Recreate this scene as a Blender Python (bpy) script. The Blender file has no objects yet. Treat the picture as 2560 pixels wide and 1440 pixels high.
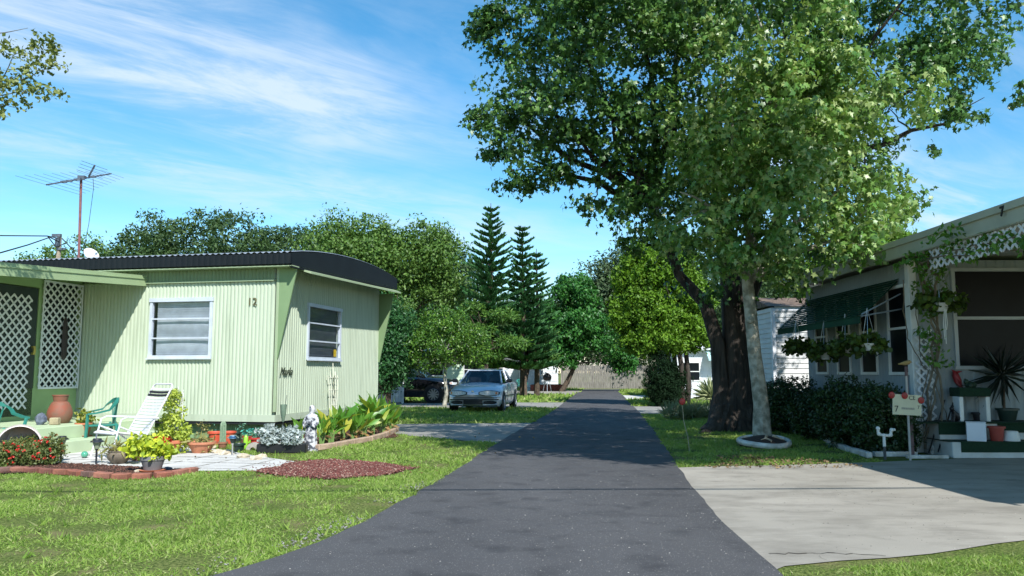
import bpy, math, random
import numpy as np
from mathutils import Vector, Matrix
R = math.radians
# ------------------------------------------------------------------ camera
scene = bpy.context.scene
col = scene.collection
CH = 1.3
FPX = 2000.0
PITCH = math.atan(210.0 / FPX)
cam_d = bpy.data.cameras.new('camera')
cam = bpy.data.objects.new('camera', cam_d)
col.objects.link(cam)
cam_d.sensor_width = 36.0
cam_d.lens = 36.0 * FPX / 2560.0
cam_d.clip_start = 0.05
cam_d.clip_end = 3000
cam.location = (0, 0, CH)
cam.rotation_euler = (R(90) + PITCH, 0, 0)
scene.camera = cam
# ------------------------------------------------------------------ sun, sky, exposure
SUN = Vector((0.41, -0.95, 1.0)).normalized()
sun_el = math.asin(SUN.z)
sun_rot = math.atan2(SUN.x, SUN.y)
sd = bpy.data.lights.new('sun', 'SUN')
sd.energy = 5.0
sd.angle = R(0.5)
sd.color = (1.0, 0.982, 0.955)
sun = bpy.data.objects.new('sun', sd)
col.objects.link(sun)
sun.rotation_euler = (-SUN).to_track_quat('-Z', 'Y').to_euler()
sun.location = (10, -20, 30)
scene.view_settings.view_transform = 'Standard'
scene.view_settings.look = 'None'
scene.view_settings.gamma = 1.0
scene.view_settings.exposure = 0.45

world = bpy.data.worlds.new('World')
scene.world = world
world.use_nodes = True
wt = world.node_tree
wt.nodes.clear()
def wn(t, **k):
    n = wt.nodes.new(t)
    for a, b in k.items():
        setattr(n, a, b)
    return n
w_out = wn('ShaderNodeOutputWorld')
w_bg = wn('ShaderNodeBackground')
w_sky = wn('ShaderNodeTexSky', sky_type='NISHITA')
w_sky.sun_disc = False
w_sky.sun_elevation = sun_el
w_sky.sun_rotation = sun_rot
w_sky.air_density = 1.0
w_sky.dust_density = 0.25
w_sky.ozone_density = 2.2
w_tc = wn('ShaderNodeTexCoord')
w_sep = wn('ShaderNodeSeparateXYZ')
wt.links.new(w_tc.outputs['Generated'], w_sep.inputs[0])
def wmath(op, a, b=None, clamp=False):
    n = wn('ShaderNodeMath', operation=op)
    n.use_clamp = clamp
    for i, x in enumerate((a, b)):
        if x is None:
            continue
        if isinstance(x, (int, float)):
            n.inputs[i].default_value = x
        else:
            wt.links.new(x, n.inputs[i])
    return n.outputs[0]
zz = wmath('ADD', wmath('MAXIMUM', w_sep.outputs[2], 0.0), 0.10)
px_ = wmath('DIVIDE', w_sep.outputs[0], zz)
py_ = wmath('DIVIDE', w_sep.outputs[1], zz)
w_cmb = wn('ShaderNodeCombineXYZ')
wt.links.new(px_, w_cmb.inputs[0])
wt.links.new(py_, w_cmb.inputs[1])
def wnoise(scale, detail, rot, sc, dist=0.0, loc=(0, 0, 0), rough=0.55):
    m = wn('ShaderNodeMapping')
    m.inputs['Rotation'].default_value = (0, 0, rot)
    m.inputs['Scale'].default_value = sc
    m.inputs['Location'].default_value = loc
    wt.links.new(w_cmb.outputs[0], m.inputs[0])
    n = wn('ShaderNodeTexNoise')
    n.inputs['Scale'].default_value = scale
    n.inputs['Detail'].default_value = detail
    n.inputs['Roughness'].default_value = rough
    n.inputs['Distortion'].default_value = dist
    wt.links.new(m.outputs[0], n.inputs['Vector'])
    return n.outputs['Fac']
def wramp(f, lo, hi):
    n = wn('ShaderNodeMapRange')
    n.interpolation_type = 'SMOOTHSTEP'
    n.inputs['From Min'].default_value = lo
    n.inputs['From Max'].default_value = hi
    wt.links.new(f, n.inputs['Value'])
    return n.outputs[0]
CA = R(43)
def rotx(a):
    return wmath('ADD', wmath('MULTIPLY', px_, math.cos(a)), wmath('MULTIPLY', py_, math.sin(a))), \
        wmath('ADD', wmath('MULTIPLY', px_, -math.sin(a)), wmath('MULTIPLY', py_, math.cos(a)))
cx_, cy_ = rotx(CA)
def cn(a, sx, sy, scale, detail, dist, off, rough=0.6):
    x, y = rotx(a)
    c = wn('ShaderNodeCombineXYZ')
    wt.links.new(wmath('MULTIPLY', x, sx), c.inputs[0]); wt.links.new(wmath('MULTIPLY', y, sy), c.inputs[1]); c.inputs[2].default_value = off
    n = wn('ShaderNodeTexNoise')
    n.inputs['Scale'].default_value = scale; n.inputs['Detail'].default_value = detail
    n.inputs['Roughness'].default_value = rough; n.inputs['Distortion'].default_value = dist
    wt.links.new(c.outputs[0], n.inputs['Vector'])
    return n.outputs['Fac']
warp = wmath('MULTIPLY', wmath('SUBTRACT', cn(R(43), .8, .8, 1.3, 4, 0.2, 3.0), 0.5), 1.1)
def band(y0, hw, x0, x1, soft=0.5):
    d = wmath('ABSOLUTE', wmath('SUBTRACT', wmath('ADD', cy_, warp), y0))
    a = wramp(d, hw, hw * 0.1)
    b = wmath('MULTIPLY', wramp(cx_, x0 - soft, x0 + soft), wramp(cx_, x1 + soft, x1 - soft))
    return wmath('MULTIPLY', a, b)
streak = wramp(cn(R(36), .55, 1.5, 2.6, 9, .5, 1.0, .66), 0.34, 0.66)
soft_ = wramp(cn(R(50), .8, 1.1, 1.1, 6, .4, 5.0), 0.36, 0.66)
b1 = wmath('MULTIPLY', band(2.03, .50, -.2, 1.5), wmath('ADD', wmath('MULTIPLY', streak, .66), .24))
b2 = wmath('MULTIPLY', band(2.80, .50, .3, 2.6), wmath('MULTIPLY', wmath('ADD', wmath('MULTIPLY', streak, .6), .2), .62))
b3 = wmath('MULTIPLY', band(1.25, .55, 1.4, 6.0, .7), wmath('MULTIPLY', streak, .55))
b4 = wmath('MULTIPLY', wmath('MULTIPLY', soft_, streak), .26)
hz = wramp(w_sep.outputs[2], 0.22, 0.02)
b5 = wmath('MULTIPLY', wmath('MULTIPLY', hz, wramp(cn(R(0), .35, 1.2, 1.2, 6, .3, 8.0), .38, .62)), .62)
c_all = wmath('MINIMUM', wmath('ADD', wmath('ADD', wmath('ADD', b1, b2), wmath('ADD', b3, b4)), b5), 0.88)
w_hsv = wn('ShaderNodeHueSaturation')
w_hsv.inputs['Saturation'].default_value = 1.36
w_hsv.inputs['Value'].default_value = 1.50
w_hsv.inputs['Hue'].default_value = 0.488
wt.links.new(w_sky.outputs[0], w_hsv.inputs['Color'])
w_mix = wn('ShaderNodeMixRGB')
w_mix.inputs[2].default_value = (6.2, 7.1, 8.2, 1)
wt.links.new(wmath('MULTIPLY', c_all, .90), w_mix.inputs[0])
wt.links.new(w_hsv.outputs[0], w_mix.inputs[1])
wt.links.new(w_mix.outputs[0], w_bg.inputs[0])
w_bg.inputs[1].default_value = 0.10
wt.links.new(w_bg.outputs[0], w_out.inputs[0])

# ------------------------------------------------------------------ placing helpers
sp_, cp_ = math.sin(PITCH), math.cos(PITCH)
def ray(u, v):
    a = (u - 1280.0) / FPX
    b = -(v - 720.0) / FPX
    return Vector((a, cp_ - b * sp_, sp_ + b * cp_))
def G(u, v, z=0.0):                       # the point of height z seen at a photo position
    d = ray(u, v)
    t = (z - CH) / d.z
    return Vector((d.x * t, d.y * t, z))
def PT(u, v, Y):                          # the point at distance Y seen at a photo position
    d = ray(u, v)
    t = Y / d.y
    return Vector((d.x * t, Y, CH + d.z * t))

# ------------------------------------------------------------------ colours and materials
def S(r, g, b):
    f = lambda c: (c / 255.0 / 12.92) if c / 255.0 <= 0.04045 else ((c / 255.0 + 0.055) / 1.055) ** 2.4
    return (f(r), f(g), f(b))
def C4(c):
    return (c[0], c[1], c[2], 1.0)
MATS = {}
class NT:
    def __init__(s, name):
        s.m = bpy.data.materials.new(name)
        s.m.use_nodes = True
        s.t = s.m.node_tree
        s.t.nodes.clear()
        s.out = s.n('ShaderNodeOutputMaterial')
    def n(s, t, **k):
        x = s.t.nodes.new(t)
        for a, b in k.items():
            setattr(x, a, b)
        return x
    def l(s, a, b):
        s.t.links.new(a, b)
    def put(s, inp, x):
        if hasattr(x, 'links'):
            s.l(x, inp)
        elif isinstance(x, (tuple, list)):
            inp.default_value = C4(x) if len(x) == 3 and len(inp.default_value) == 4 else x
        else:
            inp.default_value = x
    def noise(s, scale, detail=4, vec=None, sc=None, rough=0.55, dist=0.0):
        if vec is None:
            vec = s.n('ShaderNodeNewGeometry').outputs['Position'] if getattr(s, 'world', False) else s.n('ShaderNodeTexCoord').outputs['Object']
        if sc:
            mp = s.n('ShaderNodeMapping')
            mp.inputs['Scale'].default_value = sc
            s.l(vec, mp.inputs[0])
            vec = mp.outputs[0]
        x = s.n('ShaderNodeTexNoise')
        x.inputs['Scale'].default_value = scale
        x.inputs['Detail'].default_value = detail
        x.inputs['Roughness'].default_value = rough
        x.inputs['Distortion'].default_value = dist
        s.l(vec, x.inputs['Vector'])
        return x.outputs['Fac']
    def ramp(s, f, lo, hi, a=0.0, b=1.0):
        x = s.n('ShaderNodeMapRange')
        x.inputs['From Min'].default_value = lo
        x.inputs['From Max'].default_value = hi
        x.inputs['To Min'].default_value = a
        x.inputs['To Max'].default_value = b
        s.l(f, x.inputs['Value'])
        return x.outputs[0]
    def mix(s, f, a, b, mode='MIX'):
        x = s.n('ShaderNodeMixRGB', blend_type=mode)
        s.put(x.inputs[0], f)
        s.put(x.inputs[1], a)
        s.put(x.inputs[2], b)
        return x.outputs[0]
    def bump(s, h, strength=0.3, dist=0.02):
        x = s.n('ShaderNodeBump')
        x.inputs['Strength'].default_value = strength
        x.inputs['Distance'].default_value = dist
        s.l(h, x.inputs['Height'])
        return x.outputs[0]
    def pbr(s, color, rough=0.6, metal=0.0, normal=None, spec=0.5, coat=0.0):
        p = s.n('ShaderNodeBsdfPrincipled')
        s.put(p.inputs['Base Color'], color)
        s.put(p.inputs['Roughness'], rough)
        p.inputs['Metallic'].default_value = metal
        p.inputs['Specular IOR Level'].default_value = spec
        p.inputs['Coat Weight'].default_value = coat
        if normal is not None:
            s.l(normal, p.inputs['Normal'])
        return p.outputs[0]
    def done(s, sh):
        s.l(sh, s.out.inputs['Surface'])
        MATS[s.m.name] = s.m
        return s.m
def mat(name, c1, c2=None, scale=6.0, rough=0.6, metal=0.0, bump=0.0, bscale=60.0, spec=0.5, coat=0.0, lo=0.35, hi=0.68, sc=None, bsc=None):
    if name in MATS:
        return MATS[name]
    m = NT(name)
    if c2 is None:
        c2 = tuple(x * 0.82 for x in c1)
    colr = m.mix(m.ramp(m.noise(scale, 6, sc=sc), lo, hi), c1, c2)
    nr = m.bump(m.noise(bscale, 4, sc=bsc), 0.6, bump) if bump else None
    return m.done(m.pbr(colr, rough, metal, nr, spec, coat))
def leafmat(name, cols, trans=0.25, rough=0.5, spec=0.35):
    if name in MATS:
        return MATS[name]
    m = NT(name)
    g = m.n('ShaderNodeNewGeometry')
    cr = m.n('ShaderNodeValToRGB')
    e = cr.color_ramp.elements
    while len(e) < len(cols):
        e.new(0.5)
    for i, c in enumerate(cols):
        e[i].position = i / (len(cols) - 1) if len(cols) > 1 else 0
        e[i].color = C4(c)
    m.l(g.outputs['Random Per Island'], cr.inputs[0])
    big = m.noise(0.9, 3)
    c = m.mix(m.ramp(big, 0.35, 0.65, 0.0, 0.35), cr.outputs[0], tuple(x * 0.62 for x in cols[0]))
    p = m.pbr(c, rough, 0, None, spec)
    tr = m.n('ShaderNodeBsdfTranslucent')
    m.l(m.mix(0.5, c, (cols[-1][0] * 1.3, cols[-1][1] * 1.5, cols[-1][2] * 0.6)), tr.inputs[0])
    mx = m.n('ShaderNodeMixShader')
    mx.inputs[0].default_value = trans * 0.75
    m.l(p, mx.inputs[1])
    m.l(tr.outputs[0], mx.inputs[2])
    return m.done(mx.outputs[0])

# ------------------------------------------------------------------ object helpers
def tag(o, label=None, cat=None, group=None, kind=None):
    if label: o['label'] = label
    if cat: o['category'] = cat
    if group: o['group'] = group
    if kind: o['kind'] = kind
    return o
def thing(name, label, cat, loc=(0, 0, 0), rz=0.0, group=None):
    o = bpy.data.objects.new(name, None)
    o.empty_display_size = 0.2
    col.objects.link(o)
    o.location = loc
    o.rotation_euler = (0, 0, rz)
    return tag(o, label, cat, group)
def copy_tree(o, parent=None):
    c = o.copy()
    col.objects.link(c)
    c.parent = parent
    for ch in list(o.children):
        copy_tree(ch, c)
    return c
def link_mesh(name, me, m, parent=None, smooth=False, loc=None):
    ms = m if isinstance(m, (list, tuple)) else [m]
    for x in ms:
        me.materials.append(x)
    if smooth:
        me.polygons.foreach_set('use_smooth', [True] * len(me.polygons))
    o = bpy.data.objects.new(name, me)
    col.objects.link(o)
    if parent is not None:
        o.parent = parent
    if loc is not None:
        o.location = loc
    return o
class MB:
    def __init__(s):
        s.v = []; s.f = []; s.mi = []; s.cur = 0
    def add(s, vs, fs):
        b = len(s.v)
        s.v.extend([tuple(p) for p in vs])
        s.f.extend([tuple(i + b for i in f) for f in fs])
        s.mi.extend([s.cur] * len(fs))
        return s
    def box(s, x0, x1, y0, y1, z0, z1, M=None):
        vs = [(x, y, z) for z in (z0, z1) for y in (y0, y1) for x in (x0, x1)]
        if M is not None:
            vs = [M @ Vector(p) for p in vs]
        return s.add(vs, [(0, 2, 3, 1), (4, 5, 7, 6), (0, 1, 5, 4), (2, 6, 7, 3), (0, 4, 6, 2), (1, 3, 7, 5)])
    def cbox(s, c, d, rz=0.0, rx=0.0, ry=0.0):
        M = Matrix.Translation(Vector(c)) @ Matrix.Rotation(rz, 4, 'Z') @ Matrix.Rotation(ry, 4, 'Y') @ Matrix.Rotation(rx, 4, 'X')
        return s.box(-d[0] / 2, d[0] / 2, -d[1] / 2, d[1] / 2, -d[2] / 2, d[2] / 2, M)
    def bbox(s, c, d, b=0.01, rz=0.0):   # bevelled box
        M = Matrix.Translation(Vector(c)) @ Matrix.Rotation(rz, 4, 'Z')
        x, y, z = d[0] / 2, d[1] / 2, d[2] / 2
        vs = []
        for (zz_, k) in ((-z, b), (-z + b, 0), (z - b, 0), (z, b)):
            X, Y = x - k, y - k
            for q in ((X, Y - b), (X - b, Y), (-X + b, Y), (-X, Y - b), (-X, -Y + b), (-X + b, -Y), (X - b, -Y), (X, -Y + b)):
                vs.append(M @ Vector((q[0], q[1], zz_)))
        fs = [tuple(range(7, -1, -1)), tuple(range(24, 32))]
        for r in range(3):
            for i in range(8):
                j = (i + 1) % 8
                fs.append((r * 8 + i, r * 8 + j, r * 8 + 8 + j, r * 8 + 8 + i))
        return s.add(vs, fs)
    def quad(s, a, b, c, d):
        return s.add([a, b, c, d], [(0, 1, 2, 3)])
    def poly(s, pts):
        return s.add(pts, [tuple(range(len(pts)))])
    def tube(s, pts, rad, n=8, caps=True, jitter=0.0, seed=0, ex=None):
        pts = [Vector(p) for p in pts]
        if isinstance(rad, (int, float)):
            rad = [rad] * len(pts)
        rng = random.Random(seed)
        vs, fs = [], []
        up = None
        jit = [1 + jitter * rng.uniform(-1, 1) for _ in range(n)]
        for i, p in enumerate(pts):
            d = (pts[min(i + 1, len(pts) - 1)] - pts[max(i - 1, 0)])
            if d.length < 1e-9:
                d = Vector((0, 0, 1))
            d.normalize()
            if up is None:
                up = Vector((1, 0, 0)) if abs(d.x) < 0.8 else Vector((0, 1, 0))
            x = (up - d * up.dot(d))
            if x.length < 1e-6:
                x = d.orthogonal()
            x.normalize()
            y = d.cross(x)
            up = x
            for k in range(n):
                a = 2 * math.pi * k / n
                r = rad[i] * jit[k] * (1 + (jitter * 0.35 * rng.uniform(-1, 1) if jitter else 0))
                vs.append(p + x * (math.cos(a) * r) + y * (math.sin(a) * r))
        for i in range(len(pts) - 1):
            for k in range(n):
                j = (k + 1) % n
                fs.append((i * n + k, i * n + j, i * n + n + j, i * n + n + k))
        if caps:
            fs.append(tuple(range(n - 1, -1, -1)))
            fs.append(tuple(range((len(pts) - 1) * n, len(pts) * n)))
        return s.add(vs, fs)
    def lathe(s, prof, c=(0, 0, 0), n=20, M=None, sx=1.0, sy=1.0, cap0=True, cap1=True):
        vs, fs = [], []
        for (r, z) in prof:
            for k in range(n):
                a = 2 * math.pi * k / n
                p = Vector((math.cos(a) * r * sx, math.sin(a) * r * sy, z))
                if M is not None:
                    p = M @ p
                vs.append(p + Vector(c))
        m = len(prof)
        for i in range(m - 1):
            for k in range(n):
                j = (k + 1) % n
                fs.append((i * n + k, i * n + j, i * n + n + j, i * n + n + k))
        if cap0: fs.append(tuple(range(n - 1, -1, -1)))
        if cap1: fs.append(tuple(range((m - 1) * n, m * n)))
        return s.add(vs, fs)
    def ball(s, c, r, n=12, sz=1.0, M=None):
        k = max(6, n // 2 + 1)
        prof = [(max(1e-4, math.sin(math.pi * i / (k - 1))) * r, -math.cos(math.pi * i / (k - 1)) * r * sz) for i in range(k)]
        return s.lathe(prof, c, n, M)
    def prism(s, poly, z0, z1, M=None):          # poly in xy
        n = len(poly)
        vs = [(p[0], p[1], z0) for p in poly] + [(p[0], p[1], z1) for p in poly]
        if M is not None:
            vs = [M @ Vector(p) for p in vs]
        fs = [tuple(range(n - 1, -1, -1)), tuple(range(n, 2 * n))]
        for i in range(n):
            j = (i + 1) % n
            fs.append((i, j, n + j, n + i))
        return s.add(vs, fs)
    def grid(s, fn, nu, nv):
        vs = [fn(i / (nu - 1), j / (nv - 1)) for i in range(nu) for j in range(nv)]
        fs = [(i * nv + j, (i + 1) * nv + j, (i + 1) * nv + j + 1, i * nv + j + 1) for i in range(nu - 1) for j in range(nv - 1)]
        return s.add(vs, fs)
    def build(s, name, m, parent=None, smooth=False, loc=None):
        me = bpy.data.meshes.new(name)
        me.from_pydata([tuple(p) for p in s.v], [], s.f)
        o = link_mesh(name, me, m, parent, False, loc)
        if isinstance(m, (list, tuple)) and len(m) > 1:
            me.polygons.foreach_set('material_index', s.mi)
        if smooth:
            ang = R(38)
            me.polygons.foreach_set('use_smooth', [True] * len(me.polygons))
            try:
                me.set_sharp_from_angle(angle=ang)
            except Exception:
                pass
        me.update()
        return o
def rotx_to(v):           # matrix whose local z points along v
    return Vector(v).to_track_quat('Z', 'Y').to_matrix().to_4x4()

# ---- foliage
def _tmpl(shape):
    if shape == 'leaf':
        return np.array([(0, 0, 0), (.27, .42, .07), (0, 1, -.06), (-.27, .42, .07)]), np.array([(0, 1, 2), (0, 2, 3)])
    if shape == 'narrow':
        return np.array([(0, 0, 0), (.11, .4, .03), (0, 1, -.05), (-.11, .4, .03)]), np.array([(0, 1, 2), (0, 2, 3)])
    if shape == 'blade':
        return np.array([(-.09, 0, 0), (.09, 0, 0), (0.02, 1, .18)]), np.array([(0, 1, 2)])
    if shape == 'broad':
        return np.array([(0, 0, 0), (.20, .25, .05), (.25, .55, .02), (0, 1, -.18), (-.25, .55, .02), (-.20, .25, .05), (0, .55, -.03)]), \
            np.array([(0, 1, 6), (1, 2, 6), (2, 3, 6), (3, 4, 6), (4, 5, 6), (5, 0, 6)])
    if shape == 'round':
        a = np.linspace(0, 2 * np.pi, 8)[:-1]
        v = [(0, .5, -.08)] + [(.45 * math.sin(t), .5 - .5 * math.cos(t), 0.03 * math.sin(3 * t)) for t in a]
        return np.array(v), np.array([(0, i + 1, (i + 1) % 7 + 1) for i in range(7)])
    if shape == 'maple':
        rim = [(0, 0, 0), (.28, -.02, -.03), (.22, .20, .02), (.56, .44, -.06), (.22, .50, .02), (0, 1, -.12), (-.22, .50, .02), (-.56, .44, -.06), (-.22, .20, .02), (-.28, -.02, -.03)]
        v = [(0, .33, .04)] + rim
        return np.array(v), np.array([(0, i + 1, (i + 1) % 10 + 1) for i in range(10)])
LAST_N = None
def leafy(name, m, P, D, size, shape='leaf', parent=None, seed=0, width=1.0, flip_up=0.0, smooth=False):
    global LAST_N
    rng = np.random.default_rng(seed)
    P = np.asarray(P, float); D = np.asarray(D, float)
    n = len(P)
    D /= (np.linalg.norm(D, axis=1, keepdims=True) + 1e-9)
    if LAST_N is not None and len(LAST_N) == n:
        Nn = LAST_N.copy()
        Nn[:, 2] += flip_up * 0.3
    else:
        Nn = rng.normal(size=(n, 3))
        Nn[:, 2] += flip_up
    LAST_N = None
    Nn -= D * (Nn * D).sum(1, keepdims=True)
    Nn /= (np.linalg.norm(Nn, axis=1, keepdims=True) + 1e-9)
    X = np.cross(D, Nn)
    size = np.broadcast_to(np.asarray(size, float), (n,))
    tv, tf = _tmpl(shape)
    k = len(tv)
    V = P[:, None, :] + size[:, None, None] * (X[:, None, :] * (tv[None, :, 0:1] * width) + D[:, None, :] * tv[None, :, 1:2] + Nn[:, None, :] * tv[None, :, 2:3])
    V = V.reshape(-1, 3)
    F = (tf[None, :, :] + (np.arange(n) * k)[:, None, None]).reshape(-1, 3)
    me = bpy.data.meshes.new(name)
    me.vertices.add(len(V)); me.vertices.foreach_set('co', V.ravel().astype(np.float32))
    me.loops.add(F.size); me.loops.foreach_set('vertex_index', F.ravel().astype(np.int32))
    me.polygons.add(len(F))
    me.polygons.foreach_set('loop_start', np.arange(0, F.size, 3, dtype=np.int32))
    me.polygons.foreach_set('loop_total', np.full(len(F), 3, dtype=np.int32))
    me.update(calc_edges=True)
    return link_mesh(name, me, m, parent)
def unit(rng, n):
    d = rng.normal(size=(n, 3))
    return d / np.linalg.norm(d, axis=1, keepdims=True)
def crown(blobs, n_clump, per, clump_r, seed, shell=0.5, grav=0.25, outw=0.6, flat=1.0):
    """leaf points spread in clumps through ellipsoids (cx,cy,cz,rx,ry,rz)"""
    rng = np.random.default_rng(seed)
    B = np.array(blobs, float)
    w = (B[:, 3] * B[:, 4] * B[:, 5]) ** 0.66
    idx = rng.choice(len(B), n_clump, p=w / w.sum())
    d = unit(rng, n_clump)
    r = (shell ** 3 + (1 - shell ** 3) * rng.random(n_clump)) ** (1 / 3)
    r *= 1 + 0.10 * rng.normal(size=n_clump)
    c = B[idx, :3] + d * B[idx, 3:6] * r[:, None]
    cr = clump_r * (0.55 + 0.95 * rng.random(n_clump))
    # each clump is a tuft: leaves over an upper dome leaning the way the clump faces
    t = rng.normal(size=(n_clump, per, 3)) + np.array([0, 0, 0.55]) + d[:, None, :] * 0.55
    t /= np.linalg.norm(t, axis=2, keepdims=True)
    off = t * (0.35 + 0.65 * rng.random((n_clump, per, 1)) ** 0.5) * cr[:, None, None] * (1 + 0.22 * rng.normal(size=(n_clump, per, 1)))
    off[:, :, 2] *= flat * 0.8
    P = (c[:, None, :] + off).reshape(-1, 3)
    global LAST_N
    LAST_N = t.reshape(-1, 3) * 1.15 + rng.normal(size=(n_clump * per, 3)) * 0.42
    od = t.reshape(-1, 3) * outw * 0.4 + rng.normal(size=(n_clump * per, 3)) * 0.7
    od[:, 2] -= grav
    return P, od, c
def boughs(blobs, n, r, seed, shell=0.45, flat=0.72):
    """break a crown outline into separate leafy boughs with gaps between them"""
    rng = np.random.default_rng(seed)
    B = np.array(blobs, float)
    w = (B[:, 3] * B[:, 4] * B[:, 5]) ** 0.66
    idx = rng.choice(len(B), n, p=w / w.sum())
    d = unit(rng, n)
    q = (shell ** 3 + (1 - shell ** 3) * rng.random(n)) ** (1 / 3) * 0.93
    c = B[idx, :3] + d * B[idx, 3:6] * q[:, None]
    k = r * (0.6 + 0.75 * rng.random(n))
    return [(c[i, 0], c[i, 1], c[i, 2], min(k[i], B[idx[i], 3]), min(k[i], B[idx[i], 4]) , min(k[i] * flat, B[idx[i], 5])) for i in range(n)]
def blob(u, v, Y, ru, rv, ry=None):
    p = PT(u, v, Y)
    return (p.x, p.y, p.z, ru * Y / FPX, (ry if ry is not None else ru * Y / FPX), rv * Y / FPX)
def limb(mb, a, b, r0, r1, seed=0, n=6, wob=0.12, seg=5, sag=0.0):
    rng = random.Random(seed)
    a, b = Vector(a), Vector(b)
    L = (b - a).length
    pts, rr = [], []
    for i in range(seg + 1):
        t = i / seg
        w = wob * L * math.sin(math.pi * t) * 0.5
        p = a.lerp(b, t) + Vector((rng.uniform(-w, w), rng.uniform(-w, w), rng.uniform(-w, w) * 0.6 + sag * L * math.sin(math.pi * t)))
        pts.append(p)
        rr.append(r0 + (r1 - r0) * t)
    mb.tube(pts, rr, n)
    return pts
def tree(name, label, base, blobs, trunk_r, leaf_m, bark_m, n_clump, per, clump_r, leaf, shape='leaf', seed=0, group=None, fork=0.35,
         limbs=14, shell=0.5, grav=0.2, width=1.0, cat='tree', lean=(0, 0), stems=1, flat=1.0, outw=0.6, twig=0.02, flip_up=0.6, bough=None):
    base = Vector(base)
    t = thing(name, label, cat, base, 0, group)
    bl = [(b[0] - base.x, b[1] - base.y, b[2] - base.z, b[3], b[4], b[5]) for b in blobs]
    P, D, c = crown(boughs(bl, bough[0], bough[1], seed + 3) if bough else bl, n_clump, per, clump_r, seed, 0.6 if bough else shell, grav, outw, flat)
    rng = np.random.default_rng(seed + 7)
    leafy('crown', leaf_m, P, D, leaf * (0.65 + 0.7 * rng.random(len(P))), shape, t, seed + 1, width, flip_up)
    mb = MB()
    zmin = min(b[2] - b[5] for b in bl)
    zmean = sum(b[2] for b in bl) / len(bl)
    cx = sum(b[0] * b[3] for b in bl) / sum(b[3] for b in bl)
    cy = sum(b[1] * b[3] for b in bl) / sum(b[3] for b in bl)
    rr = random.Random(seed)
    heads = []
    for s_ in range(stems):
        ox, oy = (rr.uniform(-1, 1) * trunk_r * 2.5, rr.uniform(-1, 1) * trunk_r * 2) if stems > 1 else (0, 0)
        top = Vector((cx * 0.6 + ox * 2 + lean[0], cy * 0.6 + oy * 2 + lean[1], max(zmin, 0.4) * (1 - fork) + zmean * fork))
        p0 = Vector((ox, oy, -0.05))
        pts = [p0, p0 + Vector((ox * .1, oy * .1, 0.12)), p0.lerp(top, 0.35) + Vector((rr.uniform(-.1, .1), rr.uniform(-.1, .1), 0)), p0.lerp(top, 0.7) + Vector((rr.uniform(-.1, .1), 0, 0)), top]
        k = trunk_r if stems == 1 else trunk_r * 0.7
        mb.tube(pts, [k * 1.45, k * 1.1, k * .95, k * .85, k * .7], 10, True, 0.06, seed + s_)
        heads.append(top)
    for i in range(limbs):
        tgt = Vector(c[rr.randrange(len(c))])
        h = heads[i % len(heads)]
        pts = limb(mb, h, h.lerp(tgt, 0.9), trunk_r * 0.42, twig * 0.8, seed + 31 * i, 6)
        for j in range(2):
            tg2 = Vector(c[rr.randrange(len(c))])
            st = pts[2 + j]
            tg2 = st.lerp(tg2, min(1.0, 1.6 / max((tg2 - st).length, 0.1)))
            limb(mb, st, tg2, trunk_r * 0.16, twig * 0.4, seed + 77 * i + j, 5)
    mb.build('trunk', bark_m, t, True)
    return t
def in_poly(P, poly):
    x, y = P[:, 0], P[:, 1]
    ins = np.zeros(len(P), bool)
    n = len(poly)
    for i in range(n):
        x0, y0 = poly[i][0], poly[i][1]
        x1, y1 = poly[(i + 1) % n][0], poly[(i + 1) % n][1]
        c = ((y0 > y) != (y1 > y)) & (x < (x1 - x0) * (y - y0) / (y1 - y0 + 1e-12) + x0)
        ins ^= c
    return ins
def sheet(name, poly, z, m, label=None, cat=None, kind='structure', thick=0.0):
    mb = MB()
    if thick:
        mb.prism([(p[0], p[1]) for p in poly], z - thick, z)
    else:
        mb.poly([(p[0], p[1], z) for p in poly])
    o = mb.build(name, m)
    return tag(o, label, cat, None, kind)
def wobble(pts, amp, step, seed):
    """subdivide an outline and roughen it"""
    rng = random.Random(seed)
    out = []
    n = len(pts)
    for i in range(n):
        a, b = pts[i], pts[(i + 1) % n]
        L = math.hypot(b[0] - a[0], b[1] - a[1])
        k = max(1, min(80, int(L / step)))
        for j in range(k):
            t = j / k
            out.append((a[0] + (b[0] - a[0]) * t + rng.uniform(-amp, amp), a[1] + (b[1] - a[1]) * t + rng.uniform(-amp, amp)))
    return out

# ================================================================== materials
WHITE = mat('white_paint', S(225, 226, 222), S(205, 206, 200), 3, 0.5)
bark_grey = mat('grey_bark', S(112, 108, 96), S(70, 66, 58), 9, 0.9, bump=0.03, bscale=22, sc=(1, 1, 0.35), bsc=(1, 1, .3))
bark_dark = mat('dark_bark', S(74, 66, 58), S(38, 33, 29), 12, 0.95, bump=0.12, bscale=16, sc=(1, 1, 0.12), bsc=(1, 1, .12))
bark_brown = mat('brown_bark', S(92, 78, 62), S(55, 46, 38), 8, 0.9, bump=0.03, bscale=25)

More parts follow.
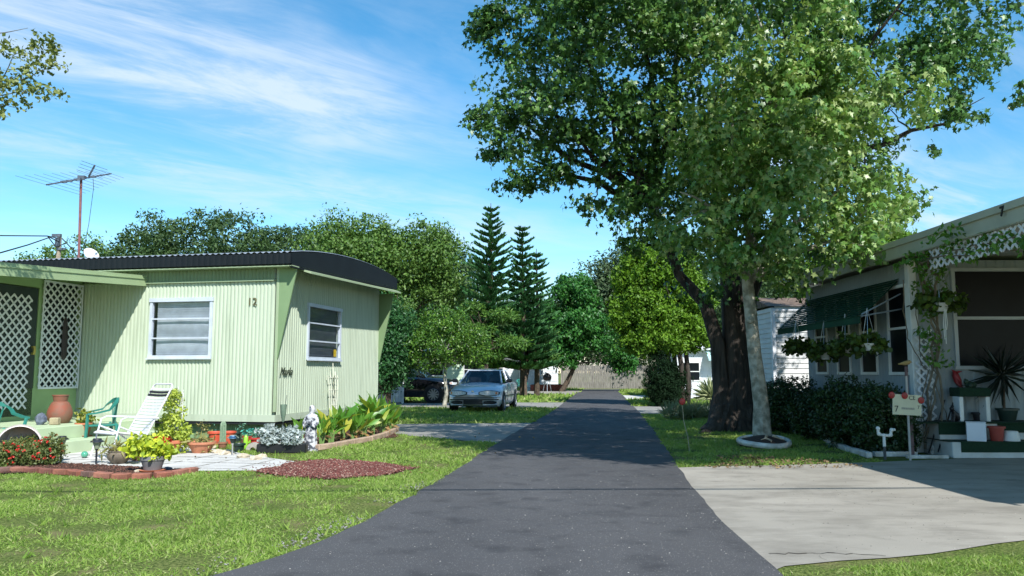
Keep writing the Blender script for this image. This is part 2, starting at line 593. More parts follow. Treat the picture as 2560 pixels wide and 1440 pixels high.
def m_grassbase():
    m = NT('lawn_soil'); m.world = True
    a = m.mix(m.ramp(m.noise(0.7, 6), 0.38, 0.62), S(104, 122, 58), S(126, 132, 76))
    a = m.mix(m.ramp(m.noise(38, 5), 0.42, 0.62), a, S(62, 80, 32))
    a = m.mix(m.ramp(m.noise(1.9, 6, dist=0.6), 0.52, 0.68, 0, 0.6), a, S(138, 124, 92))
    return m.done(m.pbr(a, 0.95, 0, m.bump(m.noise(70, 4), 0.8, 0.03), 0.1))
def m_asphalt():
    m = NT('fresh_asphalt'); m.world = True
    a = m.mix(m.ramp(m.noise(0.55, 7, sc=(1, .30, 1)), 0.35, 0.66), S(68, 67, 67), S(86, 85, 85))
    a = m.mix(m.ramp(m.noise(230, 3), 0.40, 0.70, 0, 0.7), a, S(94, 94, 96))
    a = m.mix(m.ramp(m.noise(95, 2), 0.66, 0.70, 0, 0.8), a, S(170, 168, 162))
    a = m.mix(m.ramp(m.noise(2.6, 7), 0.52, 0.72, 0, 0.6), a, S(50, 50, 52))
    a = m.mix(m.ramp(m.noise(1.1, 7, sc=(1.6, .22, 1), dist=.5), 0.56, 0.74, 0, 0.5), a, S(88, 87, 86))
    return m.done(m.pbr(a, m.ramp(m.noise(3, 4), .3, .7, .72, .88), 0, m.bump(m.noise(240, 3), 0.6, 0.006), 0.18))
def m_conc(name, c1, c2, c3):
    m = NT(name); m.world = True
    a = m.mix(m.ramp(m.noise(0.6, 6), 0.36, 0.66), c1, c2)
    a = m.mix(m.ramp(m.noise(2.4, 8, sc=(.5, 1, 1), rough=.65), 0.46, 0.68, 0, 0.75), a, c3)
    a = m.mix(m.ramp(m.noise(0.9, 8, rough=.7, dist=.8), 0.56, 0.66, 0, 0.45), a, tuple(x * .72 for x in c3))
    a = m.mix(m.ramp(m.noise(120, 3), 0.45, 0.7, 0, 0.35), a, tuple(x * .7 for x in c2))
    v = m.n('ShaderNodeTexVoronoi'); v.inputs['Scale'].default_value = 2.2
    m.l(m.n('ShaderNodeNewGeometry').outputs['Position'], v.inputs['Vector'])
    a = m.mix(m.ramp(v.outputs['Distance'], 0.03, 0.012, 0, 0.6), a, S(70, 64, 56))
    return m.done(m.pbr(a, 0.9, 0, m.bump(m.noise(130, 4), 0.5, 0.006), 0.25))
soil_m = m_grassbase()
asph_m = m_asphalt()
conc_m = m_conc('weathered_concrete', S(164, 158, 146), S(146, 141, 130), S(120, 115, 105))
conc2_m = m_conc('grey_concrete', S(160, 157, 148), S(138, 136, 130), S(116, 114, 108))
slab_m = m_conc('white_painted_concrete', S(214, 212, 206), S(192, 190, 184), S(158, 154, 146))
mulch_m = mat('brown_mulch_soil', S(92, 68, 52), S(52, 38, 30), 25, 0.95, bump=0.05, bscale=60)
lava_base = mat('lava_soil', S(110, 62, 54), S(70, 40, 36), 30, 0.95, bump=0.04, bscale=70)

# ================================================================== ground
gm = MB(); gm.poly([(-700, -60, 0), (700, -60, 0), (700, 900, 0), (-700, 900, 0)])
ground = gm.build('ground', soil_m); tag(ground, kind='structure')

road_L = [(-7.5, 0.5), (-4.4, 2.6), (-2.9, 4.0), (-2.0, 5.1), (-1.47, 6.26), (-1.13, 8.1), (-0.72, 11.0), (-.26, 14.9), (0.55, 21.0), (1.6, 28.9), (2.9, 40.5), (4.3, 52.0), (5.3, 60.5)]
road_R = [(1.30, 0.5), (1.45, 3.0), (1.70, 5.1), (1.86, 7.43), (2.18, 10.4), (2.75, 14.86), (3.4, 20), (3.97, 24.8), (5.3, 37), (7.0, 52.0), (8.2, 60.5)]
def dense(pts, step, amp, seed):
    rng = random.Random(seed); out = []
    for (a, b) in zip(pts[:-1], pts[1:]):
        L = math.hypot(b[0] - a[0], b[1] - a[1]); k = max(1, int(L / step))
        for j in range(k):
            t = j / k
            out.append((a[0] + (b[0] - a[0]) * t + rng.uniform(-amp, amp), a[1] + (b[1] - a[1]) * t))
    out.append(pts[-1]); return out
def spline(pts, k=6):
    out = []
    n = len(pts)
    for i in range(n - 1):
        p0, p1, p2, p3 = pts[max(i - 1, 0)], pts[i], pts[i + 1], pts[min(i + 2, n - 1)]
        for j in range(k):
            t = j / k
            out.append(tuple(0.5 * ((2 * p1[c]) + (-p0[c] + p2[c]) * t + (2 * p0[c] - 5 * p1[c] + 4 * p2[c] - p3[c]) * t * t + (-p0[c] + 3 * p1[c] - 3 * p2[c] + p3[c]) * t ** 3) for c in range(2)))
    out.append(pts[-1]); return out
rl = dense(spline(road_L), 0.22, 0.016, 1); rr_ = dense(spline(road_R), 0.22, 0.014, 2)
road_poly = rl + rr_[::-1]
sheet('road', road_poly, 0.014, asph_m)
drive_poly = [G(1660, 1172)[:2], G(1760, 1168)[:2], G(1960, 1164)[:2], G(2150, 1158)[:2], G(2430, 1146)[:2], (13.5, 12.3), (13.5, 5.2), G(2560, 1352)[:2], G(2330, 1388)[:2], G(2100, 1405)[:2], G(1960, 1418)[:2], (1.5, 5.18), (1.3, 8)]
drive_poly = [(p[0], p[1]) for p in drive_poly]
sheet('driveway', wobble(drive_poly, 0.014, 0.3, 3), 0.008, conc_m)
def strip(poly, z=0.007, m=None, name='driveway', seed=5, amp=0.02):
    poly = [(p[0], p[1]) for p in poly]
    sheet(name, wobble(poly, amp, 0.5, seed), z, m or conc2_m)
    return poly
EXC = [road_poly, drive_poly]
EXC.append(strip([G(987, 1061), G(1400, 1057), G(1330, 1100), G(1237, 1109), G(985, 1086)]))
EXC.append(strip([(-13, 34.6), (2.3, 34.4), (1.7, 29.2), (-13, 29.6)], m=conc2_m))
EXC.append(strip([(-13, 56.5), (4.9, 56.5), (3.4, 45.5), (-13, 45.5)], m=conc_m))
EXC.append(strip([(3.6, 25.3), (11, 25.0), (11, 30.6), (4.3, 30.6)], m=conc2_m))
EXC.append(strip([(5.2, 38), (12, 38), (12, 45), (6.0, 45)], m=slab_m))
EXC.append(strip([(7.6, 57), (14, 57), (14, 60), (8.1, 60)], m=slab_m))
patio_px = [(40, 1122), (250, 1113), (420, 1112), (560, 1128), (640, 1142), (748, 1158), (660, 1179), (500, 1180), (300, 1172), (110, 1160)]
patio = [tuple(G(*p)[:2]) for p in patio_px]
sheet('patio', wobble(patio, 0.012, 0.2, 8), 0.016, slab_m)
# slab joints of the patio, cut as narrow dark gaps of soil
jm = MB(); rng = random.Random(4)
pcx = sum(p[0] for p in patio) / len(patio); pcy = sum(p[1] for p in patio) / len(patio)
for i in range(-6, 8):
    for (dx, dy) in ((1, -.2), (.2, 1)):
        n_ = Vector((-dy, dx)).normalized(); d_ = Vector((dx, dy)).normalized()
        c_ = Vector((pcx, pcy)) + n_ * i * 0.62
        for k in range(-40, 40):
            a = c_ + d_ * (k * .1 + rng.uniform(-.01, .01)); b = c_ + d_ * (k * .1 + .1)
            q = np.array([[a.x, a.y], [b.x, b.y]])
            if in_poly(q, patio).all() and rng.random() < .85:
                w = rng.uniform(.004, .013)
                jm.poly([(a.x - n_.x * w, a.y - n_.y * w, .0185), (b.x - n_.x * w, b.y - n_.y * w, .0185), (b.x + n_.x * w, b.y + n_.y * w, .0185), (a.x + n_.x * w, a.y + n_.y * w, .0185)])
tag(jm.build('slab_joints', mat('joint_soil', S(120, 112, 96), S(80, 76, 60), 20, .95)), kind='structure')
bed = [tuple(G(*p)[:2]) for p in [(-60, 1190), (30, 1168), (130, 1160), (300, 1168), (420, 1176), (500, 1174), (445, 1188), (330, 1197), (130, 1182)]]
sheet('soil_bed', wobble(bed, .01, .2, 2), 0.020, mulch_m)
bed2 = [tuple(G(*p)[:2]) for p in [(430, 1108), (700, 1112), (800, 1120), (1000, 1092), (960, 1068), (700, 1090), (430, 1095)]]
sheet('soil_bed', wobble(bed2, .01, .2, 2), 0.010, mulch_m)
lava = [tuple(G(*p)[:2]) for p in [(640, 1181), (745, 1156), (830, 1152), (940, 1158), (1035, 1172), (960, 1192), (820, 1199), (700, 1193)]]
lava = wobble(lava, .05, .15, 9)
sheet('lava_bed', lava, 0.009, lava_base)
EXC += [patio, bed, bed2, lava]

# concrete cracks in the driveway
def crack(px, w, seed):
    rng = random.Random(seed); m = MB()
    pts = [G(*p) for p in px]; q = []
    for a, b in zip(pts[:-1], pts[1:]):
        k = max(2, int((b - a).length / .05))
        for j in range(k):
            p = a.lerp(b, j / k); q.append(Vector((p.x + rng.uniform(-.012, .012), p.y + rng.uniform(-.028, .028), .0115)))
    for a, b in zip(q[:-1], q[1:]):
        ww = w * rng.uniform(.4, 1.2)
        m.poly([(a.x, a.y - ww, a.z), (b.x, b.y - ww, a.z), (b.x, b.y + ww, a.z), (a.x, a.y + ww, a.z)])
    return m
cm = crack([(1925, 1388), (2030, 1386), (2150, 1388), (2240, 1398)], .007, 3)
c2 = crack([(2030, 1386), (2050, 1395), (2072, 1409)], .005, 5)
cm.add(c2.v, c2.f)
c2 = crack([(2450, 1283), (2500, 1288), (2560, 1296)], .003, 7); cm.add(c2.v, c2.f)
tag(cm.build('crack', mat('crack_dirt', S(70, 62, 52), S(40, 36, 30), 20, .95)), kind='structure')

# pebbles scattered on the road and loose gravel at its edge: countless grains
rng = np.random.default_rng(3)
def pebbles(name, P, s, m, label, cat, seed=0):
    rng = np.random.default_rng(seed)
    base = np.array([(0, 0, .8), (0, 0, -.3), (1, 0, .1), (0, 1, .15), (-1, 0, .1), (0, -1, .05)])
    tf = np.array([(0, 2, 3), (0, 3, 4), (0, 4, 5), (0, 5, 2), (1, 3, 2), (1, 4, 3), (1, 5, 4), (1, 2, 5)])
    n = len(P)
    V = base[None] * (0.7 + .6 * rng.random((n, 6, 1)))
    a = rng.random(n) * 6.28; ca, sa = np.cos(a), np.sin(a)
    X = V[:, :, 0] * ca[:, None] - V[:, :, 1] * sa[:, None]; Y = V[:, :, 0] * sa[:, None] + V[:, :, 1] * ca[:, None]
    V = np.stack([X, Y * .8, V[:, :, 2] * .7], -1) * np.broadcast_to(s, (n,))[:, None, None] + P[:, None, :]
    F = (tf[None] + (np.arange(n) * 6)[:, None, None]).reshape(-1, 3); V = V.reshape(-1, 3)
    me = bpy.data.meshes.new(name)
    me.vertices.add(len(V)); me.vertices.foreach_set('co', V.ravel().astype(np.float32))
    me.loops.add(F.size); me.loops.foreach_set('vertex_index', F.ravel().astype(np.int32))
    me.polygons.add(len(F)); me.polygons.foreach_set('loop_start', np.arange(0, F.size, 3, dtype=np.int32)); me.polygons.foreach_set('loop_total', np.full(len(F), 3, dtype=np.int32))
    me.update(calc_edges=True)
    return tag(link_mesh(name, me, m), label, cat, None, 'stuff')
def rnd_in(poly, n, rng, z):
    p = np.array(poly)[:, :2]
    lo, hi = p.min(0), p.max(0)
    Q = lo + (hi - lo) * rng.random((n * 4, 2))
    Q = Q[in_poly(Q, poly)][:n]
    return np.c_[Q, np.full(len(Q), z)]
P = rnd_in([(-3, 4), (1.7, 4), (2.2, 10.5), (-.8, 11)], 1500, rng, .014)
P = P[rng.random(len(P)) < np.clip((P[:, 0] + 2.5) / 3.5, .15, 1)]
speck_m = leafmat('pale_grit', [S(200, 196, 186), S(150, 146, 138), S(90, 86, 80)], 0, .9)
pebbles('road_grit', P, .002 + .007 * rng.random(len(P)) ** 3, speck_m, 'pale grit scattered over the black asphalt', 'grit', 3)
Pd = rnd_in([(2.2, 6), (5.6, 6), (6.5, 11), (2.6, 11)], 700, rng, .008)
pebbles('driveway_grit', Pd, .002 + .006 * rng.random(len(Pd)) ** 2, leafmat('dark_grit', [S(60, 56, 50), S(90, 84, 74), S(200, 194, 180)], 0, .9), 'dark and pale grit scattered over the concrete driveway', 'grit', 31)
ed = np.array([(a[0] - .24 * rng.random() ** 1.6 - .02, a[1] + rng.random() * .3) for a in rl if 4.8 < a[1] < 9.5 for _ in range(int(40 * rng.random() ** 2))])
P = np.c_[ed, np.full(len(ed), .012)]
pebbles('edge_gravel', P, .004 + .012 * rng.random(len(P)), leafmat('grey_gravel', [S(120, 116, 112), S(160, 156, 150), S(80, 78, 76)], 0, .9), 'grey gravel crumbs along the road edge', 'gravel', 4)
P = rnd_in(lava, 9000, rng, .012); P = np.r_[P, P[:1100] + rng.normal(size=(len(P[:1100]), 3)) * np.array([.22, .16, 0])]; P[:, 2] += rng.random(len(P)) * .012
pebbles('lava_rock', P, .009 + .014 * rng.random(len(P)), leafmat('red_lava', [S(112, 62, 56), S(132, 80, 70), S(84, 50, 46), S(100, 58, 52), S(180, 152, 134)], 0, .95), 'dark red lava gravel bed in the front lawn', 'lava rock', 5)
P = rnd_in(bed, 2600, rng, .022)
pebbles('mulch_chips', P, .008 + .016 * rng.random(len(P)), leafmat('mulch', [S(96, 62, 50), S(60, 44, 36), S(130, 92, 76)], 0, .95), 'red brown mulch chips behind the brick border', 'mulch', 6)
P = rnd_in(bed2, 4200, rng, .012)
pebbles('mulch_chips', P, .008 + .016 * rng.random(len(P)), MATS['mulch'], 'mulch and leaf litter in the bed below the green home', 'mulch', 7)

# ---- grass blades
grass_m = leafmat('grass_blades', [S(104, 138, 54), S(132, 162, 72), S(158, 180, 90), S(118, 148, 62), S(184, 184, 130)], .42, .6, .2)
def grass(name, poly, n, h, w, label, seed, excl=True, dens=None):
    rng = np.random.default_rng(seed)
    P = rnd_in(poly, n, rng, 0.0)
    if excl:
        for e in EXC:
            P = P[~in_poly(P + rng.normal(size=P.shape) * .028, e)]
    if dens is not None:
        P = P[rng.random(len(P)) < dens(P)]
    # patchy cover: thinner, lower grass where a smooth random field is low
    f = sum(np.sin(P[:, 0] * a + P[:, 1] * b + c) for a, b, c in ((2.1, .9, 1), (-1.3, 2.4, 2), (4.4, -1.9, .4), (.7, 5.1, 3), (6.3, 3.1, 1.2), (-5.2, 6.0, 2.2))) / 6
    keep = rng.random(len(P)) < np.clip(.66 + 1.5 * f, .04, 1)
    P, f = P[keep], f[keep]
    k = len(P)
    D = rng.normal(size=(k, 3)) * .85; D[:, 2] = np.abs(D[:, 2]) * .45 + .30
    dist = np.clip(P[:, 1] / 8.0, .8, 3.2)
    s = h * (.5 + 1.0 * rng.random(k)) * np.clip(1 + .5 * f, .6, 1.5) * dist ** .5
    return tag(leafy(name, grass_m, P, D, s, 'blade', None, seed, w), label, 'grass', None, 'stuff')
left_lawn = [(-16, 4.2), (-2, 4.2), (0, 12), (1.2, 20), (2.8, 33), (5.5, 60), (-13, 60), (-4.0, 20.5), (-4.7, 15.0), (-16, 14)]
grass('lawn_grass', [(-9, 4.4), (-1.6, 4.4), (.1, 11.0), (-9, 12.0)], 330000, .030, 1.45, 'green lawn grass left of the road in front of the patio', 11)
grass('lawn_grass', [(-9.5, 11.0), (.1, 11.0), (0, 17.0), (-5, 17.0), (-6, 12.5)], 70000, .036, 1.8, 'lawn grass between the flower bed and the asphalt road', 12)
grass('lawn_grass', [(-4, 17.0), (1.2, 17.0), (2.4, 34), (-12, 34), (-4.6, 20)], 75000, .048, 2.4, 'lawn grass around the silver car', 13)
grass('lawn_grass', [(-12, 34), (2.6, 34), (5.5, 62), (-12, 62)], 26000, .09, 3.4, 'far strips of lawn left of the road', 14)
right_lawn = [(2.15, 10.9), (5.3, 10.9), (6.0, 16), (6.6, 24.8), (3.6, 24.8), (2.7, 15)]
grass('lawn_grass', right_lawn, 80000, .034, 1.7, 'shaded lawn grass between the road and the dark hedge', 15)
grass('lawn_grass', [(4.1, 30.6), (12, 30.6), (12, 57), (7.6, 57)], 26000, .08, 3.2, 'far lawn right of the road', 16)
grass('lawn_grass', [(1.45, 3.6), (5.0, 3.6), (5.0, 6.3), (1.6, 5.3)], 120000, .036, 1.2, 'bright grass at the near corner of the driveway', 17)
def tufts(poly, n, seed, label):
    rng = np.random.default_rng(seed)
    Q = rnd_in(poly, n, rng, 0.0)
    for e in EXC: Q = Q[~in_poly(Q, e)]
    P = np.repeat(Q, 11, axis=0) + rng.normal(size=(len(Q) * 11, 3)) * np.array([.018, .018, 0])
    D = rng.normal(size=(len(P), 3)) * .6; D[:, 2] = np.abs(D[:, 2]) * .5 + .7
    tag(leafy('weed_tufts', grass_m, P, D, .05 + .05 * rng.random(len(P)), 'blade', None, seed, 1.1), label, 'weeds', None, 'stuff')
tufts([(-9, 4.4), (-1.6, 4.4), (.6, 17), (-5, 17), (-9, 12.0)], 420, 41, 'taller weed tufts scattered through the front lawn')
tufts([(a[0] - .12, a[1]) for a in rl if 4.8 < a[1] < 20] + [(a[0] + .02, a[1]) for a in rl if 4.8 < a[1] < 20][::-1], 160, 42, 'ragged grass tufts creeping along the road edge')
# dry leaves lying on the right lawn and a few on the left
rng = np.random.default_rng(8)
P = rnd_in([(2.6, 10.9), (4.9, 10.95), (4.4, 12.0), (3.2, 12.6)], 420, rng, .02); P[:, 2] += rng.random(len(P)) * .02
P2 = rnd_in(left_lawn, 260, rng, .04)
P = np.r_[P, P2]
D = rng.normal(size=(len(P), 3)); D[:, 2] *= .25
tag(leafy('leaf_litter', leafmat('dead_leaves', [S(120, 100, 70), S(98, 80, 54), S(146, 124, 90), S(78, 64, 44)], .1, .8), P, D, .032 + .025 * rng.random(len(P)), 'leaf', None, 5, 1.2), 'brown fallen leaves under the maple', 'leaves', None, 'stuff')
# red mulch patch beside the old trunk
rm = [tuple(G(*p)[:2]) for p in [(1745, 1040), (1790, 1030), (1830, 1045), (1800, 1062), (1750, 1055)]]
sheet('mulch_patch', wobble(rm, .06, .3, 4), .006, mat('orange_mulch', S(132, 84, 60), S(84, 54, 40), 20, .95, bump=.03))

# ================================================================== green mobile home
TH = R(-11.5)
T0 = Vector((-4.5, 15.3, 0))
TM = Matrix.Translation(T0) @ Matrix.Rotation(TH, 4, 'Z')
TMI = TM.inverted()
green = mat('pale_green_siding', S(178, 189, 166), S(158, 169, 146), 2.2, .6, sc=(2.5, 2.5, .35), lo=.48, hi=.80)
green2 = mat('green_trim', S(152, 168, 134), S(144, 160, 126), 1.5, .6)
green_step = mat('green_step_paint', S(182, 198, 162), S(168, 184, 150), 2.5, .8, bump=.003)
dkgreen = mat('dark_green_roof_edge', S(20, 27, 31), S(15, 21, 25), 3, .7, spec=.25)
alum = mat('aluminium', S(196, 204, 212), S(176, 184, 192), 4, .38, metal=.75)
alum_p = mat('window_frame_paint', S(196, 204, 214), S(180, 188, 198), 4, .45)
dark = mat('dark_interior', S(34, 38, 42), S(24, 27, 30), 3, .8)
glass_dk = mat('dark_glass', S(20, 25, 29), S(14, 18, 21), 1.5, .3, spec=.12)
def corr(mb, x0, x1, z0, z1, put, pitch=.078, amp=.0095, seg=6, z2=None):
    """upright corrugated sheet between x0 and x1, put(x, out, z) places a point"""
    n = max(2, int(round((x1 - x0) / pitch * seg)))
    vs, fs = [], []
    for i in range(n + 1):
        x = x0 + (x1 - x0) * i / n
        ph = (x / pitch) % 1.0
        o = amp * (1 if .18 < ph < .62 else (-1 if ph > .80 or ph < .0 else (math.sin((ph - 0) / .18 * math.pi / 2) * 2 - 1 if ph <= .18 else 1 - 2 * (ph - .62) / .18)))
        zt = z1 if z2 is None else z1 + (z2 - z1) * (i / n)
        vs += [put(x, o, z0), put(x, o, zt)]
    for i in range(n):
        fs.append((2 * i, 2 * i + 2, 2 * i + 3, 2 * i + 1))
    mb.add(vs, fs)
def corr_hole(mb, x0, x1, z0, z1, hole, put, **k):
    a, b, c, d = hole
    corr(mb, x0, a, z0, z1, put, **k); corr(mb, b, x1, z0, z1, put, **k)
    corr(mb, a, b, z0, c, put, **k); corr(mb, a, b, d, z1, put, **k)
home = thing('mobile_home', 'pale green corrugated mobile home with dark curved roof and number 12', 'mobile home', T0, TH)
LW = 11.5; WD = 5.35; ZB = .36; ZT = 3.32
long_put = lambda x, o, z: (-x, -o, z)        # x measured from the corner to the left
end_put = lambda y, o, z: (o, y, z)
def backing(bm, a0, a1, z0, z1, hole, horiz):
    a, b, c, d = hole
    for (p, q, r, s_) in ((a0, a, z0, z1), (b, a1, z0, z1), (a, b, z0, c), (a, b, d, z1)):
        if horiz: bm.box(-q, -p, .03, .07, r, s_)
        else: bm.box(-.07, -.03, p, q, r, s_)
wm = MB()
corr_hole(wm, 0.06, LW, ZB + .10, ZT, (1.37, 2.70, 1.58, 2.72), long_put)
corr_hole(wm, 0.06, WD, ZB + .10, ZT + .14, (1.28, 2.92, 1.57, 2.70), end_put, pitch=.095)
backing(wm, .07, LW, ZB, ZT, (1.37, 2.70, 1.58, 2.72), True)
backing(wm, .07, WD, ZB, ZT, (1.28, 2.92, 1.57, 2.70), False)
wm.box(-LW, 0, WD, WD + .05, ZB, ZT)
wm.build('wall', green, home)
bb_ = MB(); bb_.box(-LW, .022, -.024, -.014, ZB, ZB + .13); bb_.box(.014, .026, -.012, WD, ZB, ZB + .13); bb_.build('base_band', green, home)
tr = MB()            # base band, long side
tr.bbox((.004, .004, (ZB + ZT) / 2 + .08), (.06, .06, ZT - ZB - .2), .008)   # corner post
tr.box(-LW, -.06, -.062, -.018, ZT - .275, ZT - .25)
tr.build('trim', green2, home)
fz = MB(); corr(fz, .07, LW, ZT - .25, ZT, lambda x, o, z: (-x, -.034 - o, z)); fz.build('frieze', mat('frieze_shade_green', S(122, 140, 104), S(112, 130, 96), 3, .6), home)  # frieze colour darkened to carry the shade under the roof overhang
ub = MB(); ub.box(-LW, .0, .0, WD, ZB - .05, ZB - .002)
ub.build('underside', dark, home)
sk = MB(); corr(sk, .1, LW, 0, ZB - .045, lambda x, o, z: (-x, .16 - o, z), pitch=.2, amp=.008); corr(sk, .16, WD, 0, ZB - .045, lambda y, o, z: (-.16 + o, y, z), pitch=.2, amp=.008)
sk.build('skirting', mat('green_skirting', S(128, 158, 112), S(112, 140, 98), 3, .75), home)
# roof: bowed across the width, corrugated lengthwise edges
def roof_z(y):
    t = (y + .28) / (WD + .5)
    t = min(1, max(0, t))
    return 3.56 + .16 * t + .20 * (1 - (2 * t - 1) ** 2) ** .9
rf = MB()
ny, nx = 14, int(LW / .02)
vs, fs = [], []
for i in range(nx + 1):
    x = .41 - (LW + .41) * i / nx
    o = .014 * math.sin(i * 2 * math.pi / 6)
    for j in range(ny + 1):
        y = -.28 + (WD + .5) * j / ny
        vs.append((x, y, roof_z(y) + o))
for i in range(nx):
    for j in range(ny):
        a = i * (ny + 1) + j
        fs.append((a, a + ny + 1, a + ny + 2, a + 1))
rf.add(vs, fs)
roof = rf.build('roof', mat('grey_metal_roof', S(170, 176, 182), S(140, 148, 156), 3, .4, metal=.3), home)
fa = MB()
corr(fa, -.41, LW, 3.335, 3.535, lambda x, o, z: (-x, -.285 - o, z), pitch=.12, amp=.003)      # fascia of the long side
vs, fs = [], []
for j in range(29):
    y = -.285 + (WD + .5) * j / 28
    zt = roof_z(y) - .02
    zb = 3.26 + .17 * j / 28
    vs += [(.415, y, zb), (.415, y, zt), (.375, y, zb), (.375, y, zt)]
for j in range(28):
    a = 4 * j; b = a + 4
    fs += [(a, b, b + 1, a + 1), (a + 2, a + 3, b + 3, b + 2), (a, a + 2, b + 2, b)]
fa.add(vs, fs)
fa.build('fascia', dkgreen, roof)
so = MB(); so.box(-LW, .42, -.26, .02, 3.29, 3.31); so.add([(0, .02, 3.31), (.42, .02, 3.31), (.42, WD + .2, 3.47), (0, WD + .2, 3.47)], [(0, 1, 2, 3)])
so.build('soffit', green2, roof)
vz = MB()     # small sloping visor along the end
vz.add([(.0, .25, 3.40), (.0, WD + .1, 3.54), (.56, WD + .1, 3.35), (.56, .25, 3.24), (.0, .25, 3.37), (.0, WD + .1, 3.51), (.56, WD + .1, 3.31), (.56, .25, 3.20)],
       [(0, 3, 2, 1), (4, 5, 6, 7), (3, 7, 6, 2), (0, 4, 7, 3), (1, 2, 6, 5)])
vz.build('visor', green2, home)
for yy in (-.02, WD):
    fn = MB()
    th = .035
    outl = [(.0, 1.55), (.04, 1.55), (.40, 3.30), (.0, 3.30)]
    fn.add([(p[0], yy, p[1]) for p in outl] + [(p[0], yy + th, p[1]) for p in outl], [(0, 1, 2, 3), (7, 6, 5, 4)] + [(i, i + 4, (i + 1) % 4 + 4, (i + 1) % 4) for i in range(4)])
    fn.build('wing', mat('wing_green', S(122, 146, 104), S(112, 136, 96), 2, .6), home)
# windows with frame, louvre bars, blinds
def jal_window(hole, horiz, blinds=True, light=True):
    a, b, c, d = hole
    w, h = b - a, d - c
    if horiz: M = Matrix.Translation((-b, 0, c)) 
    else: M = Matrix.Translation((0, a, c)) @ Matrix.Rotation(R(90), 4, 'Z')
    f = MB(); fw = .055
    f.box(-.02, w + .02, -.05, .02, -.02, fw - .01, M); f.box(-.03, w + .03, -.06, .02, h - fw + .01, h + .03, M)
    f.box(-.018, fw - .015, -.045, .018, fw - .01, h - fw + .01, M); f.box(w - fw + .015, w + .018, -.045, .018, fw - .01, h - fw + .01, M)
    for k in (1, 2):
        f.box(fw - .015, w - fw + .015, -.04, -.015, h * k / 3 - .014, h * k / 3 + .014, M)
    f.box(-.04, w + .04, -.075, -.045, -.035, -.008, M)
    fo = f.build('window', alum_p, home)
    bl = MB()
    bl.box(0, w, .32, .34, 0, h, M)
    bl.build('interior', dark, fo)
    if blinds:
        s_ = MB(); rng = random.Random(int(w * 100))
        k = int(h / .046)
        for i in range(k):
            z = .04 + i * .046
            ph = math.sin(i * .55) * .35
            M2 = M @ Matrix.Translation((0, .045, z)) @ Matrix.Rotation(R(-70 + 6 * math.sin(i * .7 + 1)), 4, 'X')
            pts = [(.10 + (w - .16) * t / 8, -.0245, -.01 * math.sin(math.pi * t / 8) * (1 + ph)) for t in range(9)]
            vs = [M2 @ Vector(p) for p in pts] + [M2 @ Vector((p[0], .0245, p[2])) for p in pts]
            s_.add(vs, [(t, t + 1, t + 10, t + 9) for t in range(8)])
        s_.build('blind', mat('white_blind' if light else 'grey_blind', S(*((222, 226, 230) if light else (110, 114, 120)))), fo)
    else:
        s_ = MB(); s_.box(w * .86, w * .95, .1, .12, .05, h - .05, M)
        s_.build('curtain', mat('beige_curtain', S(170, 150, 120)), fo)
    p = MB()
    M2 = M
    p.box(fw - .01, w - fw + .01, .0, .004, fw - .01, h - fw + .01, M)
    p.build('pane', pane_m, fo)
    return fo
pm = NT('window_pane')
tr_ = pm.n('ShaderNodeBsdfTransparent'); gl_ = pm.n('ShaderNodeBsdfGlossy'); gl_.inputs['Roughness'].default_value = .03
mx_ = pm.n('ShaderNodeMixShader'); mx_.inputs[0].default_value = .07
pm.l(tr_.outputs[0], mx_.inputs[1]); pm.l(gl_.outputs[0], mx_.inputs[2]); tr_.inputs[0].default_value = (.93, .95, .97, 1)
pane_m = pm.done(mx_.outputs[0])
jal_window((1.37, 2.70, 1.58, 2.72), True)
wo = jal_window((1.28, 2.92, 1.57, 2.70), False, True, False)
stk = MB(); stk.box(-.012, -.009, 2.66, 2.80, 1.64, 1.80)
stk.build('sticker', mat('yellow_sticker', S(232, 190, 30)), wo)
def text(body, name, size, M, m, parent, ext=.008, shear=0.0, bold=0.0):
    cu = bpy.data.curves.new(name, 'FONT')
    cu.body = body; cu.size = size; cu.extrude = ext; cu.shear = shear; cu.offset = bold
    tmp = bpy.data.objects.new('tmp', cu)
    me = bpy.data.meshes.new_from_object(tmp)
    bpy.data.objects.remove(tmp); bpy.data.curves.remove(cu)
    me.materials.clear(); me.materials.append(m)
    me.name = name
    o = bpy.data.objects.new(name, me)
    col.objects.link(o)
    o.parent = parent
    o.matrix_local = M
    return o
num_m = mat('brass_number', S(110, 104, 70), S(80, 76, 56), 9, .5)
text('12', 'house_number', .21, Matrix.Translation((-.62, -.028, 2.58)) @ Matrix.Rotation(R(90), 4, 'X'), num_m, home)
text('Marle', 'script_badge', .22, Matrix.Translation((.03, .12, 1.24)) @ Matrix.Rotation(R(90), 4, 'Z') @ Matrix.Rotation(R(90), 4, 'X'), mat('dark_badge', S(66, 76, 56), S(46, 54, 40), 9, .5), home, .006, .35, .0)

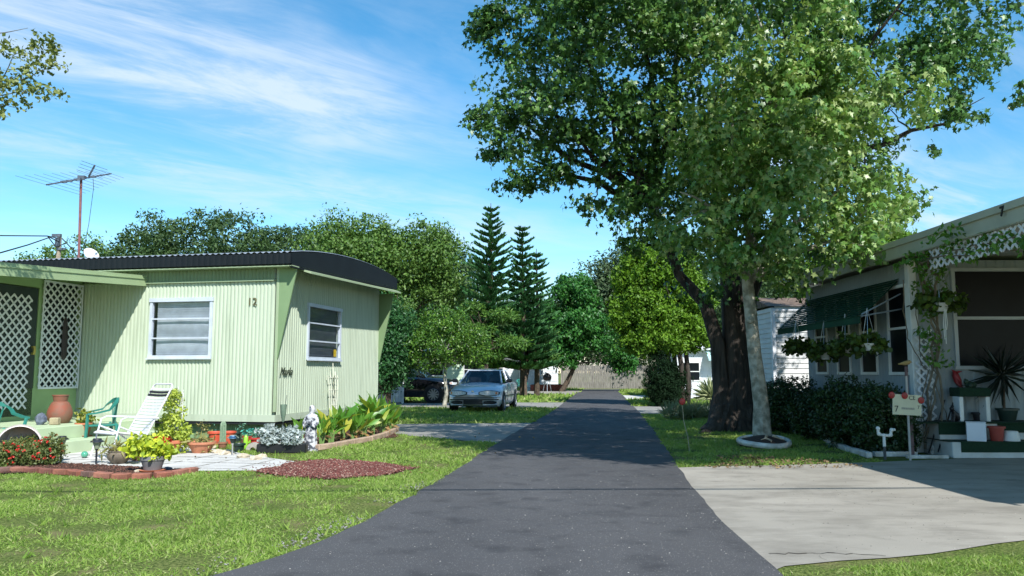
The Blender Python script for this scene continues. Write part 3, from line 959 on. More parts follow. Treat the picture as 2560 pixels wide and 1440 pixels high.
# ================================================================== porch enclosure
porch = thing('porch_enclosure', 'green enclosed porch with white lattice door and flat overhanging roof', 'porch', T0, TH)
PX = -4.27
pw = MB()
pw.box(PX - .10, PX, -4.6, -.06, .42, 1.0)
pw.box(PX - .10, PX, -1.16, -1.06, 1.0, 3.05); pw.box(PX - .10, PX, -4.6, -2.35, 1.0, 3.0)
pw.box(PX - .10, PX, -1.06, -.06, 3.02, 3.12); pw.box(PX - .10, PX, -2.35, -1.16, 2.88, 3.08)
pw.box(PX - .10, PX, -.10, -.06, 1.0, 3.02)
pw.build('wall', mat('porch_green', S(150, 176, 124), S(138, 164, 114), 2, .7), porch)
scr = MB(); scr.box(PX - .09, PX - .075, -1.06, -.10, 1.0, 3.02)
scr.build('screen', mat('insect_screen', S(44, 56, 54), S(36, 46, 46), 3, .8), porch)
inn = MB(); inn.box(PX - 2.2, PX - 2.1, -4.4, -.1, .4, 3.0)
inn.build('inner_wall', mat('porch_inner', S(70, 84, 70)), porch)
orn = MB(); orn.lathe([(.01, -.42), (.05, -.36), (.06, -.1), (.05, .2), (.035, .34), (.012, .42)], (PX + .062, -.52, 1.95), 10, None, .35, 1.3)
orn.build('ornament', mat('dark_ornament', S(60, 50, 52)), porch, True)
def lattice(mb, put, w, h, sp=.118, sw=.044, th=.008, dep0=0.0, ymask=None):
    """two crossing layers of diagonal slats clipped to a w x h panel"""
    for fam in (0, 1):
        c = -h
        while c < w + h:
            # line u - s*v = c  with s = +1 or -1
            if fam == 0: p0 = (max(c, 0), max(0, -c)); L = min(w - p0[0], h - p0[1]); d = (1, 1)
            else:
                c2 = c
                p0 = (min(c2, w), max(0, c2 - w)); L = min(p0[0], h - p0[1]); d = (-1, 1)
            if L > sw * .6 and 0 <= p0[0] <= w:
                q = sw * .7071 / 2 * 1.0
                a = (p0[0], p0[1]); b = (p0[0] + d[0] * L, p0[1] + d[1] * L)
                nx_, nz_ = (-d[1] * q, d[0] * q)
                o0 = dep0 + fam * th; o1 = o0 + th * .9
                cn = [(a[0] + nx_, a[1] + nz_), (b[0] + nx_, b[1] + nz_), (b[0] - nx_, b[1] - nz_), (a[0] - nx_, a[1] - nz_)]
                cn = [(min(max(x, 0), w), min(max(z, 0), h)) for x, z in cn]
                vs = [put(x, o0, z) for x, z in cn] + [put(x, o1, z) for x, z in cn]
                mb.add(vs, [(3, 2, 1, 0), (4, 5, 6, 7)] + [(i, (i + 1) % 4, (i + 1) % 4 + 4, i + 4) for i in range(4)])
            c += sp * 1.4142 * 1.0
latw = mat('white_lattice', S(228, 230, 232), S(212, 214, 218), 4, .55)
lp = MB()
lput = lambda u_, o, v_: (PX + .012 + o, -1.09 + u_, .98 + v_)
lattice(lp, lput, 1.03, 2.06)
for (u0, u1, v0, v1) in ((0, 1.03, 0, .035), (0, 1.03, 2.025, 2.06), (0, .03, .035, 2.025), (1.0, 1.03, .035, 2.025)):
    lp.box(PX + .03, PX + .042, -1.09 + u0, -1.09 + u1, .98 + v0, .98 + v1)
lp.build('lattice_panel', latw, porch)
dr = MB(); dr.box(PX - .03, PX + .0, -2.33, -1.18, .5, 2.86)
door = dr.build('door', mat('dark_green_door', S(38, 54, 50), S(30, 44, 42), 3, .5), porch)
dl = MB(); lattice(dl, lambda u_, o, v_: (PX + .008 + o, -2.24 + u_, .62 + v_), .92, 2.1)
dl.build('lattice', latw, door)
dh = MB(); dh.box(PX + .0, PX + .05, -1.27, -1.22, 1.62, 1.66); dh.box(PX + .0, PX + .05, -1.27, -1.22, 1.74, 1.78); dh.box(PX + .04, PX + .06, -1.27, -1.22, 1.66, 1.74)
dh.build('handle', mat('brass', S(190, 170, 90), metal=.6, rough=.4), door)
pr = MB()
RX = -2.86
def rz(t): return 3.20 - .062 * t
pr.add([(RX, -.04, rz(0)), (RX + .12, -5.2, rz(5)), (-8, -5.2, rz(5)), (-8, -.04, rz(0)), (RX, -.04, rz(0) - .05), (RX + .12, -5.2, rz(5) - .05), (-8, -5.2, rz(5) - .05), (-8, -.04, rz(0) - .05)],
       [(0, 3, 2, 1), (4, 5, 6, 7), (0, 1, 5, 4), (1, 2, 6, 5), (2, 3, 7, 6), (3, 0, 4, 7)])
prf = pr.build('roof', mat('porch_roof_green', S(150, 168, 128), S(136, 156, 116), 2, .6), porch)
pf = MB()
pf.add([(RX + .004, -.03, rz(0) + .01), (RX + .124, -5.2, rz(5) + .01), (RX + .124, -5.2, rz(5) - .20), (RX + .004, -.03, rz(0) - .20),
        (RX + .034, -.03, rz(0) + .01), (RX + .154, -5.2, rz(5) + .01), (RX + .154, -5.2, rz(5) - .20), (RX + .034, -.03, rz(0) - .20)],
       [(0, 1, 2, 3), (7, 6, 5, 4), (0, 4, 5, 1), (3, 2, 6, 7), (0, 3, 7, 4), (1, 5, 6, 2)])
pf.add([(RX + .036, -.03, rz(0) - .05), (RX + .156, -5.2, rz(5) - .05), (RX + .156, -5.2, rz(5) - .065), (RX + .036, -.03, rz(0) - .065), (RX + .05, -.03, rz(0) - .05), (RX + .17, -5.2, rz(5) - .05), (RX + .17, -5.2, rz(5) - .065), (RX + .05, -.03, rz(0) - .065)],
       [(7, 6, 5, 4), (0, 4, 5, 1), (3, 2, 6, 7)])
pf.build('fascia', mat('porch_fascia_green', S(160, 180, 136), S(150, 168, 126), 2, .55), prf)
st = thing('porch_steps', 'pale green painted concrete steps up to the lattice door', 'steps', T0, TH)
sm = MB(); sm.bbox((-3.33, -2.35, .21), (1.92, 4.3, .42), .012); sm.build('landing', green_step, st)
sm = MB(); sm.bbox((-2.17, -2.2, .105), (.38, 3.3, .21), .012); sm.build('step', green_step, st)

# ================================================================== roof things on the green home
mast_p = PT(198, 640, 17.8); mast_t = PT(203, 446, 17.8)
an = thing('tv_antenna', 'large rooftop television antenna on a tall rusty red mast', 'antenna', (mast_p.x, mast_p.y, 3.6))
m_ = MB(); m_.tube([(0, 0, 0), (mast_t.x - mast_p.x, 0, mast_t.z - 3.6)], .028, 8)
m_.build('mast', mat('rusty_mast', S(134, 84, 80), S(104, 68, 68), 14, .7), an)
am = mat('weathered_aluminium', S(120, 126, 134), S(88, 94, 102), 8, .4, metal=.5)
O = Vector((mast_p.x, mast_p.y, 3.6))
b0 = PT(116, 462, 16.9) - O; b1 = PT(278, 434, 18.5) - O; b2 = PT(237, 413, 17.7) - O; bj = PT(222, 441, 17.9) - O
m_ = MB(); m_.tube([b0, b1], .018, 6); m_.tube([bj, b2], .02, 6)
m_.cbox(tuple(PT(205, 443, 17.85) - O), (.16, .10, .06))
for t in (.25, .33, .45, .52, .7): m_.cbox(tuple(b0.lerp(b1, t)), (.14, .04, .045))
m_.build('boom', am, an)
e_ = MB()
ed_ = (PT(0, 428, 15.7) - O) - b0; ed_.normalize()
for i in range(11):
    c = b0.lerp(b1, i / 10.0); L = 1.05 - .06 * i
    e_.tube([c - ed_ * L, c + ed_ * L * .8], .0034, 4)
for i in range(4):
    c = bj.lerp(b2, .2 + i * .26); e_.tube([c - ed_ * .42, c + ed_ * .42], .005, 4)
e_.build('elements', am, an)
m_ = MB(); m_.tube([bj + Vector((.1, 0, -.05)), PT(234, 470, 17.8) - O, PT(222, 560, 17.8) - O, PT(205, 645, 17.8) - O], .006, 4)
m_.build('cable', dark, an)
dp = PT(226, 640, 17.2)
ds = thing('satellite_dish', 'small white satellite dish on the curved roof', 'satellite dish', (dp.x, dp.y, 3.70))
m_ = MB(); Md = Matrix.Translation((0, 0, .12)) @ rotx_to((.7, -.45, .55)) @ Matrix.Scale(.85, 4)
m_.lathe([(.005, 0), (.07, .006), (.13, .022), (.19, .048), (.195, .055), (.185, .056), (.12, .03), (.005, .01)], (0, 0, 0), 24, Md)
m_.build('dish', WHITE, ds, True)
m_ = MB(); m_.tube([(0, 0, -.16), (-.02, 0, .1)], .02, 6); m_.tube([(0, 0, -.02), Md @ Vector((0, -.12, .2))], .008, 5); m_.cbox(tuple(Md @ Vector((0, -.12, .22))), (.04, .05, .05))
m_.build('bracket', alum, ds)
up = PT(146, 640, 46)
pl = thing('utility_pole', 'weathered wooden utility pole behind the green home', 'pole', (up.x, up.y, 0))
zt = PT(146, 585, 46).z
m_ = MB(); m_.tube([(0, 0, 0), (0, 0, zt)], [.17, .12], 10); m_.build('pole', mat('pole_wood', S(170, 156, 136), S(130, 118, 102), 9, .9, bump=.02), pl)
m_ = MB(); m_.cbox((-.12, -.1, zt - .1), (.5, .14, .16)); m_.cbox((.2, -.12, zt - .9), (.5, .1, .12)); m_.cbox((0, -.16, zt - .5), (.22, .2, .5))
m_.build('fittings', am, pl)
wr = MB()
for (pts) in ([(0, 589, 40), (118, 590, 44), (146, 596, 46)], [(0, 632, 30), (70, 612, 36), (128, 592, 45)], [(118, 590, 44), (150, 606, 46)], [(155, 596, 46), (180, 622, 46), (230, 700, 46)], [(120, 592, 45), (140, 618, 45), (165, 608, 46)]):
    wr.tube([PT(*p) for p in pts], .032, 5)
tag(wr.build('power_lines', dark), 'black power lines running left from the wooden pole', 'cable')
oc = MB()
pts = []
for i in range(25):
    t = i / 24; x = -16 + 34 * t
    pts.append((x, 3.62 + .020 * x, 5.6 + .7 * (2 * t - 1) ** 2))
oc.tube(pts, .026, 6)
tag(oc.build('overhead_cable', dark), 'overhead cable whose thin shadow crosses the road and driveway', 'cable')

# ================================================================== house on the right
HX, HY0, HY1 = 6.6, 13.2, 17.9       # long wall plane, porch wall distance, far corner
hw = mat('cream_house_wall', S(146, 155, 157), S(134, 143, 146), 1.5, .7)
eave_m = mat('cream_fascia', S(172, 176, 160), S(158, 162, 146), 2, .6)
house = thing('white_house', 'pale house with green slatted awning and lattice trimmed porch roof right of the maple', 'house', (HX, HY0, 0))
wins = []
for (u0, u1) in ((2040, 2068), (2093, 2125), (2152, 2192), (2223, 2272)):
    ya = HX * FPX / (u1 - 1280.0) - HY0; yb = HX * FPX / (u0 - 1280.0) - HY0
    wins.append((ya, yb))
wins.sort()
m_ = MB()
H1 = 3.15
def hwall(mb, y0, y1, z0, z1): 
    corr(mb, y0, y1, z0, z1, lambda x, o, z: (-o, x, z), pitch=.10, amp=.004)
    mb.box(.02, .08, y0, y1, z0, z1)
cur = 0.0
for (a, b) in wins:
    hwall(m_, cur, a, 0, H1); hwall(m_, a, b, 0, 1.30); hwall(m_, a, b, 2.72, H1); cur = b
hwall(m_, cur, HY1 - HY0, 0, H1)
BW = (.72, 2.32, 1.40, 2.96)          # big porch window: x0,x1,z0,z1 (local)
def pwall(mb, x0, x1, z0, z1):
    corr(mb, x0, x1, z0, z1, lambda x, o, z: (x, -o, z), pitch=.16, amp=.006)
    mb.box(x0, x1, .02, .08, z0, z1)
pwall(m_, .08, BW[0], 0, H1); pwall(m_, BW[0], BW[1], 0, BW[2]); pwall(m_, BW[0], BW[1], BW[3], H1); pwall(m_, BW[1], 6.5, 0, H1)
m_.box(.08, 6.5, HY1 - HY0 - .05, HY1 - HY0, 0, H1)
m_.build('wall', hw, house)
m_ = MB(); m_.bbox((.03, .03, H1 / 2), (.13, .13, H1), .01)
m_.build('corner_post', WHITE, house)
m_ = MB(); m_.box(1.2, 1.25, .5, HY1 - HY0 - .3, .2, 3.2); m_.box(.3, 5, 1.2, 1.25, .2, 3.2)
m_.build('interior', dark, house)
for (a, b) in wins:
    f = MB()
    z0, z1 = 1.30, 2.72
    f.box(-.035, .02, a - .02, b + .02, z0 - .05, z0); f.box(-.03, .02, a - .02, a + .03, z0, z1); f.box(-.03, .02, b - .03, b + .02, z0, z1)
    f.box(-.03, .02, a + .03, b - .03, 2.02, 2.06); f.box(-.05, .02, a - .04, b + .04, z1, z1 + .05)
    fo = f.build('window', WHITE, house)
    p = MB(); p.box(.0, .008, a + .03, b - .03, z0, z1)
    p.build('pane', glass_dk, fo)
f = MB()
f.box(BW[0] - .05, BW[1] + .05, -.04, .02, BW[3], BW[3] + .06); f.box(BW[0] - .07, BW[1] + .07, -.06, .02, BW[2] - .06, BW[2])
f.box(BW[0] - .04, BW[0] + .02, -.035, .02, BW[2], BW[3]); f.box(BW[1] - .02, BW[1] + .04, -.035, .02, BW[2], BW[3]); f.box(BW[0] + .02, BW[1] - .02, -.03, .01, 2.16, 2.21)
fo = f.build('window', mat('grey_white_frame', S(176, 182, 184), S(160, 166, 168), 3, .5), house)
p = MB(); p.box(BW[0] + .02, BW[1] - .02, .0, .008, BW[2], BW[3]); p.build('pane', glass_dk, fo)
f = MB()                                   # porch door beside the big window, only its edge shows
f.box(2.52, 2.60, -.05, .02, .5, 3.05); f.box(2.60, 3.6, -.05, .02, 2.97, 3.05); f.box(2.60, 3.6, -.02, .0, .5, 2.97)
f.build('door', mat('porch_door', S(120, 122, 124), S(100, 102, 106), 3, .6), house)
# roof, reaching forward over the porch
YF = 5.0 - HY0; YB = HY1 + .45 - HY0; EX = -.36; EZ = 3.12
r_ = MB()
r_.add([(EX, YF, EZ + .26), (EX, YB, EZ + .26), (3.6, YB, EZ + .95), (3.6, YF, EZ + .95), (7.4, YB, EZ + .3), (7.4, YF, EZ + .3),
        (EX, YF, EZ + .12), (EX, YB, EZ + .12), (7.4, YB, EZ + .12), (7.4, YF, EZ + .12)],
       [(0, 3, 2, 1), (3, 5, 4, 2), (6, 7, 8, 9), (0, 6, 9, 5, 3), (1, 2, 4, 8, 7), (0, 1, 7, 6)])
ro = r_.build('roof', mat('white_roof', S(205, 205, 198), S(182, 182, 176), 3, .7), house)
r_ = MB(); r_.box(EX - .035, EX - .005, YF, YB, EZ, EZ + .27); r_.box(EX - .075, EX - .037, YF, YB, EZ + .19, EZ + .285); r_.box(EX - .045, EX - .037, YF, YB, EZ + .01, EZ + .05)
r_.box(EX, 7.4, YB, YB + .03, EZ + .1, EZ + .3)
r_.build('fascia', eave_m, ro)
text('7', 'house_number', .17, Matrix.Translation((EX - .078, 9.95 - HY0, EZ + .135)) @ Matrix.Rotation(R(-90), 4, 'Z') @ Matrix.Rotation(R(90), 4, 'X'), dark, house, .006, 0, .006)
lt = MB()
lattice(lt, lambda u_, o, v_: (EX + .012 + o, -5.4 + u_ , EZ - .30 + v_), 4.10, .30, .115, .05)
lt.build('lattice_trim', latw, house)
lt = MB(); lattice(lt, lambda u_, o, v_: (-.02 + u_, -.10 - o, .45 + v_), .30, 1.55, .10, .042)
lt.build('lattice_panel', latw, house)
m_ = MB(); m_.tube([(1.35, -1.1, 3.48), (1.35, -1.1, 3.3)], .02, 6); m_.lathe([(.02, -.16), (.10, -.15), (.12, 0), (.09, .12), (.03, .16)], (1.35, -1.1, 3.13), 12)
m_.build('porch_lamp', mat('black_metal', S(26, 26, 30), S(20, 20, 22), 4, .45), house, True)
# awning
aw = thing('window_awning', 'dark green slatted metal awning over the side windows of the pale house', 'awning', (HX, 13.55, 0), 0)
agm = mat('awning_green', S(30, 78, 60), S(24, 64, 50), 2, .75, spec=.2)
A0, A1 = 0.0, HY1 - 13.55 - .15
m_ = MB(); ns = 13
for i in range(ns):
    t = i / (ns - 1); x = -.05 - .60 * t; z = 2.86 - .58 * t
    m_.cbox((x, (A0 + A1) / 2, z), (.086, A1 - A0, .006), 0, 0, R(-28))
m_.build('slats', agm, aw)
m_ = MB(); m_.box(-.71, -.695, A0, A1, 2.12, 2.24); m_.box(-.73, -.60, A0, A1, 2.235, 2.245)
m_.build('valance', agm, aw)
m_ = MB()
for k in range(5):
    y = A0 + .03 + (A1 - A0 - .06) * k / 4
    m_ = MB(); m_.tube([(-.02, y, 2.84), (-.69, y, 2.22)], .012, 5); m_.build('rafter', agm, aw)
for (a, b) in (((0, A0 - .02, 2.36), (-.69, A0 - .02, 2.24)), ((0, A0 - .02, 2.62), (-.68, A0 - .02, 2.27)), ((0, A1, 2.3), (-.69, A1, 2.24))):
    m_ = MB(); m_.tube([a, b], .014, 6); m_.build('bracket', alum, aw)
# white lap-sided shed behind
sh = thing('white_shed', 'small white lap sided shed behind the pale house', 'shed', PT(1938, 960, 21.2).xy.to_3d())
W_ = 3.4; D_ = 2.6
lapm = mat('white_lap_siding', S(216, 216, 212), S(202, 202, 200), 2.2, .6)
def laps(mb, z0, z1, put, L, step=.135):
    z = z0
    while z < z1:
        h = min(step, z1 - z)
        mb.add([put(0, .020, z), put(L, .020, z), put(L, .0, z + h), put(0, .0, z + h), put(0, .0, z), put(L, .0, z)], [(0, 1, 2, 3), (4, 5, 1, 0)])
        z += step
m_ = MB()
laps(m_, 0.05, 2.98, lambda x, o, z: (x, -o, z), W_)
laps(m_, 0.05, 2.98, lambda x, o, z: (-o, D_ - x, z), D_)
m_.box(.01, W_, .01, D_, 0, 2.98)
m_.build('wall', lapm, sh)
m_ = MB(); m_.box(-.05, .04, -.05, .04, 0, 3.0); m_.box(.04, W_, -.045, -.02, 2.92, 3.05); m_.box(-.05, -.02, .04, D_, 2.90, 3.0)
m_.build('trim', mat('bright_white_trim', S(236, 238, 242), S(226, 228, 232), 4, .5), sh)
m_ = MB(); m_.add([(-.15, -.12, 3.03), (W_ + .1, -.12, 3.03), (W_ + .1, D_ / 2, 3.38), (-.15, D_ / 2, 3.38), (W_ + .1, D_ + .1, 3.03), (-.15, D_ + .1, 3.03)], [(0, 1, 2, 3), (3, 2, 4, 5), (0, 3, 5), (1, 4, 2)])
m_.build('roof', mat('brown_shingle', S(120, 100, 84), S(84, 70, 60), 14, .95), sh)
# hedge of dark shrubs
hedge_m = leafmat('dark_hedge_leaf', [S(34, 52, 30), S(46, 70, 36), S(58, 86, 44)], .15, .4, .4)
def bush(name, label, base, blobs, m, n_clump, per, cr, leaf, seed, shape='leaf', group=None, cat='shrub', stems=6, stem_m=None, width=1.0, grav=0.0, shell=.55, outw=.8, sr=.014):
    base = Vector(base)
    t = thing(name, label, cat, base, 0, group)
    P, D, c = crown(blobs, n_clump, per, cr, seed, shell, grav, outw)
    P[:, 2] = np.maximum(P[:, 2], .015)
    rng = np.random.default_rng(seed)
    leafy('foliage', m, P, D, leaf * (.6 + .8 * rng.random(len(P))), shape, t, seed, width, .8)
    if stems:
        mb = MB(); r = random.Random(seed)
        for i in range(stems):
            q = Vector(c[r.randrange(len(c))])
            mb.tube([(r.uniform(-.05, .05), r.uniform(-.05, .05), 0), (q.x * .4, q.y * .4, max(q.z, .1) * .5), tuple(q)], [sr, sr * .8, sr * .4], 5)
        mb.build('stems', stem_m or bark_brown, t)
    return t
hl = ['clipped dark shrub of the hedge nearest the white sign', 'second dark hedge shrub, its top leaves lit, left of the sign', 'low dark hedge shrub midway along the pale house wall', 'hedge shrub at the far end in front of the white shed', 'last dark hedge shrub beside the maple trunk']
for i, (u, Y, top, rx) in enumerate(((2200, 13.0, 965, .46), (2120, 13.9, 950, .60), (2050, 15.4, 985, .58), (1985, 17.0, 945, .55), (1925, 18.2, 955, .52))):
    c = PT(u, 930, Y); z = PT(u, top, Y).z
    bush('hedge_shrub', hl[i], (c.x, Y, 0), [(0, 0, z * .50, rx, .55, z * .48), (.1, .1, z * .3, rx * .95, .55, z * .32), (-.3, -.1, z * .60, rx * .5, .4, z * .34)], hedge_m, 460, 28, .11, .055, 60 + i, group='hedge shrubs along the pale house')
# edging stones along the bed
edg_m = mat('white_edging', S(206, 206, 202), S(160, 158, 150), 8, .85, bump=.006)
epx = [(1905, 1043), (1962, 1060), (2015, 1082), (2062, 1104), (2120, 1130), (2180, 1146)]
epts = [G(*p) for p in epx]
segs = []
for a, b in zip(epts[:-1], epts[1:]):
    k = max(1, int((b - a).length / .62))
    segs += [(a.lerp(b, j / k), a.lerp(b, (j + 1) / k)) for j in range(k)]
for i, (a, b) in enumerate(segs):
    c = (a + b) / 2; d = b - a
    m_ = MB(); m_.bbox((0, 0, .045), (d.length * .96, .09, .09), .012)
    o = m_.build('edging_stone', edg_m); o.location = (c.x, c.y, 0); o.rotation_euler = (0, 0, math.atan2(d.y, d.x) + R((i * 37 % 7) - 3))
    tag(o, 'white painted edging stone in the row bordering the dark hedge', 'edging stone', 'white edging stones by the hedge')
def board(u, v, L, h, d, label, z=0.0, name='edging_board'):
    p = G(u, v); m_ = MB(); m_.bbox((0, 0, h / 2), (L, d, h), .006)
    o = m_.build(name, edg_m); o.location = (p.x, p.y, z); return tag(o, label, 'edging board')
board(2238, 1141, .66, .075, .10, 'white board edging below the sign with the number 7')
board(2318, 1146, .62, .05, .08, 'thin white board edging between the sign and the steps', 0)
pp = G(2350, 1137)
pv = thing('paver_stack', 'short stack of white paver blocks by the foot of the porch steps', 'pavers', (pp.x, pp.y + .1, 0))
for k in range(2):
    m_ = MB(); m_.bbox((0, 0, .035 + .072 * k), (.26 - .02 * k, .18, .066), .008); m_.build('paver', edg_m, pv)

# ---- porch steps with green turf
sp0 = G(2560, 1143)
turf = mat('dark_green_turf', S(24, 58, 34), S(16, 42, 26), 40, .98, bump=.02, bscale=300)
cst = mat('white_step_paint', S(206, 208, 204), S(182, 184, 178), 3, .8, bump=.004)
X0 = PT(2378, 1140, 12.35).x
ps = thing('porch_steps', 'white concrete porch steps covered with dark green turf carpet', 'steps', (X0, 12.3, 0))
m_ = MB(); m_.bbox((1.7, .45, .12), (3.4, .9, .24), .01); m_.build('step', cst, ps)
m_ = MB(); m_.box(.13, 3.4, -.008, .9, .09, .25); m_.box(-.02, .14, .06, .9, .242, .252); tf_ = m_.build('turf_tread', turf, ps)
m_ = MB(); m_.bbox((1.7, .62, .38), (3.4, .56, .26), .01); m_.build('step', cst, ps)
m_ = MB(); m_.box(-.02, 3.4, .29, .9, .50, .522); m_.box(-.02, .40, .327, .335, .33, .50); m_.box(.9, 3.4, .327, .335, .36, .50); m_.build('turf_tread', turf, ps)
m_ = MB(); m_.box(-.35, 0.0, .34, .6, .50, .518); m_.build('turf_flap', turf, ps)
# turf topped table
tb = PT(2430, 1056, 12.85)
tt = thing('plant_stand', 'white legged stand with dark green turf top on the upper porch step', 'plant stand', (tb.x, 12.86, .524))
m_ = MB()
m_.bbox((0, 0, .46), (.50, .30, .14), .01); m_.build('turf_top', turf, tt)
for sx in (-.21, .21):
    m_ = MB(); m_.bbox((sx, -.02, .195), (.065, .2, .39), .006); m_.build('leg', WHITE, tt)
def figurine_turtle(loc, rz):
    t = thing('frog_figurine', 'dark green frog figurine on top of the turf covered stand', 'figurine', loc, rz)
    m_ = MB(); m_.lathe([(.001, 0), (.07, .0), (.09, .03), (.075, .07), (.04, .09), (.001, .095)], (0, 0, 0), 14, None, 1.0, .8)
    m_.ball((.06, 0, .09), .042, 10); 
    for s in (-1, 1): m_.ball((.075, .022 * s, .127), .014, 8); m_.ball((.02, .075 * s, .03), .035, 8)
    m_.build('body', mat('frog_green', S(40, 62, 44), S(30, 48, 36), 12, .5), t, True)
figurine_turtle((tb.x + .02, 12.86, 1.055), R(160))
# cat figurine
ct = PT(2402, 1052, 12.62)
cg = thing('cat_figurine', 'black sitting cat figurine under the turf topped stand', 'figurine', (ct.x, 12.78, .524), R(200))
m_ = MB()
m_.tube([(-.07, 0, .03), (-.05, 0, .07), (.0, 0, .12), (.04, 0, .17)], [.055, .058, .045, .03], 10); m_.ball((.055, 0, .20), .036, 10)
m_.tube([(.03, .02, .13), (.05, .02, .0)], [.016, .014], 6); m_.tube([(.03, -.02, .13), (.05, -.02, .0)], [.016, .014], 6)
for s in (-1, 1): m_.tube([(.045, .02 * s, .225), (.045, .024 * s, .26)], [.012, .001], 5)
m_.tube([(-.10, 0, .02), (-.13, .05, .015), (-.09, .10, .015)], [.012, .011, .008], 6)
m_.build('body', MATS['black_metal'], cg, True)
# pots
def pot(name, label, loc, rt, rb, h, m, rim=.02, soil=True, cat='flower pot', group=None, saucer=None, rimh=.03, n=24, sy=1.0, bulge=0.0):
    t = thing(name, label, cat, loc, 0, group)
    m_ = MB(); w = .012
    prof = [(rb, 0)]
    for k in range(1, 6):
        q = k / 6; prof.append((rb + (rt - rb) * q + bulge * math.sin(math.pi * q), (h - rimh) * q))
    prof += [(rt, h - rimh), (rt + rim, h - rimh), (rt + rim, h), (rt + rim - w, h), (rt - w, h - .035)]
    m_.lathe(prof, (0, 0, 0), n, None, 1, sy)
    m_.build('pot_body', m, t, True)
    if soil:
        m_ = MB(); m_.lathe([(.001, h - .04), (rt - w - .002, h - .036), (rt - w - .004, h - .03), (.001, h - .02)], (0, 0, 0), n, None, 1, sy); m_.build('soil', mulch_m, t)
    if saucer:
        m_ = MB(); m_.lathe([(saucer * .85, -.022), (saucer, -.004), (saucer, 0), (saucer * .9, -.004), (.001, -.004)], (0, 0, 0), n); m_.build('saucer', terra, t, True)
        t.location.z += .022
    return t
terra = mat('terracotta', S(196, 118, 84), S(170, 98, 70), 6, .8, bump=.002)
terra_d = mat('terracotta_aged', S(158, 106, 80), S(120, 84, 66), 7, .85, bump=.003)
redpot = mat('red_plastic_pot', S(160, 62, 48), S(140, 54, 44), 5, .5)
dkpot = mat('dark_green_pot', S(30, 52, 44), S(24, 42, 36), 5, .4)
def on(u, Y, z): 
    p = PT(u, 930, Y); return (p.x, Y, z)
pot('flower_pot', 'dark green plastic pot holding the spiky dracaena', on(2512, 12.9, .524), .15, .11, .20, dkpot)
pot('flower_pot', 'small dark pot behind the turf stand on the porch', on(2440, 13.02, .524), .09, .07, .13, mat('dark_pot', S(44, 40, 44)))
pot('flower_pot', 'dark red pot on the lower turf step beside the white box', on(2482, 12.45, .252), .105, .085, .22, redpot)
t_ = thing('pet_bowl', 'upturned white plastic tub on the lower turf step', 'tub', on(2518, 12.43, .252))
m_ = MB(); m_.lathe([(.12, 0), (.118, .02), (.095, .14), (.085, .15), (.001, .15)], (0, 0, 0), 20); m_.build('shell', WHITE, t_, True)
t_ = thing('storage_box', 'white square box standing on the lower turf step', 'box', on(2431, 12.43, .252), R(-28))
m_ = MB(); m_.bbox((0, 0, .14), (.26, .26, .28), .006); m_.build('box_body', mat('box_white', S(222, 226, 232), S(212, 216, 222), 3, .6), t_)
m_ = MB(); m_.bbox((0, 0, .284), (.27, .27, .012), .003); m_.build('lid', MATS['box_white'], t_)
# dracaena
dr_ = thing('dracaena', 'spiky dark leaved dracaena arching over the dark green pot', 'plant', on(2505, 12.9, .70))
rng = np.random.default_rng(21)
n = 70
a = rng.random(n) * 6.28; e = rng.uniform(-.9, 1.0, n)
D = np.c_[np.cos(a) * np.cos(e), np.sin(a) * np.cos(e) * .6, np.sin(e)]
hz_ = PT(2500, 935, 12.9).z - .70
leafy('leaves', leafmat('dracaena_leaf', [S(26, 36, 30), S(38, 50, 38)], .1, .4), np.tile([0, 0, hz_], (n, 1)) + rng.normal(size=(n, 3)) * .02, D, .48 + .22 * rng.random(n), 'narrow', dr_, 3, .34)
m_ = MB(); m_.tube([(0, 0, 0), (.02, 0, hz_)], [.02, .015], 6); m_.build('stem', bark_brown, dr_)
# cardinal ornament on the wall
def bird(name, label, loc, rz, m, s=1.0, tilt=0.0, crest=True):
    t = thing(name, label, 'bird ornament', loc, rz)
    M = Matrix.Rotation(tilt, 4, 'Y')
    m_ = MB()
    P_ = [M @ Vector(p) * s for p in [(-.15, 0, -.02), (-.08, 0, 0), (-.02, 0, .02), (.04, 0, .045), (.075, 0, .065), (.10, 0, .065)]]
    m_.tube(P_, [.012 * s, .022 * s, .042 * s, .04 * s, .03 * s, .012 * s], 10)
    if crest: m_.tube([M @ Vector((.06, 0, .09)) * s, M @ Vector((.035, 0, .135)) * s], [.018 * s, .002], 6)
    m_.tube([M @ Vector((.10, 0, .065)) * s, M @ Vector((.13, 0, .06)) * s], [.010 * s, .001], 6)
    m_.build('body', m, t, True)
    m_ = MB()
    for q in (-1, 1): m_.add([M @ Vector(p) * s for p in [(.02, .04 * q, .03), (-.05, .048 * q, .04), (-.12, .03 * q, -.01), (-.03, .04 * q, -.01)]], [(0, 1, 2, 3)])
    m_.build('wings', m, t)
    return t
p = PT(2388, 952, 13.12); bird('cardinal_ornament', 'red cardinal ornament fixed to the white wall under the big window', p, R(150), mat('cardinal_red', S(150, 34, 38), S(120, 26, 30), 8, .5), 1.35, R(-50))
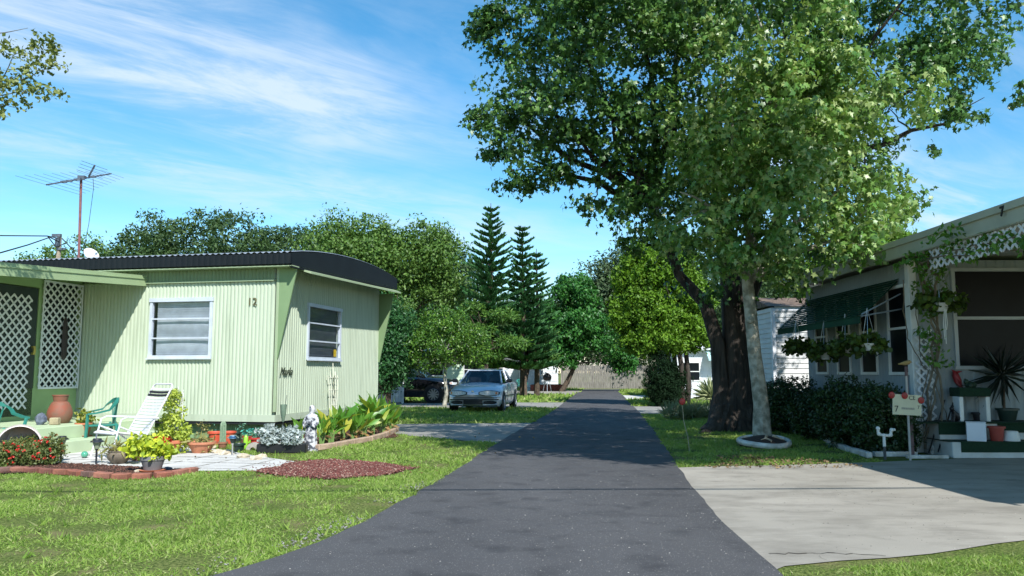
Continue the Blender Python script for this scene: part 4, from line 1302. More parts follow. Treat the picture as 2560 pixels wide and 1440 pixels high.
# sign with reflectors and post with bird
p = PT(2270, 1130, 12.0)
sg = thing('yard_sign', 'cream sign board numbered 7 with three red reflectors on a thin post', 'sign', (p.x + .03, 12.0, 0), R(4))
m_ = MB(); m_.cbox((0, 0, .62), (.026, .02, 1.24)); m_.build('post', mat('grey_sign_post', S(170, 170, 166)), sg)
bz = PT(2268, 1012, 12.0).z
m_ = MB(); m_.cbox((-.02, -.016, bz), (.44, .012, .30), 0, 0, R(3)); bd = m_.build('board', mat('cream_board', S(214, 210, 178), S(198, 194, 164), 4, .7), sg)
for (body, x, z, sz) in (('CE', .03, .075, .085), ('7', -.20, -.10, .13), ('7', .155, -.06, .07)):
    text(body, 'lettering', sz, Matrix.Translation((x - .02, -.024, bz + z)) @ Matrix.Rotation(R(90), 4, 'X'), dark, bd, .001)
m_ = MB(); m_.cbox((-.01, -.0235, bz - .055), (.20, .001, .03), 0, 0, R(3)); m_.build('worn_lettering', mat('faded_ink', S(170, 168, 150), S(140, 138, 124), 60, .8), bd)
redr = mat('red_reflector', S(168, 14, 24), S(128, 8, 16), 30, .35)
for (x, z) in ((-.255, .145), (-.055, .135), (.195, .065)):
    m_ = MB(); m_.lathe([(.001, 0), (.047, 0), (.05, .006), (.044, .014), (.001, .018)], (0, 0, 0), 20, Matrix.Translation((x, -.024, bz + z)) @ Matrix.Rotation(R(90), 4, 'X')); m_.build('reflector', redr, sg, True)
p2 = PT(2275, 1130, 12.6)
bp = thing('bird_post', 'grey post topped with a small tan bird behind the sign', 'post', (p2.x, 12.55, 0))
ztop = PT(2268, 916, 12.55).z
m_ = MB(); m_.cbox((0, 0, bz * .45), (.075, .03, bz * .9)); m_.cbox((-.02, 0, (ztop + bz * .5) / 2), (.04, .025, ztop - bz * .5)); m_.build('post', mat('reddish_wood', S(112, 88, 88), S(84, 70, 72), 6, .8), bp)
bird('bird_ornament', 'tan wooden bird perched on top of the grey post', (p2.x - .02, 12.55, ztop + .03), R(10), mat('tan_wood', S(176, 150, 96), S(150, 126, 80), 6, .7), .85, R(10), False)
# pvc riser
p = PT(2212, 1133, 12.15); p.z = 0
pvc = thing('water_riser', 'white plastic water pipe with two elbow outlets in front of the hedge', 'pipe', (p.x, p.y, 0))
m_ = MB(); m_.tube([(0, 0, 0), (0, 0, .20)], .022, 8); m_.build('base_pipe', mat('grey_pipe', S(60, 66, 70)), pvc)
m_ = MB(); r_ = .022
m_.tube([(0, 0, .19), (0, 0, .36)], r_, 10); m_.tube([(-.085, 0, .47), (-.085, 0, .39), (-.06, 0, .365), (.08, 0, .35), (.105, 0, .37), (.11, 0, .42), (.13, 0, .438), (.17, 0, .44)], r_ * .95, 10)
for q in ((-.085, 0, .46), (-.072, 0, .376), (0, 0, .355), (.10, 0, .36), (.12, 0, .435)): m_.ball(q, .031, 10)
m_.build('outlet_pipe', WHITE, pvc, True)
# white jug near steps
p = G(2335, 1132); t_ = thing('white_jug', 'white jug standing on its side by the porch wall', 'jug', (p.x, p.y + .12, .09), 0)
m_ = MB(); m_.lathe([(.05, 0), (.055, .12), (.04, .17), (.02, .2), (.02, .23)], (0, 0, 0), 14, Matrix.Rotation(R(20), 4, 'Y')); m_.build('jug_body', WHITE, t_, True)
m_ = MB(); m_.tube([(.06, -.02, .16), (.10, -.02, .12), (.07, -.02, .06)], .008, 6); m_.build('handle', WHITE, t_)
# canes leaning on the wall: vine stems and vine
vm = leafmat('vine_leaf', [S(58, 96, 36), S(84, 128, 48), S(110, 150, 60)], .35, .45)
vb = PT(2312, 1120, 13.0)
vine = thing('climbing_vine', 'twisted climbing vine with leaves growing up the porch corner to the lattice', 'vine', (vb.x, 13.0, 0))
def L_(u, v, Y): 
    q = PT(u, v, Y); return (q.x - vb.x, q.y - 13.0, q.z)
m_ = MB()
for k, pth in enumerate(([(2310, 1125, 13), (2335, 1000, 12.95), (2345, 880, 12.9), (2325, 780, 12.7), (2345, 690, 12.4), (2300, 655, 12.0)],
            [(2330, 1120, 13), (2318, 980, 13), (2352, 840, 12.9), (2310, 740, 12.7), (2292, 650, 12.2)],
            [(2345, 1125, 12.9), (2360, 1010, 12.9), (2330, 870, 12.9), (2350, 760, 12.8), (2305, 690, 12.5), (2330, 640, 11.8)],
            [(2275, 1110, 12.9), (2320, 930, 13), (2275, 860, 13), (2262, 800, 13), (2258, 700, 12.6)],
            [(2300, 1120, 12.9), (2345, 940, 13), (2300, 880, 13), (2290, 760, 12.9)],
            [(2370, 1060, 12.9), (2340, 960, 12.9), (2345, 830, 12.8)],
            [(2300, 650, 12.0), (2380, 625, 11.2), (2450, 610, 10.6), (2560, 590, 9.7)],
            [(2290, 660, 12.1), (2360, 640, 11.3), (2430, 640, 10.8), (2540, 625, 9.9)])):
    pts = [Vector(L_(*q)) for q in pth]; sp = []
    for a, b in zip(pts[:-1], pts[1:]):
        for j in range(4): sp.append(a.lerp(b, j / 4) + Vector((random.Random(k * 9 + j).uniform(-.03, .03), 0, random.Random(k * 5 + j).uniform(-.02, .02))))
    m_.tube(sp + [pts[-1]], .020 if k < 3 else .009, 6)
m_.build('stems', mat('vine_bark', S(120, 110, 92), S(88, 80, 66), 9, .9), vine, True)
bl = []
for (u, v, Y, ru, rv) in ((2300, 650, 12.0, 45, 32), (2350, 610, 11.3, 45, 32), (2385, 585, 10.9, 26, 22), (2330, 670, 12.2, 60, 36), (2420, 625, 10.9, 45, 32), (2470, 600, 10.4, 45, 30), (2530, 610, 9.9, 46, 20), (2560, 600, 9.6, 40, 22), (2310, 740, 12.7, 32, 40), (2350, 720, 12.5, 40, 36), (2325, 770, 12.8, 20, 36), (2320, 850, 12.9, 22, 26), (2345, 895, 12.9, 24, 22), (2330, 905, 12.9, 18, 14), (2300, 835, 12.9, 12, 10)):
    q = L_(u, v, Y); bl.append((q[0], q[1], q[2], ru * Y / FPX, .18, rv * Y / FPX))
P, D, c = crown(bl, 190, 5, .08, 5, .2, .35, .5)
leafy('leaves', vm, P, D, .075 + .045 * np.random.default_rng(1).random(len(P)), 'leaf', vine, 2, .9, .6)
# hanging baskets
hb_m = leafmat('basket_leaf', [S(60, 84, 30), S(96, 118, 44), S(44, 62, 30)], .3, .5)
def hanging(u, v, Y, r, label, seed, top, dark_=False, plant=True, big=1.0, pm_=None):
    p = PT(u, v, Y)
    t = thing('hanging_basket', label, 'hanging plant', p, 0, 'hanging baskets on the pale house')
    m_ = MB(); m_.lathe([(r * .62, -r * .75), (r * .8, -r * .3), (r, r * .05), (r * 1.08, r * .08), (r * 1.08, r * .16), (r * .96, r * .16), (r * .9, 0), (.001, 0)], (0, 0, 0), 18)
    m_.build('pot_body', pm_ or (MATS['dark_pot'] if dark_ else WHITE), t, True)
    m_ = MB()
    for k in range(3):
        a = k * 2.09; m_.tube([(math.cos(a) * r, math.sin(a) * r, r * .1), (0, 0, top)], .004, 4)
    m_.build('hanger', alum, t)
    if plant:
        bl = [(0, 0, r * .5, r * 2.0 * big, r * 1.3, r * 1.0), (r * .9, 0, -r * .1, r * 1.2 * big, r, r * .9), (-r * .9, 0, 0, r * 1.2 * big, r, r * .9)]
        P, D, c = crown(bl, 70, 7, .07, seed, .3, .5, .5)
        leafy('foliage', hb_m, P, D, .055 + .04 * np.random.default_rng(seed).random(len(P)), 'round', t, seed, 1.1, .5)
    return t
hanging(2172, 862, 13.4, .13, 'hanging basket with yellow green leaves at the near end of the awning', 31, .62)
hanging(2116, 868, 14.2, .14, 'white hanging pot with leafy plant, second from the near end of the awning', 32, .60)
hanging(2063, 884, 15.1, .15, 'low white hanging pot, third from the near end of the awning', 33, .62)
hanging(1992, 868, 16.4, .13, 'dark hanging pot with drooping leaves at the far end of the awning', 34, .55, True)
bk = hanging(2350, 762, 12.6, .145, 'white hanging pot with dangling cords in front of the big porch window', 35, .95, big=1.3)
m_ = MB()
for (x, z) in ((-.03, -.55), (.0, -.62), (.03, -.40)): m_.tube([(x * .4, -.14, -.08), (x, -.13, -.3), (x * .6, -.12, z)], .006, 4)
m_.build('cord', WHITE, bk)
# canes leaning against wall: three dark poles
for (pa, pb, lb) in (((2322, 1132, 12.75), (2362, 1000, 12.95), 'thin dark cane leaning on the wall left of the steps'), ((2345, 1130, 12.6), (2385, 1000, 12.95), 'thin dark cane standing close to the porch steps')):
    m_ = MB(); m_.tube([PT(*pa), PT(*pb)], .012, 6); a = m_.build('garden_cane', MATS['black_metal']); tag(a, lb, 'cane')

# ---- reflector stake in lawn
p = G(1724, 1128); q = PT(1705, 1004, p.y - .05)
rs = thing('reflector_stake', 'round red reflector on a thin crooked stake at the road edge', 'reflector', (p.x, p.y, 0))
m_ = MB(); d = q - p
m_.tube([(0, 0, -.02), (d.x * .3 + .01, 0, d.z * .3), (d.x * .62 - .012, 0, d.z * .6), (d.x, d.y, d.z)], .0075, 6); m_.build('stake', mat('pale_stick', S(160, 156, 130), S(120, 116, 94), 9, .9), rs)
m_ = MB(); m_.lathe([(.001, 0), (.05, 0), (.054, .007), (.046, .016), (.001, .02)], (0, 0, 0), 20, Matrix.Translation((d.x, d.y - .01, d.z)) @ Matrix.Rotation(R(90), 4, 'X')); m_.build('reflector', redr, rs, True)

# ---- maple ring planter
p = G(1910, 1117)
rg = thing('tree_ring', 'white painted ring planter around the foot of the maple', 'tree ring', (p.x, p.y, 0))
m_ = MB()
def ringf(i, j):
    a = 2 * math.pi * i; b = 2 * math.pi * j
    rr = .42 + .012 * math.sin(3 * a + 1)
    return Vector(((rr + .045 * math.cos(b)) * math.cos(a), (rr + .045 * math.cos(b)) * math.sin(a) * 1.02, .045 + .05 * math.sin(b) + .012 * math.sin(2 * a) + .045 * (1 + math.sin(a))))
m_.grid(ringf, 49, 13); m_.build('ring', mat('worn_white_rubber', S(214, 212, 204), S(170, 166, 154), 8, .75, bump=.006), rg, True)
m_ = MB(); m_.lathe([(.41, .0), (.41, .05), (.3, .085), (.15, .13), (.001, .16)], (0, 0, 0), 24); m_.v = [(x, y, z + .045 * (1 + y / .42) if z > .01 else 0) for (x, y, z) in m_.v]; m_.build('mulch', mat('dark_mulch', S(70, 56, 48), S(34, 27, 24), 30, .95, bump=.05, bscale=70), rg, True)
m_ = MB()
m_.tube([(.02, -.10, .20), (-.03, -.20, .165), (.05, -.27, .13), (.02, -.33, .11)], [.028, .02, .014, .006], 7); m_.tube([(.14, -.08, .2), (.22, -.13, .16), (.32, -.12, .13)], [.026, .016, .006], 7); m_.tube([(-.03, -.20, .165), (-.12, -.22, .14)], [.014, .006], 6)
m_.build('roots', mat('pale_root', S(186, 170, 146), S(150, 134, 112), 9, .8), rg, True)

# ================================================================== maple and old tree
maple_m = leafmat('maple_leaf', [S(62, 102, 40), S(90, 132, 54), S(120, 156, 74), S(76, 118, 48), S(150, 174, 102), S(172, 186, 120)], .30, .40, .5)
old_m = leafmat('oldtree_leaf', [S(52, 86, 38), S(74, 114, 50), S(104, 144, 66), S(60, 96, 42)], .28, .4, .45)
pale_bark = mat('pale_maple_bark', S(172, 168, 152), S(118, 116, 100), 7, .85, bump=.02, bscale=30, lo=.4, hi=.6, bsc=(1, 1, .4))
mb0 = G(1910, 1112); MBX, MBY = mb0.x, mb0.y
maple = thing('young_maple', 'young maple with pale slim trunk growing out of the white ring', 'tree', (MBX, MBY, 0))
def LP(u, v, Y, o): 
    q = PT(u, v, Y); return Vector((q.x - o[0], q.y - o[1], q.z))
mo = (MBX, MBY)
m_ = MB()
tp = [Vector((0, 0, .0)), Vector((-.02, .02, .15)), LP(1903, 1010, MBY, mo), LP(1886, 880, MBY, mo), LP(1876, 780, MBY, mo), LP(1868, 700, MBY, mo)]
m_.tube(tp, [.26, .175, .138, .118, .11, .105], 14, True, .05, 3)
fk = tp[-1]
def limbs_to(mb, st, tgts, r0, r1, seed, n=7):
    out = []
    for i, t in enumerate(tgts):
        out.append(limb(mb, st, t, r0, r1, seed + i, n, .10, 6, .02))
    return out
A_ = limbs_to(m_, fk, [LP(1985, 560, 14.3, mo), LP(1850, 420, 14.0, mo), LP(1780, 520, 13.8, mo), LP(1930, 300, 14.2, mo), LP(2080, 600, 14.6, mo)], .09, .03, 50)
for k, l_ in enumerate(A_):
    limbs_to(m_, l_[-1], [LP(*q, mo) for q in [[(2150, 450, 14), (2050, 250, 13.6), (1990, 380, 13.2)], [(1800, 200, 13.6), (1900, 80, 14)], [(1700, 480, 13.4), (1690, 560, 13.6)], [(1980, 60, 14), (1860, -100, 14)], [(2180, 620, 14.2), (2200, 500, 14)]][k]], .035, .008, 80 + 9 * k, 6)
# burr on the trunk
m_.ball(tuple(LP(1876, 800, MBY - .1, mo)), .07, 8)
m_.build('trunk', pale_bark, maple, True)
bl = [blob(*q) for q in ((1900, 570, 14.2, 200, 120), (1770, 500, 13.9, 95, 80), (2130, 470, 14.2, 130, 110), (1960, 450, 13.6, 190, 100), (2120, 620, 14.0, 80, 55), (1850, 300, 13.9, 190, 190), (2080, 260, 13.9, 180, 180), (1930, 60, 14, 230, 200), (1740, 570, 13.8, 60, 60), (1880, 650, 14.2, 120, 50), (2080, 660, 13.8, 50, 26), (2215, 330, 14.2, 50, 80), (1700, 420, 13.9, 60, 60), (2190, 560, 14, 60, 50))]
bl = [(b[0] - MBX, b[1] - MBY, b[2], b[3], min(b[4], 1.35), b[5]) for b in bl]
P, D, c = crown(boughs(bl, 85, .66, 17, .35), 760, 30, .24, 101, .55, .75, .75)
rng = np.random.default_rng(5)
leafy('crown', maple_m, P, D, .080 + .065 * rng.random(len(P)), 'maple', maple, 6, .95, .5)
# old tree
ob = G(1830, 1078); OX, OY = ob.x, ob.y
oo = (OX, OY)
old = thing('old_shade_tree', 'massive old shade tree with dark fluted trunk left of the young maple', 'tree', (OX, OY, 0))
m_ = MB()
def OP(u, v, Y): return LP(u, v, Y, oo)
m_.tube([OP(1792, 1088, OY - .05), OP(1800, 1060, OY), OP(1805, 980, OY), OP(1795, 860, OY), OP(1765, 760, OY), OP(1700, 690, OY + .3), OP(1660, 590, OY + .3), OP(1600, 420, OY)], [.38, .28, .20, .17, .155, .12, .10, .07], 12, True, .1, 1)
m_.tube([OP(1840, 1095, OY), OP(1842, 1060, OY + .05), OP(1843, 960, OY + .1), OP(1838, 820, OY + .1), OP(1830, 700, OY), OP(1800, 520, OY - .2), OP(1780, 250, OY)], [.54, .42, .33, .29, .26, .19, .12], 14, True, .12, 2)
m_.tube([OP(1868, 1090, OY), OP(1866, 1060, OY + .1), OP(1862, 980, OY + .1), OP(1862, 850, OY + .1), OP(1875, 740, OY), OP(1940, 560, OY - .2), OP(2050, 300, OY - .3)], [.42, .30, .23, .20, .17, .13, .08], 12, True, .1, 3)
for k, (u, v, r) in enumerate(((1745, 1088, .10), (1775, 1100, .12), (1815, 1106, .13), (1885, 1102, .12), (1905, 1086, .1))):
    m_.tube([OP(1800 + k * 18, 1020, OY - .1), OP((u + 1830) / 2, 1070, OY - .35), OP(u, v - 4, OY - .45) + Vector((0, 0, -.06))], [.20, .15, .05], 9, True, .08, k)
for i, (u, v, Y) in enumerate(((1400, 300, 16.5), (1300, 200, 16.5), (1450, 120, 16.5), (1600, 60, 16), (1550, 400, 16.5), (1700, -100, 17), (1330, 400, 16.5), (1250, 260, 16.8), (1500, 250, 15.8), (1680, 250, 15.8))):
    l_ = limb(m_, OP(1640, 520, OY), OP(u, v, Y), .10, .02, 200 + i, 6, .10, 6)
    for j in range(3): 
        e = l_[3 + j]; rr = random.Random(i * 5 + j); limb(m_, e, e + Vector((rr.uniform(-1, .6), rr.uniform(-.8, .8), rr.uniform(-.6, .8))), .025, .006, 300 + i * 3 + j, 5)
for i, (u, v, Y) in enumerate(((2200, 100, 15.5), (2380, 150, 15), (2420, 60, 15), (2100, -50, 15.5), (2300, -60, 15.5), (2440, 280, 14.6), (2200, 420, 15.5), (1950, 0, 16))):
    l_ = limb(m_, OP(2000, 420, OY - .3), OP(u, v, Y), .09, .015, 400 + i, 6, .10, 6)
    for j in range(3):
        e = l_[3 + j]; rr = random.Random(i * 7 + j); limb(m_, e, e + Vector((rr.uniform(-.6, .9), rr.uniform(-.8, .8), rr.uniform(-.5, .8))), .022, .006, 500 + i * 3 + j, 5)
m_.build('trunk', bark_dark, old, True)
obl = [(1365, 100, 17, 125, 140), (1315, 270, 17, 100, 85), (1450, 300, 16.6, 150, 150), (1340, 370, 16.6, 100, 60), (1560, 150, 16.2, 240, 240), (1600, 440, 16.8, 150, 150), (1480, 420, 16.6, 70, 45), (1620, 570, 17, 70, 45), (2340, 130, 15.2, 90, 80), (1720, 350, 16.6, 190, 220), (1750, 620, 17, 110, 80), (1900, 150, 16.6, 260, 260), (2050, 380, 16.2, 170, 190), (1960, 620, 17, 150, 70), (2080, 560, 16.6, 120, 100),
       (2200, 120, 15.6, 220, 170), (2440, 40, 15.2, 120, 80), (2470, 160, 15, 80, 36), (2230, 470, 15.4, 45, 55), (2230, 270, 15.4, 80, 60), (1500, -150, 16.5, 320, 240), (1850, -250, 16.5, 400, 260), (2250, -150, 15.6, 350, 230), (1760, 700, 17.3, 70, 40), (1815, 770, 17.5, 70, 24)]
bl = [blob(*q) for q in obl]
bl = [(b[0] - OX, b[1] - OY, b[2], b[3], min(b[4], 2.2), b[5]) for b in bl]
bl += [(2.3 - OX, 12 - OY, 8.3, 1.8, 1.8, .9), (2.6 - OX, 15 - OY, 9.0, 2, 2, 1), (3.0 - OX, 10.6 - OY, 7.9, 1.4, 1.4, .8)]     # boughs above the frame that shade the road
P, D, c = crown(boughs(bl, 250, .85, 18, .40), 2300, 32, .30, 111, .5, .6, .7); N1 = LAST_N
sp_bl = [blob(*q) for q in ((2400, 285, 14.6, 70, 26), (2330, 250, 14.8, 60, 24), (1220, 300, 16.8, 70, 22), (1215, 110, 17, 50, 30), (1310, 462, 16.6, 75, 18), (1380, 440, 16.6, 60, 25), (1230, 380, 16.8, 40, 18), (2540, 230, 14.8, 70, 30), (1240, 60, 16.9, 70, 40), (1540, 520, 16.8, 45, 45), (1600, 610, 17, 40, 30))]
sp_bl = [(b[0] - OX, b[1] - OY, b[2], b[3], b[4] * .6, b[5]) for b in sp_bl]
P2, D2, c2 = crown(sp_bl, 120, 30, .20, 112, .1, .6, .6)
P = np.r_[P, P2]; D = np.r_[D, D2]; LAST_N = np.r_[N1, LAST_N]
rng = np.random.default_rng(6)
leafy('crown', old_m, P, D, .085 + .06 * rng.random(len(P)), 'maple', old, 7, .95, .5)
# overhanging branch at top left from a tree beyond the frame
lt_ = thing('overhanging_tree', 'sparse leafy branch of a tree reaching into the upper left corner', 'tree', (-9.6, 9.5, 0))
lo_ = (-9.6, 9.5)
m_ = MB()
m_.tube([(0, 0, 0), (0, 0, .15), (.1, 0, 2), (.2, .1, 4.4), (.5, .1, 6.5)], [.3, .22, .17, .13, .06], 10, True, .06, 1)
br = [(PT(-60, 250, 10.5), PT(60, 185, 10.5)), (PT(-60, 250, 10.5), PT(150, 160, 10.5)), (PT(-60, 250, 10.5), PT(110, 220, 10.5)), (PT(-60, 250, 10.5), PT(40, 270, 10.5)), (PT(-60, 250, 10.5), PT(70, 120, 10.5)), (PT(-100, 100, 10.5), PT(70, 70, 10.5))]
off = Vector((lo_[0], lo_[1], 0))
limb(m_, (.2, .1, 4.0), PT(-60, 250, 10.5) - off, .06, .02, 3)
limb(m_, (.2, .1, 4.4), PT(-100, 100, 10.5) - off, .05, .015, 4)
for i, (a, b) in enumerate(br): limb(m_, a - off, b - off, .012, .003, i + 10, 5, .2)
m_.build('trunk', bark_grey, lt_, True)
bl = [blob(*q) for q in ((45, 180, 10.5, 60, 30), (110, 150, 10.5, 50, 32), (120, 235, 10.5, 26, 14), (30, 130, 10.5, 45, 22), (20, 240, 10.5, 40, 30), (70, 215, 10.5, 40, 18), (110, 110, 10.5, 35, 14), (8, 285, 10.5, 20, 14), (-80, 200, 10.5, 80, 110))]
bl = [(b[0] - lo_[0], b[1] - lo_[1], b[2], b[3], .3, b[5]) for b in bl]
P, D, c = crown(bl, 190, 8, .07, 15, .1, .2, .5)
leafy('crown', leafmat('olive_leaf', [S(116, 130, 66), S(140, 148, 80), S(94, 110, 54)], .35, .5), P, D, .05 + .03 * np.random.default_rng(2).random(len(P)), 'leaf', lt_, 9, 1.3, .3)

# tree beside the pale house, its crown hanging above the frame and shading the road and lawn
rb = (9.6, 3.6)
rbl = [(4.7, 7.5, 7.1, 1.7, 1.9, 1.0), (3.2, 7.8, 7.2, 1.5, 1.5, .8), (2.6, 9.0, 7.6, 1.2, 1.2, .7), (4.6, 9.2, 7.8, 1.6, 1.3, .8), (6.3, 7.7, 7.3, 1.5, 1.6, 1.0), (5.1, 5.9, 6.9, 1.1, 1.0, .8), (7.6, 6.5, 7.8, 1.4, 1.6, 1.1)]
rbl = [(b[0] - rb[0], b[1] - rb[1], b[2], b[3], b[4], b[5]) for b in rbl]
rt = thing('roadside_tree', 'tree beside the pale house whose crown shades the road from above the picture', 'tree', (rb[0], rb[1], 0))
P, D, c = crown(rbl, 680, 46, .36, 131, .2, .5, .7)
leafy('crown', old_m, P, D, .09 + .05 * np.random.default_rng(3).random(len(P)), 'maple', rt, 7, .95, .5)
m_ = MB(); m_.tube([(0, 0, 0), (0, 0, .2), (-.2, .2, 2.5), (-.8, .8, 4.8), (-2.0, 2.2, 6.4)], [.34, .26, .2, .16, .11], 10, True, .06, 1)
for i, b in enumerate(rbl): limb(m_, (-2.0, 2.2, 6.4), b[:3], .08, .02, 900 + i)
m_.build('trunk', bark_grey, rt, True)

# ================================================================== cars
tyre_m = mat('tyre', S(32, 32, 33), S(24, 24, 25), 9, .85)
rim_m = mat('alloy_rim', S(176, 180, 186), S(150, 154, 160), 4, .3, metal=.8)
blackp = mat('black_plastic', S(22, 23, 25), S(16, 17, 19), 4, .5)
lamp_m = mat('clear_lamp', S(226, 228, 228), S(186, 190, 192), 30, .2, spec=.8, coat=.6)
amber_m = mat('amber_lamp', S(214, 120, 50), rough=.2, coat=.5)
chrome_m = mat('chrome', S(214, 216, 220), rough=.15, metal=1.0)
seat_m = mat('car_seat', S(60, 60, 64), rough=.9)
def car_glass():
    m = NT('car_glass')
    a = m.n('ShaderNodeBsdfTransparent'); a.inputs[0].default_value = (.42, .47, .50, 1)
    b = m.n('ShaderNodeBsdfGlossy'); b.inputs['Roughness'].default_value = .02
    x = m.n('ShaderNodeMixShader'); fr = m.n('ShaderNodeFresnel'); fr.inputs[0].default_value = 1.6
    m.l(fr.outputs[0], x.inputs[0]); m.l(a.outputs[0], x.inputs[1]); m.l(b.outputs[0], x.inputs[2])
    return m.done(x.outputs[0])
cglass = car_glass()
def make_car(name, label, loc, rz, paint, W, st, cab, wheels, wr, detail, cat='car'):
    """st: stations (x, half width, low z, belt z, top z); cab: list of (x, z, half width) outline of the glasshouse"""
    t = thing(name, label, cat, loc, rz)
    fx = st[0][0]; bx = st[-1][0]
    def dfm(p):
        x, y, z = p
        q = abs(y) / W
        if x > fx - 1.0: x -= .30 * q ** 2.4 * (x - fx + 1.0)
        if x < bx + .8: x += .22 * q ** 2.4 * (bx + .8 - x)
        return (x, y, z)
    def dv(mb): mb.v = [dfm(p) for p in mb.v]; return mb
    m_ = MB(); vs, fs = [], []
    for (x, w, zl, zb, zt) in st:
        half = [(0, zl), (w * .90, zl), (w * .985, zl + .10), (w, zl + (zb - zl) * .45), (w * .985, zb - .06), (w * .93, zb), (w * .70, zt - .01), (w * .35, zt + .012), (0, zt + .018)]
        ring = [(x, y, z) for (y, z) in half] + [(x, -y, z) for (y, z) in half[-2:0:-1]]
        vs += ring
    n = len(vs) // len(st)
    for i in range(len(st) - 1):
        for k in range(n):
            j = (k + 1) % n
            fs.append((i * n + k, i * n + j, (i + 1) * n + j, (i + 1) * n + k))
    fs.append(tuple(range(n))); fs.append(tuple(range((len(st) - 1) * n, len(st) * n))[::-1])
    m_.add(vs, fs)
    body = dv(m_).build('body', paint, t, True)
    # glasshouse: roof and pillars
    m_ = MB()
    (xa, za, wa), (xb, zb2, wb), (xm, zm, wm_), (xc, zc, wc), (xd, zd, wd) = cab
    def bar(p, q, r): m_.tube([p, q], r, 6)
    tops = [(xb, zb2, wb), (xm, zm, wm_), (xc, zc, wc)]
    vs, fs = [], []
    for (x, z, w) in tops:
        vs += [(x, w * s, z + .035 * (1 - s * s)) for s in (-1, -.6, 0, .6, 1)] + [(x, w * s, z - .03) for s in (-1, 1)]
    for i in range(2):
        a = 7 * i; b = a + 7
        for k in range(4): fs.append((a + k, a + k + 1, b + k + 1, b + k))
        fs.append((a, b, b + 5, a + 5)); fs.append((a + 4, a + 6, b + 6, b + 4))
    m_.add(vs, fs)
    for s in (-1, 1):
        bar((xa, wa * s, za), (xb, wb * s, zb2), .028); bar((xb, wb * s, zb2 - .01), (xm, wm_ * s, zm - .01), .024); bar((xm, wm_ * s, zm - .01), (xc, wc * s, zc - .01), .024)
        bar((xc, wc * s, zc), (xd, wd * s, zd), .045)
        xp = (xa + xd) / 2 + .05; bar((xp, (wa + .02) * s, za), (xm - .05, wm_ * s, zm), .035)
    bar((xb, -wb, zb2), (xb, wb, zb2), .025); bar((xc, -wc, zc), (xc, wc, zc), .025)
    m_.build('roof', paint, t, True)
    g = MB(); g.quad((xa + .01, -wa, za + .0), (xa + .01, wa, za), (xb + .012, wb, zb2), (xb + .012, -wb, zb2)); g.build('windshield', cglass, t)
    g = MB(); g.quad((xd, wd, zd), (xd, -wd, zd), (xc - .01, -wc, zc), (xc - .01, wc, zc)); g.build('rear_window', cglass, t)
    for s in (-1, 1):
        xp = (xa + xd) / 2 + .05
        g = MB(); g.add([(xa - .08, (wa) * s, za), (xp + .03, (wa + .01) * s, za), (xm - .02, wm_ * s, zm - .02), (xb - .03, wb * s, zb2 - .03)], [(0, 1, 2, 3)]); g.build('side_window', cglass, t)
        g = MB(); g.add([(xp - .03, (wa + .01) * s, za), (xd + .12, wd * s, za), (xc + .03, wc * s, zc - .02), (xm - .08, wm_ * s, zm - .02)], [(0, 1, 2, 3)]); g.build('side_window', cglass, t)
    g = MB(); g.box(xd + .15, xa - .2, -wa + .1, wa - .1, za - .30, za - .06)
    for s in (-1, 1):
        for x in (xa - .95, xd + .55): g.bbox((x, .36 * s, za + .05), (.16, .42, .46), .05); g.bbox((x - .02, .36 * s, za + .36), (.10, .24, .16), .04)
    g.tube([(xa - .48 + .10 * math.sin(a), .36 + .17 * math.cos(a), za + .04 + .15 * math.sin(a)) for a in [k * .5236 for k in range(13)]], .015, 5)
    g.build('seats', seat_m, t)
    # wheels
    for x in wheels:
        for s in (-1, 1):
            yy = (W - .10) * s
            ar = MB(); ar.lathe([(.001, 0), (wr + .055, 0), (wr + .055, .16), (.001, .16)], (0, 0, 0), 26, Matrix.Translation((x, (W + .004) * s, wr + .01)) @ Matrix.Rotation(R(90 if s > 0 else -90), 4, 'X'))
            ar.build('wheel_arch', blackp, t)
            Mx = Matrix.Translation((x, (W + .018) * s, wr)) @ Matrix.Rotation(R(90 if s > 0 else -90), 4, 'X')
            tm = MB(); tm.lathe([(wr * .62, .0), (wr * .80, -.004), (wr * .97, .012), (wr, .04), (wr, .19), (wr * .9, .21)], (0, 0, 0), 30, Mx, cap0=False); wh = tm.build('wheel', tyre_m, t, True)
            rm_ = MB(); rm_.lathe([(wr * .66, .0), (wr * .64, -.006), (wr * .60, .03), (wr * .55, .05), (.001, .05)], (0, 0, 0), 30, Mx, cap0=False)
            for k in range(detail.get('spokes', 6)):
                a = k * 2 * math.pi / detail.get('spokes', 6)
                Ms = Mx @ Matrix.Rotation(a, 4, 'Z'); rm_.box(.03, wr * .60, -.030, .030, .004, .03, Ms)
            rm_.lathe([(.06, .0), (.05, -.008), (.001, -.008)], (0, 0, 0), 12, Mx)
            rm_.build('rim', rim_m, wh)
            if detail.get('spokes', 6):
                dk = MB(); dk.lathe([(.001, .044), (wr * .56, .044), (wr * .56, .049), (.001, .049)], (0, 0, 0), 20, Mx); dk.build('brake_disc', blackp, wh)
    # front
    def face(z0, z1, y0, y1, xo, name, m, k=8, shape=None):
        q = MB(); vs, fs = [], []
        for i in range(k + 1):
            y = y0 + (y1 - y0) * i / k
            a, b = z0, z1
            if shape: a, b = shape(i / k, z0, z1)
            vs += [(xo, y, a), (xo, y, b), (xo - .06, y, b), (xo - .06, y, a)]
        for i in range(k):
            A = 4 * i; B = A + 4
            fs += [(A, B, B + 1, A + 1), (A + 1, B + 1, B + 2, A + 2), (A, A + 3, B + 3, B)]
        fs += [(0, 1, 2, 3), (4 * k + 3, 4 * k + 2, 4 * k + 1, 4 * k)]
        q.add(vs, fs); dv(q); return q.build(name, m, t, True)
